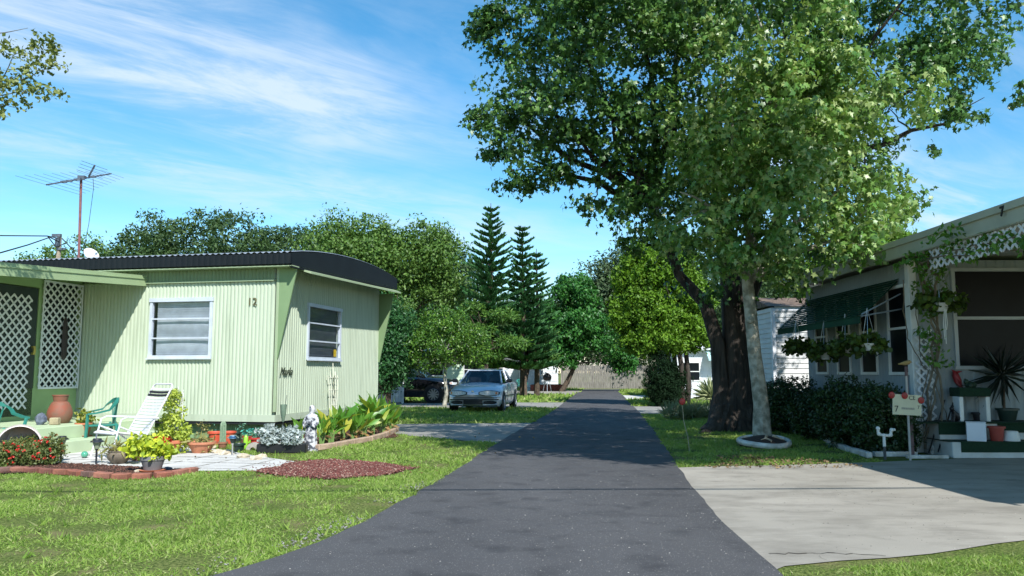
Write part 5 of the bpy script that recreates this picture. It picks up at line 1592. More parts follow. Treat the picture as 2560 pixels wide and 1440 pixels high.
    ell = lambda q, a, b: ((a + b) / 2 - (b - a) / 2 * max(.12, math.sin(math.pi * (.08 + .84 * q))) ** .6, (a + b) / 2 + (b - a) / 2 * max(.12, math.sin(math.pi * (.08 + .84 * q))) ** .6)
    z = detail['lamp_z']
    for s in (-1, 1):
        face(z - .095, z + .085, .19 * s, .83 * s, fx + .010, 'headlight_surround', blackp, 10, ell); face(z - .075, z + .068, .22 * s, .80 * s, fx + .018, 'headlight', lamp_m, 10, ell)
        face(z - .03, z + .03, .70 * s, .77 * s, fx + .022, 'turn_signal', amber_m, 4, ell)
        face(z - .36, z - .24, .34 * s, .74 * s, fx + .016, 'fog_lamp_opening', blackp, 8, ell)
        face(z - .385, z - .355, .32 * s, .76 * s, fx + .03, 'bumper_trim', paint, 8)
    face(z - .36, z - .22, -.30, .30, fx + .016, 'grille', blackp, 6)
    face(z - .14, z - .128, -.84, .84, fx + .014, 'bumper_seam', blackp, 12)
    face(z - .215, z - .19, -.80, .80, fx + .03, 'bumper_strip', detail.get('strip', blackp), 12)
    q = MB(); q.cbox((fx + .03, 0, z + .06), (.01, .07, .045)); q.build('emblem', chrome_m, t)
    for s in (-1, 1):
        q = MB(); q.bbox((xa - .28, (W + .06) * s, za + .07), (.12, .20, .12), .035); q.tube([(xa - .28, (W - .06) * s, za + .02), (xa - .28, (W + .02) * s, za + .05)], .02, 6)
        q.build('side_mirror', detail.get('mirror', blackp), t, True)
        for x in (xa - .95, xa - 1.95):
            q = MB(); q.bbox((x, (W - .006) * s, za - .14), (.16, .03, .03), .008); q.build('door_handle', paint, t)
        q = MB(); q.box(xa - .32, xa - .312, (W - .004) * s - .005, (W - .004) * s + .006, .34, za - .06); q.box(xa - 1.20, xa - 1.192, (W - .004) * s - .005, (W - .004) * s + .006, .34, za - .06)
        q.box(bx + .9, fx - 1.2, (W + .004) * s - .008, (W + .004) * s + .008, .50, .53)
        q.build('door_seams', blackp, t)
    q = MB(); q.tube([(xa + .03, -.45, za + .015), (xa - .06, -.02, za + .08)], .008, 5); q.tube([(xa + .03, .25, za + .015), (xa - .06, .60, za + .07)], .008, 5)
    q.build('wiper', blackp, t)
    return t
silver = mat('silver_paint', S(196, 202, 210), S(188, 194, 202), 3, .32, metal=.3, coat=.8)
blackpaint = mat('black_paint', S(18, 19, 23), S(14, 15, 18), 3, .15, coat=.9)
sed_st = [(2.33, .70, .34, .50, .56), (2.30, .80, .24, .58, .66), (2.15, .86, .20, .66, .735), (1.7, .88, .19, .76, .83), (1.2, .88, .19, .82, .90), (.82, .88, .19, .87, .95), (.2, .88, .19, .90, .93), (-.8, .88, .19, .92, .95), (-1.55, .87, .20, .93, .98), (-2.0, .85, .24, .91, .98), (-2.28, .80, .28, .84, .94), (-2.34, .74, .36, .74, .80)]
sed_cab = [(.92, .94, .72), (.22, 1.35, .55), (-.35, 1.385, .56), (-.95, 1.34, .54), (-1.62, .97, .68)]
fw = G(1190, 1030); 
sedan = make_car('silver_sedan', 'silver four door sedan parked facing the camera on the grass', (-0.93, 28.05, 0), R(-90 - 8), silver, .88, sed_st, sed_cab, (1.42, -1.28), .315, dict(lamp_z=.63, spokes=7))
suv_st = [(2.25, .74, .42, .62, .74), (2.20, .86, .30, .80, .88), (1.9, .91, .26, .92, 1.0), (1.3, .92, .25, 1.0, 1.08), (.95, .92, .25, 1.04, 1.1), (0, .92, .25, 1.08, 1.1), (-1.2, .92, .25, 1.12, 1.14), (-1.9, .90, .28, 1.14, 1.16), (-2.2, .86, .34, 1.1, 1.12)]
suv_cab = [(1.0, 1.08, .78), (.35, 1.56, .62), (-.5, 1.63, .63), (-1.6, 1.58, .62), (-2.05, 1.12, .76)]
suv = make_car('black_suv', 'black sport utility vehicle parked sideways behind the small citrus tree', (-4.55, 34.6, 0), R(-6), blackpaint, .92, suv_st, suv_cab, (1.38, -1.35), .37, dict(lamp_z=.84, spokes=10, mirror=blackpaint), 'car')

# ================================================================== far buildings, fence
def simple_wall_house(name, label, x0, x1, y, h, depth, wm_, roofm, wins, roof_h=.5, over=.35, cat='house', door=None):
    t = thing(name, label, cat, (x0, y, 0))
    L = x1 - x0
    m_ = MB(); laps(m_, 0, h, lambda x, o, z: (x, -o, z), L, .2); m_.box(0, L, .01, depth, 0, h); m_.build('wall', wm_, t)
    m_ = MB(); m_.add([(-over, -over, h), (L + over, -over, h), (L + over, depth / 2, h + roof_h), (-over, depth / 2, h + roof_h), (L + over, depth + over, h), (-over, depth + over, h), (-over, -over, h - .12), (L + over, -over, h - .12)], [(0, 1, 2, 3), (3, 2, 4, 5), (0, 3, 5), (1, 4, 2), (6, 7, 1, 0)])
    m_.build('roof', roofm, t)
    for (a, b, z0, z1) in wins:
        m_ = MB(); m_.box(a - .06, b + .06, -.05, .0, z1, z1 + .06); m_.box(a - .06, b + .06, -.05, 0, z0 - .06, z0); m_.box(a - .06, a, -.05, 0, z0, z1); m_.box(b, b + .06, -.05, 0, z0, z1); m_.box(a, b, -.045, -.02, (z0 + z1) / 2 - .02, (z0 + z1) / 2 + .02)
        f = m_.build('window', WHITE, t)
        m_ = MB(); m_.box(a, b, -.028, -.022, z0, z1); m_.build('pane', glass_dk, f)
    if door:
        m_ = MB(); m_.box(door[0], door[1], -.06, -.025, 0.1, 2.05); m_.build('door', MATS['porch_door'], t)
    return t
whitew = mat('far_white_wall', S(222, 224, 224), S(200, 204, 206), 2, .7)
greyroof = mat('grey_roof', S(120, 122, 124), S(96, 98, 100), 3, .8)
simple_wall_house('white_home', 'low white home at the end of the road left of the wooden fence', -3.6, 3.5, 61, 2.35, 5, whitew, greyroof, [(1.8, 2.9, 1.3, 1.9), (5.2, 5.9, 1.1, 1.8)])
t_ = simple_wall_house('white_porch_room', 'small white room with a dark high window projecting toward the far lawn', .55, 2.1, 57.5, 2.1, 3.4, whitew, greyroof, [(.55, 1.35, 1.55, 1.95)], .2, .15, 'house')
simple_wall_house('pale_green_home', 'pale green home behind the black vehicle and the silver sedan', -8.5, -1.0, 49, 2.3, 4, mat('far_green_wall', S(196, 214, 186), S(180, 198, 170), 2, .7), mat('far_white_roof', S(220, 222, 222)), [(1.0, 1.9, 1.1, 1.8), (3.4, 4.3, 1.1, 1.8), (5.6, 6.6, 1.1, 1.8)])
rh = simple_wall_house('white_home', 'white home with aqua awning seen between the dark trunks on the right', 8.1, 15.5, 40, 2.5, 5, whitew, MATS['far_white_roof'], [(2.0, 2.8, .9, 1.75), (3.2, 4.0, .9, 1.75), (.4, 1.2, .9, 1.75)])
m_ = MB(); m_.add([(1.5, -.02, 2.45), (4.4, -.02, 2.45), (4.4, -.8, 1.95), (1.5, -.8, 1.95), (1.5, -.8, 1.85), (4.4, -.8, 1.85)], [(0, 1, 2, 3), (3, 2, 5, 4)]); m_.build('awning', mat('aqua_awning', S(176, 210, 210), S(160, 196, 198), 3, .5), rh)
# wooden fence
fm = mat('grey_fence_wood', S(150, 145, 136), S(88, 84, 78), 4, .9, bump=.01, bscale=20, sc=(6, 1, .5), bsc=(6, 1, .3), lo=.3, hi=.7)
F0 = PT(1402, 972, 63.5).x; F1 = PT(1720, 972, 62).x
fe = thing('wooden_fence', 'weathered grey wooden plank fence closing the end of the road', 'fence', (F0, 63.5, 0), R(-2))
m_ = MB(); x = 0; rr = random.Random(3)
while x < F1 - F0:
    w = .14; h = 1.82 + rr.uniform(-.03, .03)
    m_.cbox((x + w / 2, rr.uniform(-.012, .012), h / 2), (w - rr.uniform(.008, .02), .02, h), rr.uniform(-.02, .02)); x += w
m_.build('planks', fm, fe)
for k in range(5):
    m_ = MB(); m_.cbox((k * 2.4 + .1, .08, .95), (.1, .1, 1.9)); m_.build('post', fm, fe)
m_ = MB(); m_.box(0, F1 - F0, .02, .05, .4, .49); m_.box(0, F1 - F0, .02, .05, 1.4, 1.49); m_.build('rail', fm, fe)
# white fence by the end of the green home
p0 = PT(940, 1000, 33.6); p1 = PT(1005, 1000, 33.2)
wf = thing('white_fence', 'white slatted fence panel between the green home and the black vehicle', 'fence', (p0.x - 1.0, 33.4, 0))
m_ = MB(); L = p1.x - p0.x + 1.0
k = 0; x = 0
while x < L - .05: m_.box(x, x + .105, 0, .025, .05, 1.62); x += .115
m_.build('slats', WHITE, wf)
m_ = MB(); m_.bbox((L, .0, .88), (.09, .09, 1.76), .01); m_.build('post', WHITE, wf)
m_ = MB(); m_.box(0, L, .03, .06, .3, .38); m_.box(0, L, .03, .06, 1.3, 1.38); m_.build('rail', WHITE, wf)
q = PT(955, 1000, 32.2)
t_ = thing('utility_box', 'low white utility box in front of the white slatted fence', 'box', (q.x - .35, 32.2, 0)); m_ = MB(); m_.bbox((0, 0, .38), (1.1, .5, .76), .02); m_.build('cabinet', WHITE, t_); m_ = MB(); m_.bbox((0, 0, .78), (1.16, .56, .05), .015); m_.build('lid', WHITE, t_)
# tipped terracotta pots and white rock
q = G(984, 1007)
for k, (dx, dz, an_, lb) in enumerate(((-.05, .12, 75, 'terracotta pot lying on its side near the white slatted fence'), (.10, .27, 60, 'smaller terracotta pot resting on the tipped pot'))):
    t_ = thing('tipped_pot', lb, 'flower pot', (q.x + dx, q.y - .05, dz), R(10))
    m_ = MB(); s_ = 1 - .2 * k
    m_.lathe([(.09 * s_, -.15), (.17 * s_, -.05), (.18 * s_, .03), (.13 * s_, .12), (.16 * s_, .16), (.14 * s_, .16), (.11 * s_, .10), (.001, .0)], (0, 0, 0), 18, Matrix.Rotation(R(an_), 4, 'Y')); m_.build('pot_body', terra_d, t_, True)
def rock(name, label, loc, r, m, seed, sz=.8, cat='stone', group=None):
    rng = random.Random(seed); m_ = MB(); m_.ball((0, 0, 0), r, 10, sz)
    m_.v = [tuple(Vector(p) * (1 + rng.uniform(-.16, .16))) for p in m_.v]
    o = m_.build(name, m); o.location = loc; return tag(o, label, cat, group)
q = G(1004, 1006); rock('white_rock', 'white boulder beside the tipped terracotta pots', (q.x, q.y, .13), .17, mat('white_rock', S(212, 206, 192), S(168, 160, 146), 9, .9, bump=.02), 4)
# far chair, kettle grill, brick planter
def plastic_chair(name, label, loc, rz, m):
    t = thing(name, label, 'chair', loc, rz)
    m_ = MB(); m_.bbox((0, 0, .40), (.46, .46, .035), .012); m_.build('seat', m, t)      # faces -y
    # curved back: fan of slats below a bow
    N_ = 15; bow = []
    for i in range(N_):
        a = math.pi * i / (N_ - 1)
        bow.append((.27 * math.cos(a), .10 + .17 * math.sin(a), .66 + .17 * math.sin(a) ** .8))
    arm = [(.29, -.24, .60), (.29, -.10, .615)] + bow + [(-.29, -.10, .615), (-.29, -.24, .60)]
    m_ = MB(); vs, fs = [], []
    for i, p in enumerate(arm):
        pp_ = Vector(arm[max(i - 1, 0)]); nn = Vector(arm[min(i + 1, len(arm) - 1)]); d = (nn - pp_).normalized()
        up = Vector((0, 0, 1)); out = d.cross(up).normalized()
        w = .036; th = .026
        if 5 < i < len(arm) - 6: w, th = .022, .065
        P_ = Vector(p)
        vs += [P_ + out * w + up * th * .5, P_ - out * w + up * th * .5, P_ - out * w - up * th * .5, P_ + out * w - up * th * .5]
    for i in range(len(arm) - 1):
        for k in range(4): fs.append((4 * i + k, 4 * i + (k + 1) % 4, 4 * i + 4 + (k + 1) % 4, 4 * i + 4 + k))
    fs += [(0, 1, 2, 3), tuple(range(4 * len(arm) - 1, 4 * len(arm) - 5, -1))]
    m_.add(vs, fs); m_.build('armrest', m, t, True)
    m_ = MB()
    for i in range(7):
        a = (i - 3) / 3
        m_.add([(.10 * a - .010, .225, .42), (.10 * a + .010, .225, .42), (.205 * a + .013, .262 - .03 * a * a, .80), (.205 * a - .013, .262 - .03 * a * a, .80),
                (.10 * a - .010, .235, .42), (.10 * a + .010, .235, .42), (.205 * a + .013, .272 - .03 * a * a, .80), (.205 * a - .013, .272 - .03 * a * a, .80)], [(0, 1, 2, 3), (7, 6, 5, 4), (0, 3, 7, 4), (1, 5, 6, 2)])
    m_.build('backrest', m, t)
    for (x, y) in ((.21, -.21), (-.21, -.21), (.20, .21), (-.20, .21)):
        m_ = MB(); f = y < 0
        top = (x * 1.32, y * 1.12, .60) if f else (x, y, .42)
        m_.tube([(x * 1.30, y * 1.35, 0), (x * 1.12, y * 1.15, .22), (x * 1.1, y * 1.1, .40), top], [.022, .026, .030, .026], 6); m_.build('leg', m, t, True)
    return t
teal = mat('teal_plastic', S(46, 122, 108), S(40, 108, 96), 3, .38)
q = G(1303, 978); far_ch = plastic_chair('plastic_chair', 'green plastic chair far back beside the white porch room', (q.x, 52, 0), R(30), teal)
q = PT(1368, 970, 54)
gr = thing('kettle_grill', 'round black kettle grill far back near the white home', 'grill', (q.x, 54, 0))
m_ = MB(); m_.ball((0, 0, .95), .30, 16, .85); m_.tube([(-.1, 0, 1.22), (.1, 0, 1.22)], .02, 6); m_.build('kettle', blackp, gr, True)
for k in range(3):
    a = k * 2.09 + .5; m_ = MB(); m_.tube([(.16 * math.cos(a), .16 * math.sin(a), .75), (.32 * math.cos(a), .32 * math.sin(a), 0)], .015, 6); m_.build('leg', alum, gr)
q = PT(1365, 975, 56); bq = thing('brick_planter', 'low red brown brick planter in front of the far white home', 'planter', (q.x, 55.4, 0))
m_ = MB(); m_.bbox((0, 0, .22), (2.2, .7, .44), .03); m_.build('wall', mat('brick_red', S(132, 70, 56), S(100, 56, 46), 9, .9), bq)
m_ = MB(); m_.box(-1.0, 1.0, -.28, .28, .40, .45); m_.build('soil', mulch_m, bq)

# ================================================================== trees beyond
oak_m = leafmat('oak_leaf', [S(50, 72, 40), S(66, 92, 50), S(84, 110, 60)], .25, .55, .3)
camph_m = leafmat('camphor_leaf', [S(66, 96, 40), S(88, 120, 50), S(112, 142, 66)], .30, .5, .35)
broad_m = leafmat('broad_leaf', [S(40, 88, 34), S(56, 110, 42), S(78, 132, 54)], .3, .45, .4)
citrus_m = leafmat('citrus_leaf', [S(56, 92, 30), S(78, 118, 38), S(116, 150, 54)], .3, .4, .45)
jun_m = leafmat('juniper_leaf', [S(84, 122, 26), S(106, 146, 34), S(66, 102, 24), S(124, 158, 46)], .25, .55, .3)
pine_m = leafmat('norfolk_leaf', [S(64, 112, 66), S(92, 142, 82), S(52, 94, 56)], .2, .5, .3)
ypine_m = leafmat('pine_leaf', [S(78, 116, 42), S(54, 92, 38), S(106, 140, 52)], .2, .5, .3)
grey_m = leafmat('grey_oak_leaf', [S(74, 96, 62), S(94, 114, 76), S(58, 80, 50)], .25, .55, .3)
dkb_m = leafmat('dark_bush_leaf', [S(36, 74, 40), S(52, 98, 50), S(70, 118, 60)], .2, .5, .35)
TG = 'trees behind the homes'
def T(name, label, u, Y, bl, tr, lm, nc, per, cr, leaf, seed, **k):
    b = PT(u, 930, Y)
    return tree(name, label, (b.x, Y, 0), [blob(*q) for q in bl], tr, lm, bark_brown, nc, per, cr, leaf, seed=seed, **k)
T('oak_tree', 'broad dark green oak crown rising behind the middle of the green home', 560, 60, [(560, 650, 60, 190, 80), (500, 610, 60, 90, 55), (440, 640, 60, 80, 60), (620, 600, 60, 80, 45), (690, 640, 60, 80, 60), (560, 760, 60, 240, 110)], .4, oak_m, 620, 60, .95, .27, 1, bough=(34, 2.00), group=TG)
T('oak_tree', 'smaller oak crown left of the satellite dish above the dark roof', 330, 64, [(330, 650, 64, 80, 45), (290, 640, 64, 40, 30), (400, 640, 64, 60, 45), (330, 760, 64, 120, 90)], .3, oak_m, 260, 50, .85, .27, 2, bough=(16, 1.70), group=TG)
T('acacia_tree', 'feathery tree crown behind the wooden utility pole', 170, 55, [(190, 640, 55, 60, 36), (130, 645, 55, 42, 22), (85, 650, 55, 30, 14), (225, 625, 55, 30, 24), (160, 740, 55, 120, 80)], .25, camph_m, 220, 44, .6, .2, 3, group=TG)
T('camphor_tree', 'large yellow green camphor tree right of the curved roof', 930, 46, [(900, 640, 46, 110, 70), (960, 600, 46, 60, 40), (840, 600, 46, 70, 40), (1010, 680, 46, 100, 80), (1070, 640, 46, 60, 50), (1060, 740, 46, 70, 60), (940, 760, 46, 110, 90), (1110, 690, 46, 40, 50), (880, 700, 46, 90, 80)], .45, camph_m, 820, 62, .72, .20, 4, bough=(60, 1.25), group=TG, fork=.2)
T('oak_tree', 'dark oak behind the camphor tree and left of the tall pines', 1130, 62, [(1150, 740, 62, 80, 70), (1180, 830, 62, 90, 80), (1100, 830, 62, 80, 80), (1020, 830, 62, 90, 80)], .35, oak_m, 420, 56, .95, .28, 5, bough=(30, 2.00), group=TG)
bush('tall_shrub', 'tall rounded green shrub right against the end of the green home', (PT(975, 930, 31).x, 31, 0), [(0, 0, 2.3, 1.05, 1.0, 1.7), (-.3, 0, 3.2, .5, .6, .9), (.55, 0, 2.2, .55, .7, 1.0), (-.2, 0, 1.3, .9, .9, .8)], dkb_m, 700, 34, .24, .12, 71, shape='narrow', stems=7, width=2.0, grav=-.3, sr=.04, cat='tree')
bush('tall_shrub', 'light green feathery treetop just above the tall rounded shrub', (PT(1000, 930, 36).x, 36, 0), [(0, 0, 3.9, .5, .5, .7), (-.2, 0, 4.4, .25, .3, .6), (.35, 0, 4.2, .25, .3, .5), (0, 0, 2.5, .6, .6, 1.3)], camph_m, 220, 20, .16, .10, 72, stems=6, sr=.04, cat='tree')
# small citrus tree
b = PT(1112, 930, 30.5)
tree('citrus_tree', 'small round citrus tree with thin pale trunk in front of the black vehicle', (b.x, 30.5, 0), [blob(*q) for q in ((1110, 850, 30.5, 85, 60), (1060, 870, 30.5, 45, 40), (1160, 860, 30.5, 55, 50), (1110, 810, 30.5, 55, 36), (1190, 880, 30.5, 30, 36), (1080, 905, 30.5, 55, 22))], .075, citrus_m, pale_bark, 460, 34, .22, .10, seed=6, limbs=12, fork=.15, grav=.1)
# Norfolk pines
def norfolk(name, label, u, Y, topv, base_r, z0, seed, dens=7, m=None, spread=1.0):
    b = PT(u, 930, Y); H_ = PT(u, topv, Y).z
    t = thing(name, label, 'tree', (b.x, Y, 0), 0, 'tall pines in the middle distance')
    rng = np.random.default_rng(seed); PP, DD, SS = [], [], []
    mb = MB(); mb.tube([(0, 0, 0), (.05, 0, H_ * .5), (0, 0, H_)], [.16, .10, .015], 8)
    z = z0
    while z < H_ - .15:
        q = (H_ - z) / (H_ - z0)
        r = base_r * (q ** .62) * (.68 + .5 * rng.random()) + .10
        for k in range(dens):
            a = k * 2 * math.pi / dens + rng.random() * .5 + z * 2.1
            rr = r * (.65 + .55 * rng.random())
            d = np.array([math.cos(a), math.sin(a), 0])
            ns = max(4, int(rr / .075))
            rise = .10 + .28 * (1 - q)
            pts = []
            for i in range(ns + 1):
                s = i / ns
                p = np.array([0, 0, z]) + d * rr * s + np.array([0, 0, rr * (rise * s + .12 * s * s - .05)])
                pts.append(p)
                if s > .15:
                    for sd_ in (-1, 1):
                        sidev = np.array([-d[1], d[0], 0]) * sd_
                        for rep in range(3):
                            PP.append(p + rng.normal(size=3) * .015); DD.append(d * .65 + sidev * (.7 - .4 * s) + np.array([0, 0, .55 + .3 * rng.random()])); SS.append(.36 * (1 - .35 * s) * (.7 + .5 * rng.random()) * (.6 + .4 * q + .1))
            mb.tube([tuple(pts[0]), tuple(pts[len(pts) // 2]), tuple(pts[-1])], [.022, .014, .006], 4)
        z += .30 + .10 * rng.random() + .12 * q
    leafy('crown', m or pine_m, np.array(PP), np.array(DD), np.array(SS) * spread, 'narrow', t, seed, 2.0)
    mb.build('trunk', bark_brown, t)
    return t
norfolk('norfolk_pine', 'tallest slender pine with tiered branches standing above the sedan', 1226, 42, 508, 1.85, 1.5, 3, 9)
norfolk('norfolk_pine', 'second slender pine right of the tallest one', 1306, 43, 566, 1.55, 1.5, 4, 9)
norfolk('norfolk_pine', 'third shorter slender pine close behind the second one', 1342, 44, 622, 1.4, 1.5, 5, 8)
T('pine_tree', 'yellow green broad pine below the tallest slender pine', 1215, 40, [(1255, 790, 41, 36, 14), (1195, 830, 41, 46, 16), (1265, 860, 41, 46, 14), (1215, 890, 41, 46, 12), (1180, 770, 41, 20, 12)], .12, ypine_m, 300, 40, .30, .20, 8, shape='narrow', flat=.6, width=1.2)
T('pine_tree', 'green broad pine right of the silver sedan with thin leaning stems', 1315, 42, [(1345, 840, 45, 40, 16), (1300, 860, 45, 45, 16), (1345, 890, 45, 44, 16)], .10, ypine_m, 300, 40, .30, .20, 9, shape='narrow', flat=.6, width=1.2, stems=2)
T('broadleaf_tree', 'bright green broadleaf tree with leaning trunk in front of the fence', 1405, 54, [(1430, 750, 54, 44, 40), (1470, 800, 54, 52, 36), (1400, 810, 54, 40, 34), (1425, 708, 54, 24, 18), (1525, 860, 54, 44, 36), (1405, 870, 54, 45, 30), (1382, 760, 54, 20, 26), (1470, 870, 54, 60, 34), (1500, 770, 54, 26, 24), (1440, 830, 54, 50, 40), (1545, 900, 54, 30, 20), (1462, 716, 54, 18, 12)], .17, broad_m, 700, 50, .42, .22, 10, bough=(36, 1.15), shape='broad', lean=(.1, 0), fork=.1)
T('oak_tree', 'grey green oak behind the broadleaf tree above the wooden fence', 1560, 76, [(1560, 740, 76, 80, 90), (1600, 680, 76, 60, 50), (1520, 700, 76, 40, 40), (1490, 790, 76, 70, 80), (1620, 800, 76, 90, 90), (1540, 860, 76, 90, 60), (1560, 650, 76, 26, 26)], .4, grey_m, 640, 56, 1.0, .30, 12, bough=(40, 1.90), group=TG)
T('oak_tree', 'dark tree filling the gap between the pines and the broadleaf tree', 1370, 78, [(1380, 800, 78, 60, 60), (1300, 820, 78, 70, 60), (1440, 830, 78, 80, 70), (1240, 830, 78, 60, 60)], .35, oak_m, 420, 54, 1.1, .32, 13, bough=(26, 2.20), group=TG)
T('oak_tree', 'dark oak behind the old trunk on the right of the road', 1700, 62, [(1700, 720, 62, 90, 90), (1780, 760, 62, 90, 90), (1860, 780, 62, 90, 80), (1640, 800, 62, 60, 80)], .4, oak_m, 440, 54, 1.0, .28, 14, bough=(30, 1.90), group=TG)
T('oak_tree', 'oak standing behind the white shed', 1960, 48, [(1960, 720, 48, 110, 60), (1880, 780, 48, 90, 70), (2040, 760, 48, 90, 60)], .35, oak_m, 320, 54, .9, .24, 15, bough=(26, 1.60), group=TG)
for k, (u, Y, lb) in enumerate(((760, 85, 'far dark treetop behind the middle of the green roof'), (1010, 90, 'far dark treetop behind the camphor tree'), (250, 88, 'far dark treetop left of the large oak crown'))):
    T('oak_tree', lb, u, Y, [(u - 80, 720, Y, 90, 60), (u + 60, 730, Y, 110, 60), (u, 820, Y, 170, 80)], .4, oak_m, 260, 50, 1.4, .42, 20 + k, group=TG)
# bright juniper
b = PT(1690, 930, 31.5)
jb = [blob(*q) for q in ((1650, 680, 31.5, 75, 62), (1600, 720, 31.5, 50, 50), (1690, 640, 31.5, 50, 50), (1570, 790, 31.5, 38, 50), (1640, 790, 31.5, 80, 60), (1700, 830, 31.5, 70, 40), (1640, 860, 31.3, 75, 26), (1600, 660, 31.5, 40, 40), (1710, 740, 31.5, 60, 60), (1740, 850, 31.3, 36, 28), (1560, 700, 31.5, 22, 30), (1580, 860, 31.3, 26, 18))]
tree('juniper_tree', 'bright lime green cloud shaped juniper right of the road', (b.x, 31.5, 0), jb, .16, jun_m, bark_dark, 1500, 60, .20, .13, 'narrow', 17, None, .15, 12, .72, -.45, 2.2, 'tree', (0, 0), 4, 1.35, .5, .02)
b = PT(2190, 930, 27)
tree('juniper_tree', 'rounded lime green juniper crown showing above the pale house roof', (b.x, 27, 0), [blob(*q) for q in ((2190, 640, 27, 90, 75), (2120, 680, 27, 80, 70), (2060, 730, 27, 60, 60), (2240, 680, 27, 70, 70))], .2, jun_m, bark_dark, 700, 50, .26, .15, 'narrow', 18, None, .15, 8, .7, -.35, 2.0)
bush('dark_shrub', 'dense dark rounded shrub under the lime green juniper', (PT(1650, 930, 30.6).x, 30.6, 0), [(0, 0, 1.05, .48, .5, 1.05), (.15, 0, .6, .55, .5, .6), (.75, .8, .8, .5, .45, .8)], leafmat('yew_leaf', [S(18, 38, 18), S(26, 50, 24)], .1, .7, .15), 700, 46, .12, .08, 73, shape='narrow', width=1.6)
bush('lime_shrub', 'small lime green shrub left of the dense dark shrub', (PT(1622, 930, 32.5).x, 32.5, 0), [(0, 0, .75, .3, .3, .35), (.1, 0, .4, .3, .3, .4)], jun_m, 120, 20, .07, .06, 74, shape='narrow', width=1.8)
# dark stump of trunks behind (right cluster) and yucca
b = G(1757, 1013)
yu = thing('yucca_plant', 'spiky variegated yucca rosette beside the old trunk', 'plant', (b.x, 30.4, 0))
rng = np.random.default_rng(5); n = 190
a = rng.random(n) * 6.28; e = rng.uniform(-.25, 1.5, n)
D = np.c_[np.cos(a) * np.cos(e), np.sin(a) * np.cos(e), np.sin(e)]
leafy('leaves', leafmat('yucca_leaf', [S(112, 130, 84), S(196, 200, 150), S(84, 106, 66)], .15, .4), np.tile([0, 0, .36], (n, 1)) + D * .04, D, .62 + .22 * rng.random(n), 'narrow', yu, 3, .55)
m_ = MB(); m_.tube([(0, 0, 0), (0, 0, .38)], [.09, .07], 8); m_.build('stem', bark_brown, yu)
b = G(1720, 1052)
bush('ornamental_grass', 'arching grey green grass clump in front of the far right concrete strip', (b.x - .0, 22.6, 0), [(0, 0, .10, .55, .35, .18), (.7, .2, .1, .5, .3, .2)], leafmat('greygrass', [S(120, 130, 92), S(152, 158, 120)], .2, .6), 90, 22, .10, .26, 75, shape='blade', width=.6, stems=0, grav=-.8, cat='plant')

# ================================================================== patio things
def gl(u, v, z=0.0):
    p = G(u, v, z); return (p.x, p.y, z)
# amphora
a_ = thing('clay_urn', 'large ribbed terracotta urn on the green landing', 'urn', gl(148, 1058, .42))
m_ = MB(); prof = []
for i in range(40):
    t = i / 39; z = .47 * t
    if t < .78: r = .115 + .085 * math.sin(math.pi * min(1, (t / .78)) ** .8 * .93 + .12) ** .9 + (.0035 if i % 2 else 0)
    else: r = .107 + .02 * ((t - .78) / .22)
    prof.append((r, z))
prof += [(.135, .47), (.135, .485), (.115, .485), (.10, .40)]
m_.lathe(prof, (0, 0, 0), 32); m_.build('urn_body', mat('urn_clay', S(140, 74, 54), S(112, 90, 72), 5, .7, bump=.004, bscale=30), a_, True)
rock('lava_ornament', 'lumpy blue grey rock ornament left of the clay urn', tuple(Vector(gl(102, 1062, .42)) + Vector((0, 0, .09))), .095, mat('bluegrey_rock', S(104, 112, 128), S(66, 72, 86), 14, .8, bump=.03, bscale=30), 7, 1.1, 'ornament')
t_ = thing('stone_block', 'small tan stone block in front of the clay urn', 'stone', tuple(Vector(gl(134, 1062, .42)) + Vector((.03, -.02, 0)))); m_ = MB(); m_.bbox((0, 0, .06), (.15, .10, .12), .012); m_.build('block', mat('tan_stone', S(170, 158, 126), S(140, 128, 102), 12, .9, bump=.01), t_)
def plant_in(potobj, m, bl, nc, per, cr, leaf, shape, seed, name='foliage', width=1.0, grav=.2, outw=.6):
    P, D, c = crown(bl, nc, per, cr, seed, .3, grav, outw)
    leafy(name, m, P, D, leaf * (.6 + .8 * np.random.default_rng(seed).random(len(P))), shape, potobj, seed, width, .6)
p = pot('flower_pot', 'terracotta pot with a yellow green plant on the lower green step', tuple(Vector(gl(208, 1091, .21))), .125, .085, .21, terra, .018, saucer=.145)
plant_in(p, leafmat('jade_leaf', [S(120, 136, 52), S(166, 160, 64), S(84, 112, 40)], .3), [(-.06, 0, .32, .10, .08, .12), (.12, 0, .30, .06, .06, .09)], 16, 6, .04, .09, 'broad', 3)
# green plastic chairs
c_ = gl(243, 1122); plastic_chair('plastic_chair', 'green plastic armchair behind the white strap lounger', (c_[0], c_[1] + .02, .0), R(-52), teal)
plastic_chair('plastic_chair', 'green plastic armchair cut by the left edge of the picture', (PT(-6, 1100, 12.3).x, 12.3, 0), R(62), teal)
# white strap lounger (faces left and toward the camera)
lo = thing('strap_lounge_chair', 'white vinyl strap lounge chair with high reclined back and two dark straps', 'lounge chair', (gl(300, 1150)[0], gl(315, 1150)[1] + .15, 0), R(-36))
wm_ = mat('white_vinyl', S(216, 216, 218), S(202, 202, 206), 4, .4)
bl_ = mat('black_strap', S(40, 40, 46))
hw_ = .27
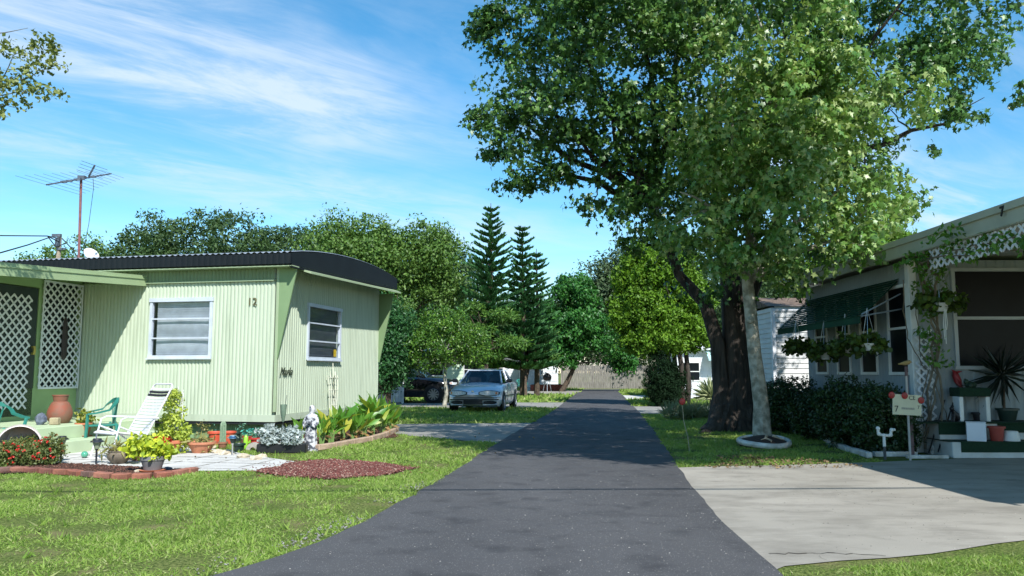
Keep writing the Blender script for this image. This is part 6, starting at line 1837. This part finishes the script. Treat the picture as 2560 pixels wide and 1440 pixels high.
# side view points (y back +, z): front edge -.30, seat rear .22, back top
seat_f, seat_r, back_t = Vector((0, -.34, .40)), Vector((0, .16, .34)), Vector((0, .56, 1.08))
m_ = MB()
for s in (-1, 1):
    X = Vector((hw_ * s, 0, 0))
    m_.tube([seat_f + X, seat_f + X + Vector((0, .06, .02)), seat_r + X, seat_r.lerp(back_t, .05) + X, back_t + X * .98], .014, 8)
m_.tube([seat_f + Vector((-hw_, 0, 0)), seat_f + Vector((hw_, 0, 0))], .014, 8)
m_.tube([back_t + Vector((-hw_ * .98, 0, 0)), back_t + Vector((-hw_ * .8, .015, .03)), back_t + Vector((hw_ * .8, .015, .03)), back_t + Vector((hw_ * .98, 0, 0))], .014, 8)
m_.build('frame', wm_, lo, True)
for s in (-1, 1):
    X = Vector((hw_ * 1.06 * s, 0, 0))
    m_ = MB(); m_.tube([X + Vector((0, -.38, 0)), X + Vector((0, -.24, .60)), X + Vector((0, -.16, .635)), X + Vector((0, .34, .60))], [.013] * 4, 8); m_.build('armrest', wm_, lo, True)
    m_ = MB(); m_.tube([X + Vector((0, .46, 0)), X + Vector((0, .30, .18)), X + Vector((0, -.02, .40)), X + Vector((0, -.26, .5))], .013, 8); m_.build('leg', wm_, lo, True)
    m_ = MB(); m_.tube([X + Vector((0, -.36, .02)), X + Vector((0, .45, .02))], .012, 8); m_.build('floor_runner', wm_, lo, True)
m_ = MB(); m_.tube([(-hw_, -.33, .2), (hw_, -.33, .2)], .011, 6); m_.tube([(-hw_, .3, .18), (hw_, .3, .18)], .011, 6); m_.build('stretcher', wm_, lo, True)
def strap(a, b, t, name, m, sag=.012, w=.046):
    d = (b - a).normalized(); c = a.lerp(b, t); nrm = Vector((0, -d.z, d.y))
    m_ = MB(); vs = []
    for i in range(9):
        x = -hw_ + 2 * hw_ * i / 8; q = c - nrm * (sag * math.sin(math.pi * i / 8)) + nrm * .012 * 0
        for k in (-.5, .5):
            for n_ in (-.004, .004):
                P_ = q + d * (w * k) + nrm * (.012 + n_); vs.append((x, P_.y, P_.z))
    fs = []
    for i in range(8):
        A = 4 * i; fs += [(A, A + 2, A + 6, A + 4), (A + 1, A + 5, A + 7, A + 3), (A, A + 4, A + 5, A + 1), (A + 2, A + 3, A + 7, A + 6)]
    m_.add(vs, fs); return m_
for k in range(9): strap(seat_f, seat_r, .06 + k * .112, 's', wm_, .02).build('strap', wm_, lo)
for k in range(15):
    mm = bl_ if k in (12, 13) else wm_
    q = strap(seat_r, back_t, .06 + k * .0625, 's', mm, .02, .038)
    q.build('strap', mm, lo)
# tipped white tub with red flowers
p = PT(48, 1108, 11.35)
tb_ = thing('tipped_tub', 'white round tub tipped toward the lawn behind the red flowers', 'planter', (p.x, 11.35, .285), R(24))
m_ = MB(); Mx = Matrix.Rotation(R(96), 4, 'X')
m_.lathe([(.275, 0), (.262, .012), (.25, -.06), (.20, -.34), (.001, -.35)], (0, 0, 0), 32, Mx, cap0=False); m_.lathe([(.262, .0), (.285, .008), (.285, -.02), (.26, -.03), (.215, -.37), (.001, -.38)], (0, 0, 0), 32, Mx, cap0=False)
m_.build('tub_body', mat('aged_white_tub', S(226, 222, 218), S(190, 160, 150), 2, .6), tb_, True)
fb = bush('red_flower_bush', 'sprawling bush of small red flowers spilling out of the tipped white tub', tuple(Vector(gl(62, 1166))), [(-.05, .05, .17, .36, .20, .17), (.12, 0, .15, .34, .20, .15), (-.30, 0, .18, .26, .2, .17), (.34, .05, .22, .14, .16, .19), (-.08, .2, .28, .16, .12, .10)], leafmat('bush_olive', [S(74, 92, 44), S(104, 118, 62), S(132, 132, 80)], .25, .5), 640, 18, .05, .034, 76, stems=14, grav=-.2, sr=.004)
P, D, c = crown([(-.05, .0, .18, .38, .24, .18), (.12, -.06, .17, .36, .22, .16), (-.30, -.06, .19, .28, .2, .18), (.34, .0, .24, .16, .18, .2), (-.08, .15, .30, .18, .15, .10)], 120, 6, .012, 9, .8, -.5, .6)
fl_ = leafy('flowers', leafmat('red_petal', [S(208, 46, 40), S(228, 78, 62), S(188, 34, 42)], .3), P, D, .021, 'round', fb, 4, 1.3); fl_['kind'] = 'stuff'
# brick border
bp_ = [(-20, 1183), (30, 1181), (85, 1184), (130, 1186), (180, 1190), (235, 1196), (290, 1198), (345, 1199), (400, 1197), (450, 1190), (495, 1179)]
bcols = [S(150, 92, 74), S(134, 84, 72), S(160, 106, 88), S(124, 92, 82), S(154, 98, 78)]
for k in range(5): mat('red_brick_tone_' + 'abcde'[k], bcols[k], tuple(x * .66 for x in bcols[k]), 9, .92, bump=.008, bscale=60, lo=.4, hi=.6)
pts = [G(*p) for p in bp_]; q = []
for a, b in zip(pts[:-1], pts[1:]): q += [a.lerp(b, j / 6) for j in range(6)]
pos = [q[0]]; 
for x in q:
    if (x - pos[-1]).length > .222: pos.append(x)
rr = random.Random(12)
for i, (a, b) in enumerate(zip(pos[:-1], pos[1:])):
    d = b - a; c = (a + b) / 2
    m_ = MB(); m_.bbox((0, 0, .040), (.212, .10, .068), .006)
    o = m_.build('border_brick', MATS['red_brick_tone_' + 'abcde'[rr.randrange(5)]]); o.location = (c.x, c.y, -.005 + rr.uniform(0, .01)); o.rotation_euler = (R(rr.uniform(-5, 8)), R(rr.uniform(-4, 4)), math.atan2(d.y, d.x) + R(rr.uniform(-7, 7)))
    tag(o, 'red brick in the curved border between lawn and patio', 'brick', 'red bricks edging the patio bed')
# solar lights
def solar(u, v, label, chrome=False, top=1092, stake=True):
    p = Vector(gl(u, v, .016)); h = PT(u, top, p.y).z - .016
    t = thing('solar_path_light', label, 'garden light', p, 0, 'solar path lights around the patio')
    km = chrome_m if chrome else mat('black_lamp_plastic', S(40, 44, 50), S(32, 35, 40), 5, .45)
    m_ = MB(); m_.tube([(0, 0, -.01), (0, 0, h * .52), (0, 0, h * .60)], [.013, .015, .028], 8); m_.build('stake', chrome_m if chrome else km, t, True)
    m_ = MB(); m_.lathe([(.028, h * .60), (.06, h * .86), (.056, h * .86), (.001, h * .62)], (0, 0, 0), 16); m_.build('lens', mat('frosted_lens', S(150, 160, 132), S(130, 140, 116), 9, .25) if not chrome else dkpot, t, True)
    m_ = MB(); m_.lathe([(.092, h * .86), (.09, h * .885), (.06, h * .94), (.055, h), (.001, h)], (0, 0, 0), 16); m_.build('lamp_cap', km, t, True)
solar(152, 1155, 'black solar path light standing beside the red flowers', top=1090)
solar(240, 1160, 'black solar path light in front of the white lounger', top=1096)
solar(461, 1128, 'black solar path light beside the vine covered terracotta pot', top=1079)
solar(581, 1138, 'chrome topped solar path light in front of the cactus', True, 1088)
# gazing ball
t_ = thing('gazing_ball', 'small green glass ball lying on the white patio', 'ball', tuple(Vector(gl(211, 1145, .016))))
m_ = MB(); m_.ball((0, 0, .052), .05, 20); m_.build('glass_ball', mat('green_glass_ball', S(88, 168, 138), S(60, 140, 112), 22, .1, coat=.8), t_, True); m_ = MB(); m_.lathe([(.035, 0), (.03, .012), (.001, .012)], (0, 0, 0), 12); m_.build('base', blackp, t_)
# pots along the front
yel = leafmat('coleus_leaf', [S(196, 206, 52), S(216, 222, 76), S(164, 182, 48), S(120, 146, 50)], .35, .5)
dry = leafmat('dry_stem_leaf', [S(150, 140, 86), S(118, 124, 66), S(172, 160, 108)], .2, .6)
p = pot('flower_pot', 'round weathered brown pot with dry stems left of the grey pot', tuple(Vector(gl(297, 1158, .02))), .135, .085, .18, mat('weathered_brown_pot', S(122, 110, 92), S(84, 74, 62), 5, .75, bump=.004), .010, bulge=.045, rimh=.015)
plant_in(p, dry, [(-.05, 0, .22, .20, .12, .05), (-.1, 0, .20, .24, .12, .06)], 22, 5, .05, .12, 'narrow', 5, grav=.1)
plant_in(p, yel, [(.20, -.02, .22, .14, .12, .09), (.24, -.04, .14, .08, .08, .08)], 26, 6, .045, .065, 'round', 6, grav=.1)
p = pot('flower_pot', 'grey plastic pot with bright yellow leaves standing on an orange saucer', tuple(Vector(gl(381, 1178, .03))), .145, .105, .175, mat('grey_plastic_pot', S(122, 120, 120), S(108, 106, 106), 5, .55), .008, rimh=.05, saucer=.16)
plant_in(p, yel, [(-.02, 0, .27, .20, .14, .08), (-.18, 0, .28, .12, .12, .08), (.18, 0, .25, .12, .10, .07), (.05, 0, .2, .2, .14, .05)], 60, 7, .045, .062, 'round', 7, grav=.0)
plant_in(p, leafmat('red_geranium', [S(206, 60, 44), S(180, 44, 38)], .3), [(.0, .1, .36, .12, .05, .03), (.14, .1, .37, .04, .04, .02)], 6, 8, .02, .035, 'round', 8)
p = pot('flower_pot', 'terracotta pot behind the grey pot with red and yellow foliage', tuple(Vector(gl(350, 1150, .02))), .13, .10, .18, terra_d)
plant_in(p, yel, [(.0, 0, .25, .22, .14, .09), (.25, 0, .26, .16, .12, .08)], 50, 6, .05, .055, 'round', 9)
# vine on trellis in terracotta pot
p = pot('flower_pot', 'large terracotta pot holding the vine covered white trellis', tuple(Vector(gl(424, 1133, .016))), .19, .12, .21, terra, .02, rimh=.05)
vy = leafmat('lime_vine_leaf', [S(168, 184, 66), S(192, 204, 90), S(128, 150, 52), S(206, 214, 108)], .35, .5)
plant_in(p, vy, [(.02, .02, .40, .23, .20, .20), (.03, .02, .62, .17, .15, .18), (.04, .02, .84, .13, .11, .12), (-.02, 0, .28, .28, .22, .10), (.2, 0, .15, .12, .12, .18), (.22, -.02, .30, .10, .1, .16), (.03, .02, .93, .11, .09, .06)], 330, 9, .04, .042, 'leaf', 10, width=1.5)
m_ = MB()
for k, x in enumerate((-.10, -.035, .035, .10)):
    m_.tube([(x * .6 + .02, .05, .18), (x + .02, .05, .75), (x * 1.25 + .03, .05, 1.0 + (.05 if k in (1, 2) else 0))], .007, 5)
for z in (.4, .6, .8, .95): m_.tube([(-.11, .045, z), (.15, .045, z)], .006, 5)
m_.tube([(.17, .0, .1), (.17, .02, .95)], .007, 5)
m_.build('trellis', WHITE, p)
p = pot('flower_bowl', 'wide terracotta bowl with dried trailing plant on the patio edge', tuple(Vector(gl(503, 1132, .012))), .205, .13, .18, mat('pink_terracotta', S(196, 130, 96), S(168, 110, 82), 5, .8, bump=.004), .02, cat='flower pot', rimh=.035)
plant_in(p, dry, [(.0, 0, .19, .20, .16, .03), (.17, -.10, .12, .05, .05, .10), (.17, -.05, .02, .10, .08, .02)], 26, 6, .04, .12, 'narrow', 12)
# cactus and company
p = pot('cactus_pot', 'tall ribbed grey green cactus in a clay pot on stones', tuple(Vector(gl(556, 1122, .0))), .075, .055, .12, terra_d, .01, cat='cactus')
m_ = MB(); n_ = 22; vs, fs = [], []
for i in range(13):
    z = .10 + .36 * i / 12; r0 = .048 * (1.0 if i < 10 else (math.cos((i - 9.6) / 3.6 * math.pi / 2)) + .02)
    for k in range(n_): a = 2 * math.pi * k / n_; r = r0 * (1 + (.10 if k % 2 else -.10)); vs.append((r * math.cos(a), r * math.sin(a), z))
for i in range(12):
    for k in range(n_): j = (k + 1) % n_; fs.append((i * n_ + k, i * n_ + j, i * n_ + n_ + j, i * n_ + n_ + k))
fs.append(tuple(range(12 * n_, 13 * n_))); m_.add(vs, fs); m_.build('cactus_stem', mat('cactus_green', S(128, 148, 120), S(100, 124, 96), 30, .7), p)
orp = mat('orange_red_pot', S(206, 84, 56), S(178, 72, 50), 4, .6)
def put_pot(u, v, label, rt, rb, h, m, **k): return pot('flower_pot', label, tuple(Vector(gl(u, v, .0))), rt, rb, h, m, **k)
put_pot(538, 1113, 'orange red pot left behind the tall cactus', .12, .09, .24, orp)
p = put_pot(572, 1112, 'orange red pot right behind the tall cactus', .105, .085, .24, orp)
p = put_pot(590, 1108, 'dark green jar right of the orange red pots', .075, .085, .20, dkpot)
put_pot(597, 1130, 'dark green pot between the chrome light and the lime cactus', .085, .07, .14, dkpot)
t_ = thing('cactus_ornament', 'lime green cactus shaped ornament left of the red pot', 'ornament', tuple(Vector(gl(614, 1122, .0))))
m_ = MB(); m_.tube([(0, 0, 0), (0, 0, .1), (0, 0, .2), (0, 0, .235)], [.036, .042, .038, .012], 12); m_.tube([(.03, 0, .10), (.07, 0, .11), (.072, 0, .15)], [.016, .018, .012], 8); m_.build('body', mat('lime_ceramic', S(150, 196, 60), S(120, 176, 52), 9, .3), t_, True)
suc = leafmat('succulent_leaf', [S(84, 150, 130), S(110, 150, 120), S(60, 120, 104)], .2, .5)
p = put_pot(645, 1118, 'wide red planter with blue green succulents below the green wall', .16, .12, .17, mat('red_planter', S(196, 62, 54), S(170, 52, 46), 4, .5), sy=.7); plant_in(p, suc, [(0, 0, .22, .15, .08, .07)], 30, 6, .03, .06, 'leaf', 14)
p = put_pot(618, 1112, 'small red pot with teal succulents behind the lime cactus', .075, .06, .16, redpot); plant_in(p, leafmat('teal_leaf', [S(60, 160, 150), S(90, 180, 160)], .2), [(0, 0, .22, .09, .06, .06)], 14, 6, .03, .05, 'leaf', 15)
t_ = thing('stone_arch', 'small grey stone arch ornament in front of the red planter', 'ornament', tuple(Vector(gl(634, 1125, .0))))
m_ = MB(); outer = [(.115 * math.cos(a), .115 * math.sin(a) * 1.1) for a in [math.pi * k / 12 for k in range(13)]]; inner = [(.045 * math.cos(a), .05 * math.sin(a)) for a in [math.pi * k / 12 for k in range(13)]]
for i in range(12):
    a, b, c, d = outer[i], outer[i + 1], inner[i + 1], inner[i]
    m_.add([(p_[0], y, p_[1]) for y in (-.05, .05) for p_ in (a, b, c, d)], [(0, 1, 2, 3), (7, 6, 5, 4), (0, 4, 5, 1), (2, 6, 7, 3)])
m_.build('arch', mat('light_grey_stone', S(172, 166, 156), S(140, 134, 126), 16, .9, bump=.008), t_)
# garden stones
stn = mat('garden_stone', S(214, 202, 178), S(168, 152, 128), 10, .9, bump=.01)
for k, (u, v, r, lb) in enumerate(((545, 1130, .10, 'tan stone right of the wide terracotta bowl'), (566, 1133, .12, 'flat tan stone below the tall cactus'), (530, 1118, .08, 'pinkish stone behind the wide terracotta bowl'), (655, 1140, .08, 'white stone at the lawn edge of the flower bed'), (607, 1141, .10, 'curved white stone beside the chrome light'), (640, 1146, .10, 'pale stone on the edge of the patio tip'), (395, 1172, .05, 'small white stone by the grey pot'), (345, 1178, .05, 'small grey stone left of the grey pot'), (420, 1172, .06, 'dark speckled stone right of the orange saucer'))):
    rock('garden_stone', lb, tuple(Vector(gl(u, v, .03))), r, stn if k != 8 else MATS['bluegrey_rock'], 20 + k, .45)
# small leafy plants against the skirting
for k, (u, v, lb) in enumerate(((520, 1105, 'thin seedling plant left of the tall cactus'), (500, 1106, 'small dark plant behind the terracotta bowl'), (545, 1100, 'blue green leafy stem behind the orange pots'), (600, 1104, 'thin leafy stem behind the lime ornament'))):
    bush('small_plant', lb, tuple(Vector(gl(u, v))), [(0, 0, .22, .10, .06, .16)], suc if k > 1 else dry, 12, 4, .03, .05, 90 + k, cat='plant', stems=4, sr=.004, group='small plants against the green skirting')
# black planter tray and dusty miller
p = Vector(gl(706, 1132)); tr_ = thing('planter_tray', 'long black planter trough with silver leaved plants', 'planter', p, R(4))
m_ = MB(); m_.bbox((0, 0, .075), (.78, .22, .15), .012); m_.build('trough', blackp, tr_)
dm = leafmat('silver_leaf', [S(176, 186, 186), S(150, 162, 160), S(200, 206, 204)], .2, .7)
for k, (x, sz, lb) in enumerate(((-.24, 1.25, 'taller silver leaved dusty miller on the left of the black trough'), (.12, 1.0, 'spreading silver leaved dusty miller on the right of the black trough'))):
    bush('dusty_miller', lb, (p.x + x, p.y - .01, .14), [(0, 0, .13 * sz, .14 * (1.5 if k else 1), .12, .13 * sz), (.05, -.06, .05, .14, .1, .08)], dm, 90, 8, .035, .055, 94 + k, shape='maple', cat='plant', stems=5, sr=.005, grav=-.1, group='silver dusty miller plants')
# hanging green flower cone on a stake at the corner
t_ = thing('flower_cone', 'green metal cone vase on a thin stake at the corner of the green home', 'vase', tuple(Vector(gl(706, 1110))))
z0_ = PT(706, 1062, 13.9).z; z1_ = PT(706, 1016, 13.9).z
m_ = MB(); m_.lathe([(.02, z0_), (.05, (z0_ + z1_) / 2), (.062, z1_), (.056, z1_), (.001, z0_ + .06)], (0, 0, 0), 14); m_.build('cone', mat('aged_green_metal', S(112, 132, 112), S(84, 104, 88), 12, .6), t_, True)
m_ = MB(); m_.tube([(0, 0, 0), (0, 0, z0_ + .02)], .008, 6); m_.tube([(.03, 0, z1_ - .03), (.055, 0, z1_ + .17)], .004, 5); m_.build('stake', dark, t_)
# canna / ginger plants
can_m = leafmat('canna_leaf', [S(62, 118, 44), S(92, 150, 56), S(126, 172, 70), S(78, 134, 50), S(206, 198, 76)], .35, .4, .5)
drl = leafmat('dry_brown_leaf', [S(150, 118, 74), S(116, 88, 58), S(190, 166, 110)], .2, .7)
specs = [(744, 1118, .55, 7), (803, 1112, .50, 14), (830, 1108, .62, 15), (856, 1104, .72, 16), (884, 1100, .62, 15), (908, 1098, .70, 15), (930, 1094, .98, 20), (955, 1090, .85, 18), (976, 1082, .62, 13), (838, 1092, .52, 10), (900, 1086, .70, 12)]
pos_w = ['beside the black trough, left of the statue', 'just right of the statue', 'with yellowing leaves, second right of the statue', 'third right of the statue under the wall trellis', 'fourth right of the statue', 'left of the tallest clump', 'tallest of the row', 'right of the tallest clump', 'at the road end of the row', 'low and close behind the second clump', 'close to the wall behind the middle of the row']
for k, (u, v, h, nl) in enumerate(specs):
    b = Vector(gl(u, v)); t = thing('canna_plant', 'leafy green canna clump ' + pos_w[k], 'plant', b, 0, 'row of cannas along the end wall')
    rng = np.random.default_rng(200 + k); nl = int(nl * 1.4)
    hh = h * (.35 + .6 * rng.random(nl)); a = rng.random(nl) * 6.28
    P = np.c_[np.cos(a) * .05 * hh / h + rng.normal(size=nl) * .04, np.sin(a) * .04 + rng.normal(size=nl) * .03, hh * .62]
    e = rng.uniform(.5, 1.45, nl)
    D = np.c_[np.cos(a) * np.cos(e), np.sin(a) * np.cos(e), np.sin(e)]
    leafy('leaves', can_m, P, D, (.28 + .15 * rng.random(nl)) * (h / .75) ** .5, 'broad', t, 5 + k, .62, .4)
    m_ = MB()
    for i in range(0, nl, 2): m_.tube([(P[i, 0] * .5, P[i, 1] * .5, 0), (P[i, 0], P[i, 1], P[i, 2] + .02)], [.012, .007], 5)
    m_.build('stems', mat('canna_stem', S(120, 150, 84), S(96, 126, 66)), t)
    n2 = 9; a = rng.random(n2) * 6.28
    leafy('dry_leaves', drl, np.c_[np.cos(a) * .06, np.sin(a) * .06, .05 + .15 * rng.random(n2)], np.c_[np.cos(a), np.sin(a), -.45 + .3 * rng.random(n2)], .15, 'broad', t, 9, .7)
# edging blocks in front of the cannas
eb = [(792, 1127), (835, 1121), (880, 1112), (925, 1104), (962, 1093), (992, 1079)]
pts = [G(*p) for p in eb]
for i, (a, b) in enumerate(zip(pts[:-1], pts[1:])):
    d = b - a; m_ = MB(); m_.bbox((0, 0, .05), (d.length * .97, .09, .10), .012)
    o = m_.build('edging_block', mat('tan_edging', S(182, 158, 134), S(146, 124, 104), 8, .9, bump=.01)); c = (a + b) / 2; o.location = (c.x, c.y, 0); o.rotation_euler = (0, 0, math.atan2(d.y, d.x))
    tag(o, 'tan concrete edging block in the row in front of the cannas', 'edging block', 'tan edging blocks before the cannas')
# fan trellis on the end wall
f_ = thing('fan_trellis', 'white fan shaped trellis leaning on the end wall of the green home', 'trellis', TM @ Vector((.10, 2.45, .36)), TH + R(90))
m_ = MB()
hT = 1.05
for k in range(5):
    x0 = -.05 + .025 * k; x1 = -.30 + .15 * k
    m_.tube([(x0 * 3.2, 0, 0), (x1 * .75, .0, hT * .6), (x1 * .85, .03, hT * (.98 if k != 2 else 1.08) - abs(k - 2) * .08)], .010, 5)
for (z, w) in ((.22, .19), (.55, .24), (.82, .25)): m_.tube([(-w, -.0, z), (w, -.0, z)], .008, 5)
m_.build('slats', mat('cream_trellis', S(226, 226, 206), S(200, 202, 180), 5, .6), f_)
m_ = MB()
for q in range(4):
    a = q * .9; m_.tube([(.0 + .04 * math.cos(a), -.01, .30 + .14 * q), (.05 * math.sin(a * 2), -.01, .37 + .14 * q), (-.05 + .03 * q, -.01, .44 + .14 * q)], .007, 5)
m_.build('scrollwork', mat('bronze_scroll', S(86, 84, 60)), f_)
# statue of a robed figure
b = Vector(gl(776, 1126)); stt = thing('garden_statue', 'white weathered robed statue holding something at its chest beside the cannas', 'statue', b, R(-8))
stm = mat('mottled_white_plaster', S(190, 190, 192), S(70, 74, 82), 15, .85, lo=.47, hi=.55)
m_ = MB()
prof = [(-.0, .105, .085, 0), (.0, .108, .088, .03), (0, .105, .085, .08), (0, .098, .078, .18), (.0, .092, .072, .28), (.005, .088, .066, .36), (.01, .098, .068, .43), (.012, .108, .066, .49), (.012, .10, .06, .525), (.012, .052, .046, .55), (.012, .040, .040, .565), (.014, .046, .048, .59), (.014, .052, .056, .62), (.014, .048, .054, .65), (.014, .028, .032, .675), (.014, .002, .002, .682)]
vs, fs = [], []; n_ = 22
for (cx_, rx_, ry_, z) in prof:
    z *= 1.1
    for k in range(n_):
        a = 2 * math.pi * k / n_; f = 1 + (.07 * math.sin(a * 7) if z < .4 else 0); vs.append((cx_ + rx_ * f * math.cos(a), ry_ * f * math.sin(a), z))
for i in range(len(prof) - 1):
    for k in range(n_): j = (k + 1) % n_; fs.append((i * n_ + k, i * n_ + j, i * n_ + n_ + j, i * n_ + n_ + k))
fs.append(tuple(range(n_))[::-1]); m_.add(vs, fs)
for s in (-1, 1): m_.tube([(.095 * s + .01, 0, .545), (.118 * s, -.02, .45), (.09 * s, -.075, .39), (.02 * s, -.092, .44)], [.026, .028, .024, .015], 10)
m_.ball((.0, -.10, .46), .030, 10); m_.ball((.014, -.056, .67), .010, 8)
m_.build('figure', stm, stt, True)
m_ = MB(); m_.bbox((0, 0, .012), (.30, .24, .05), .01); m_.build('base', stm, stt)
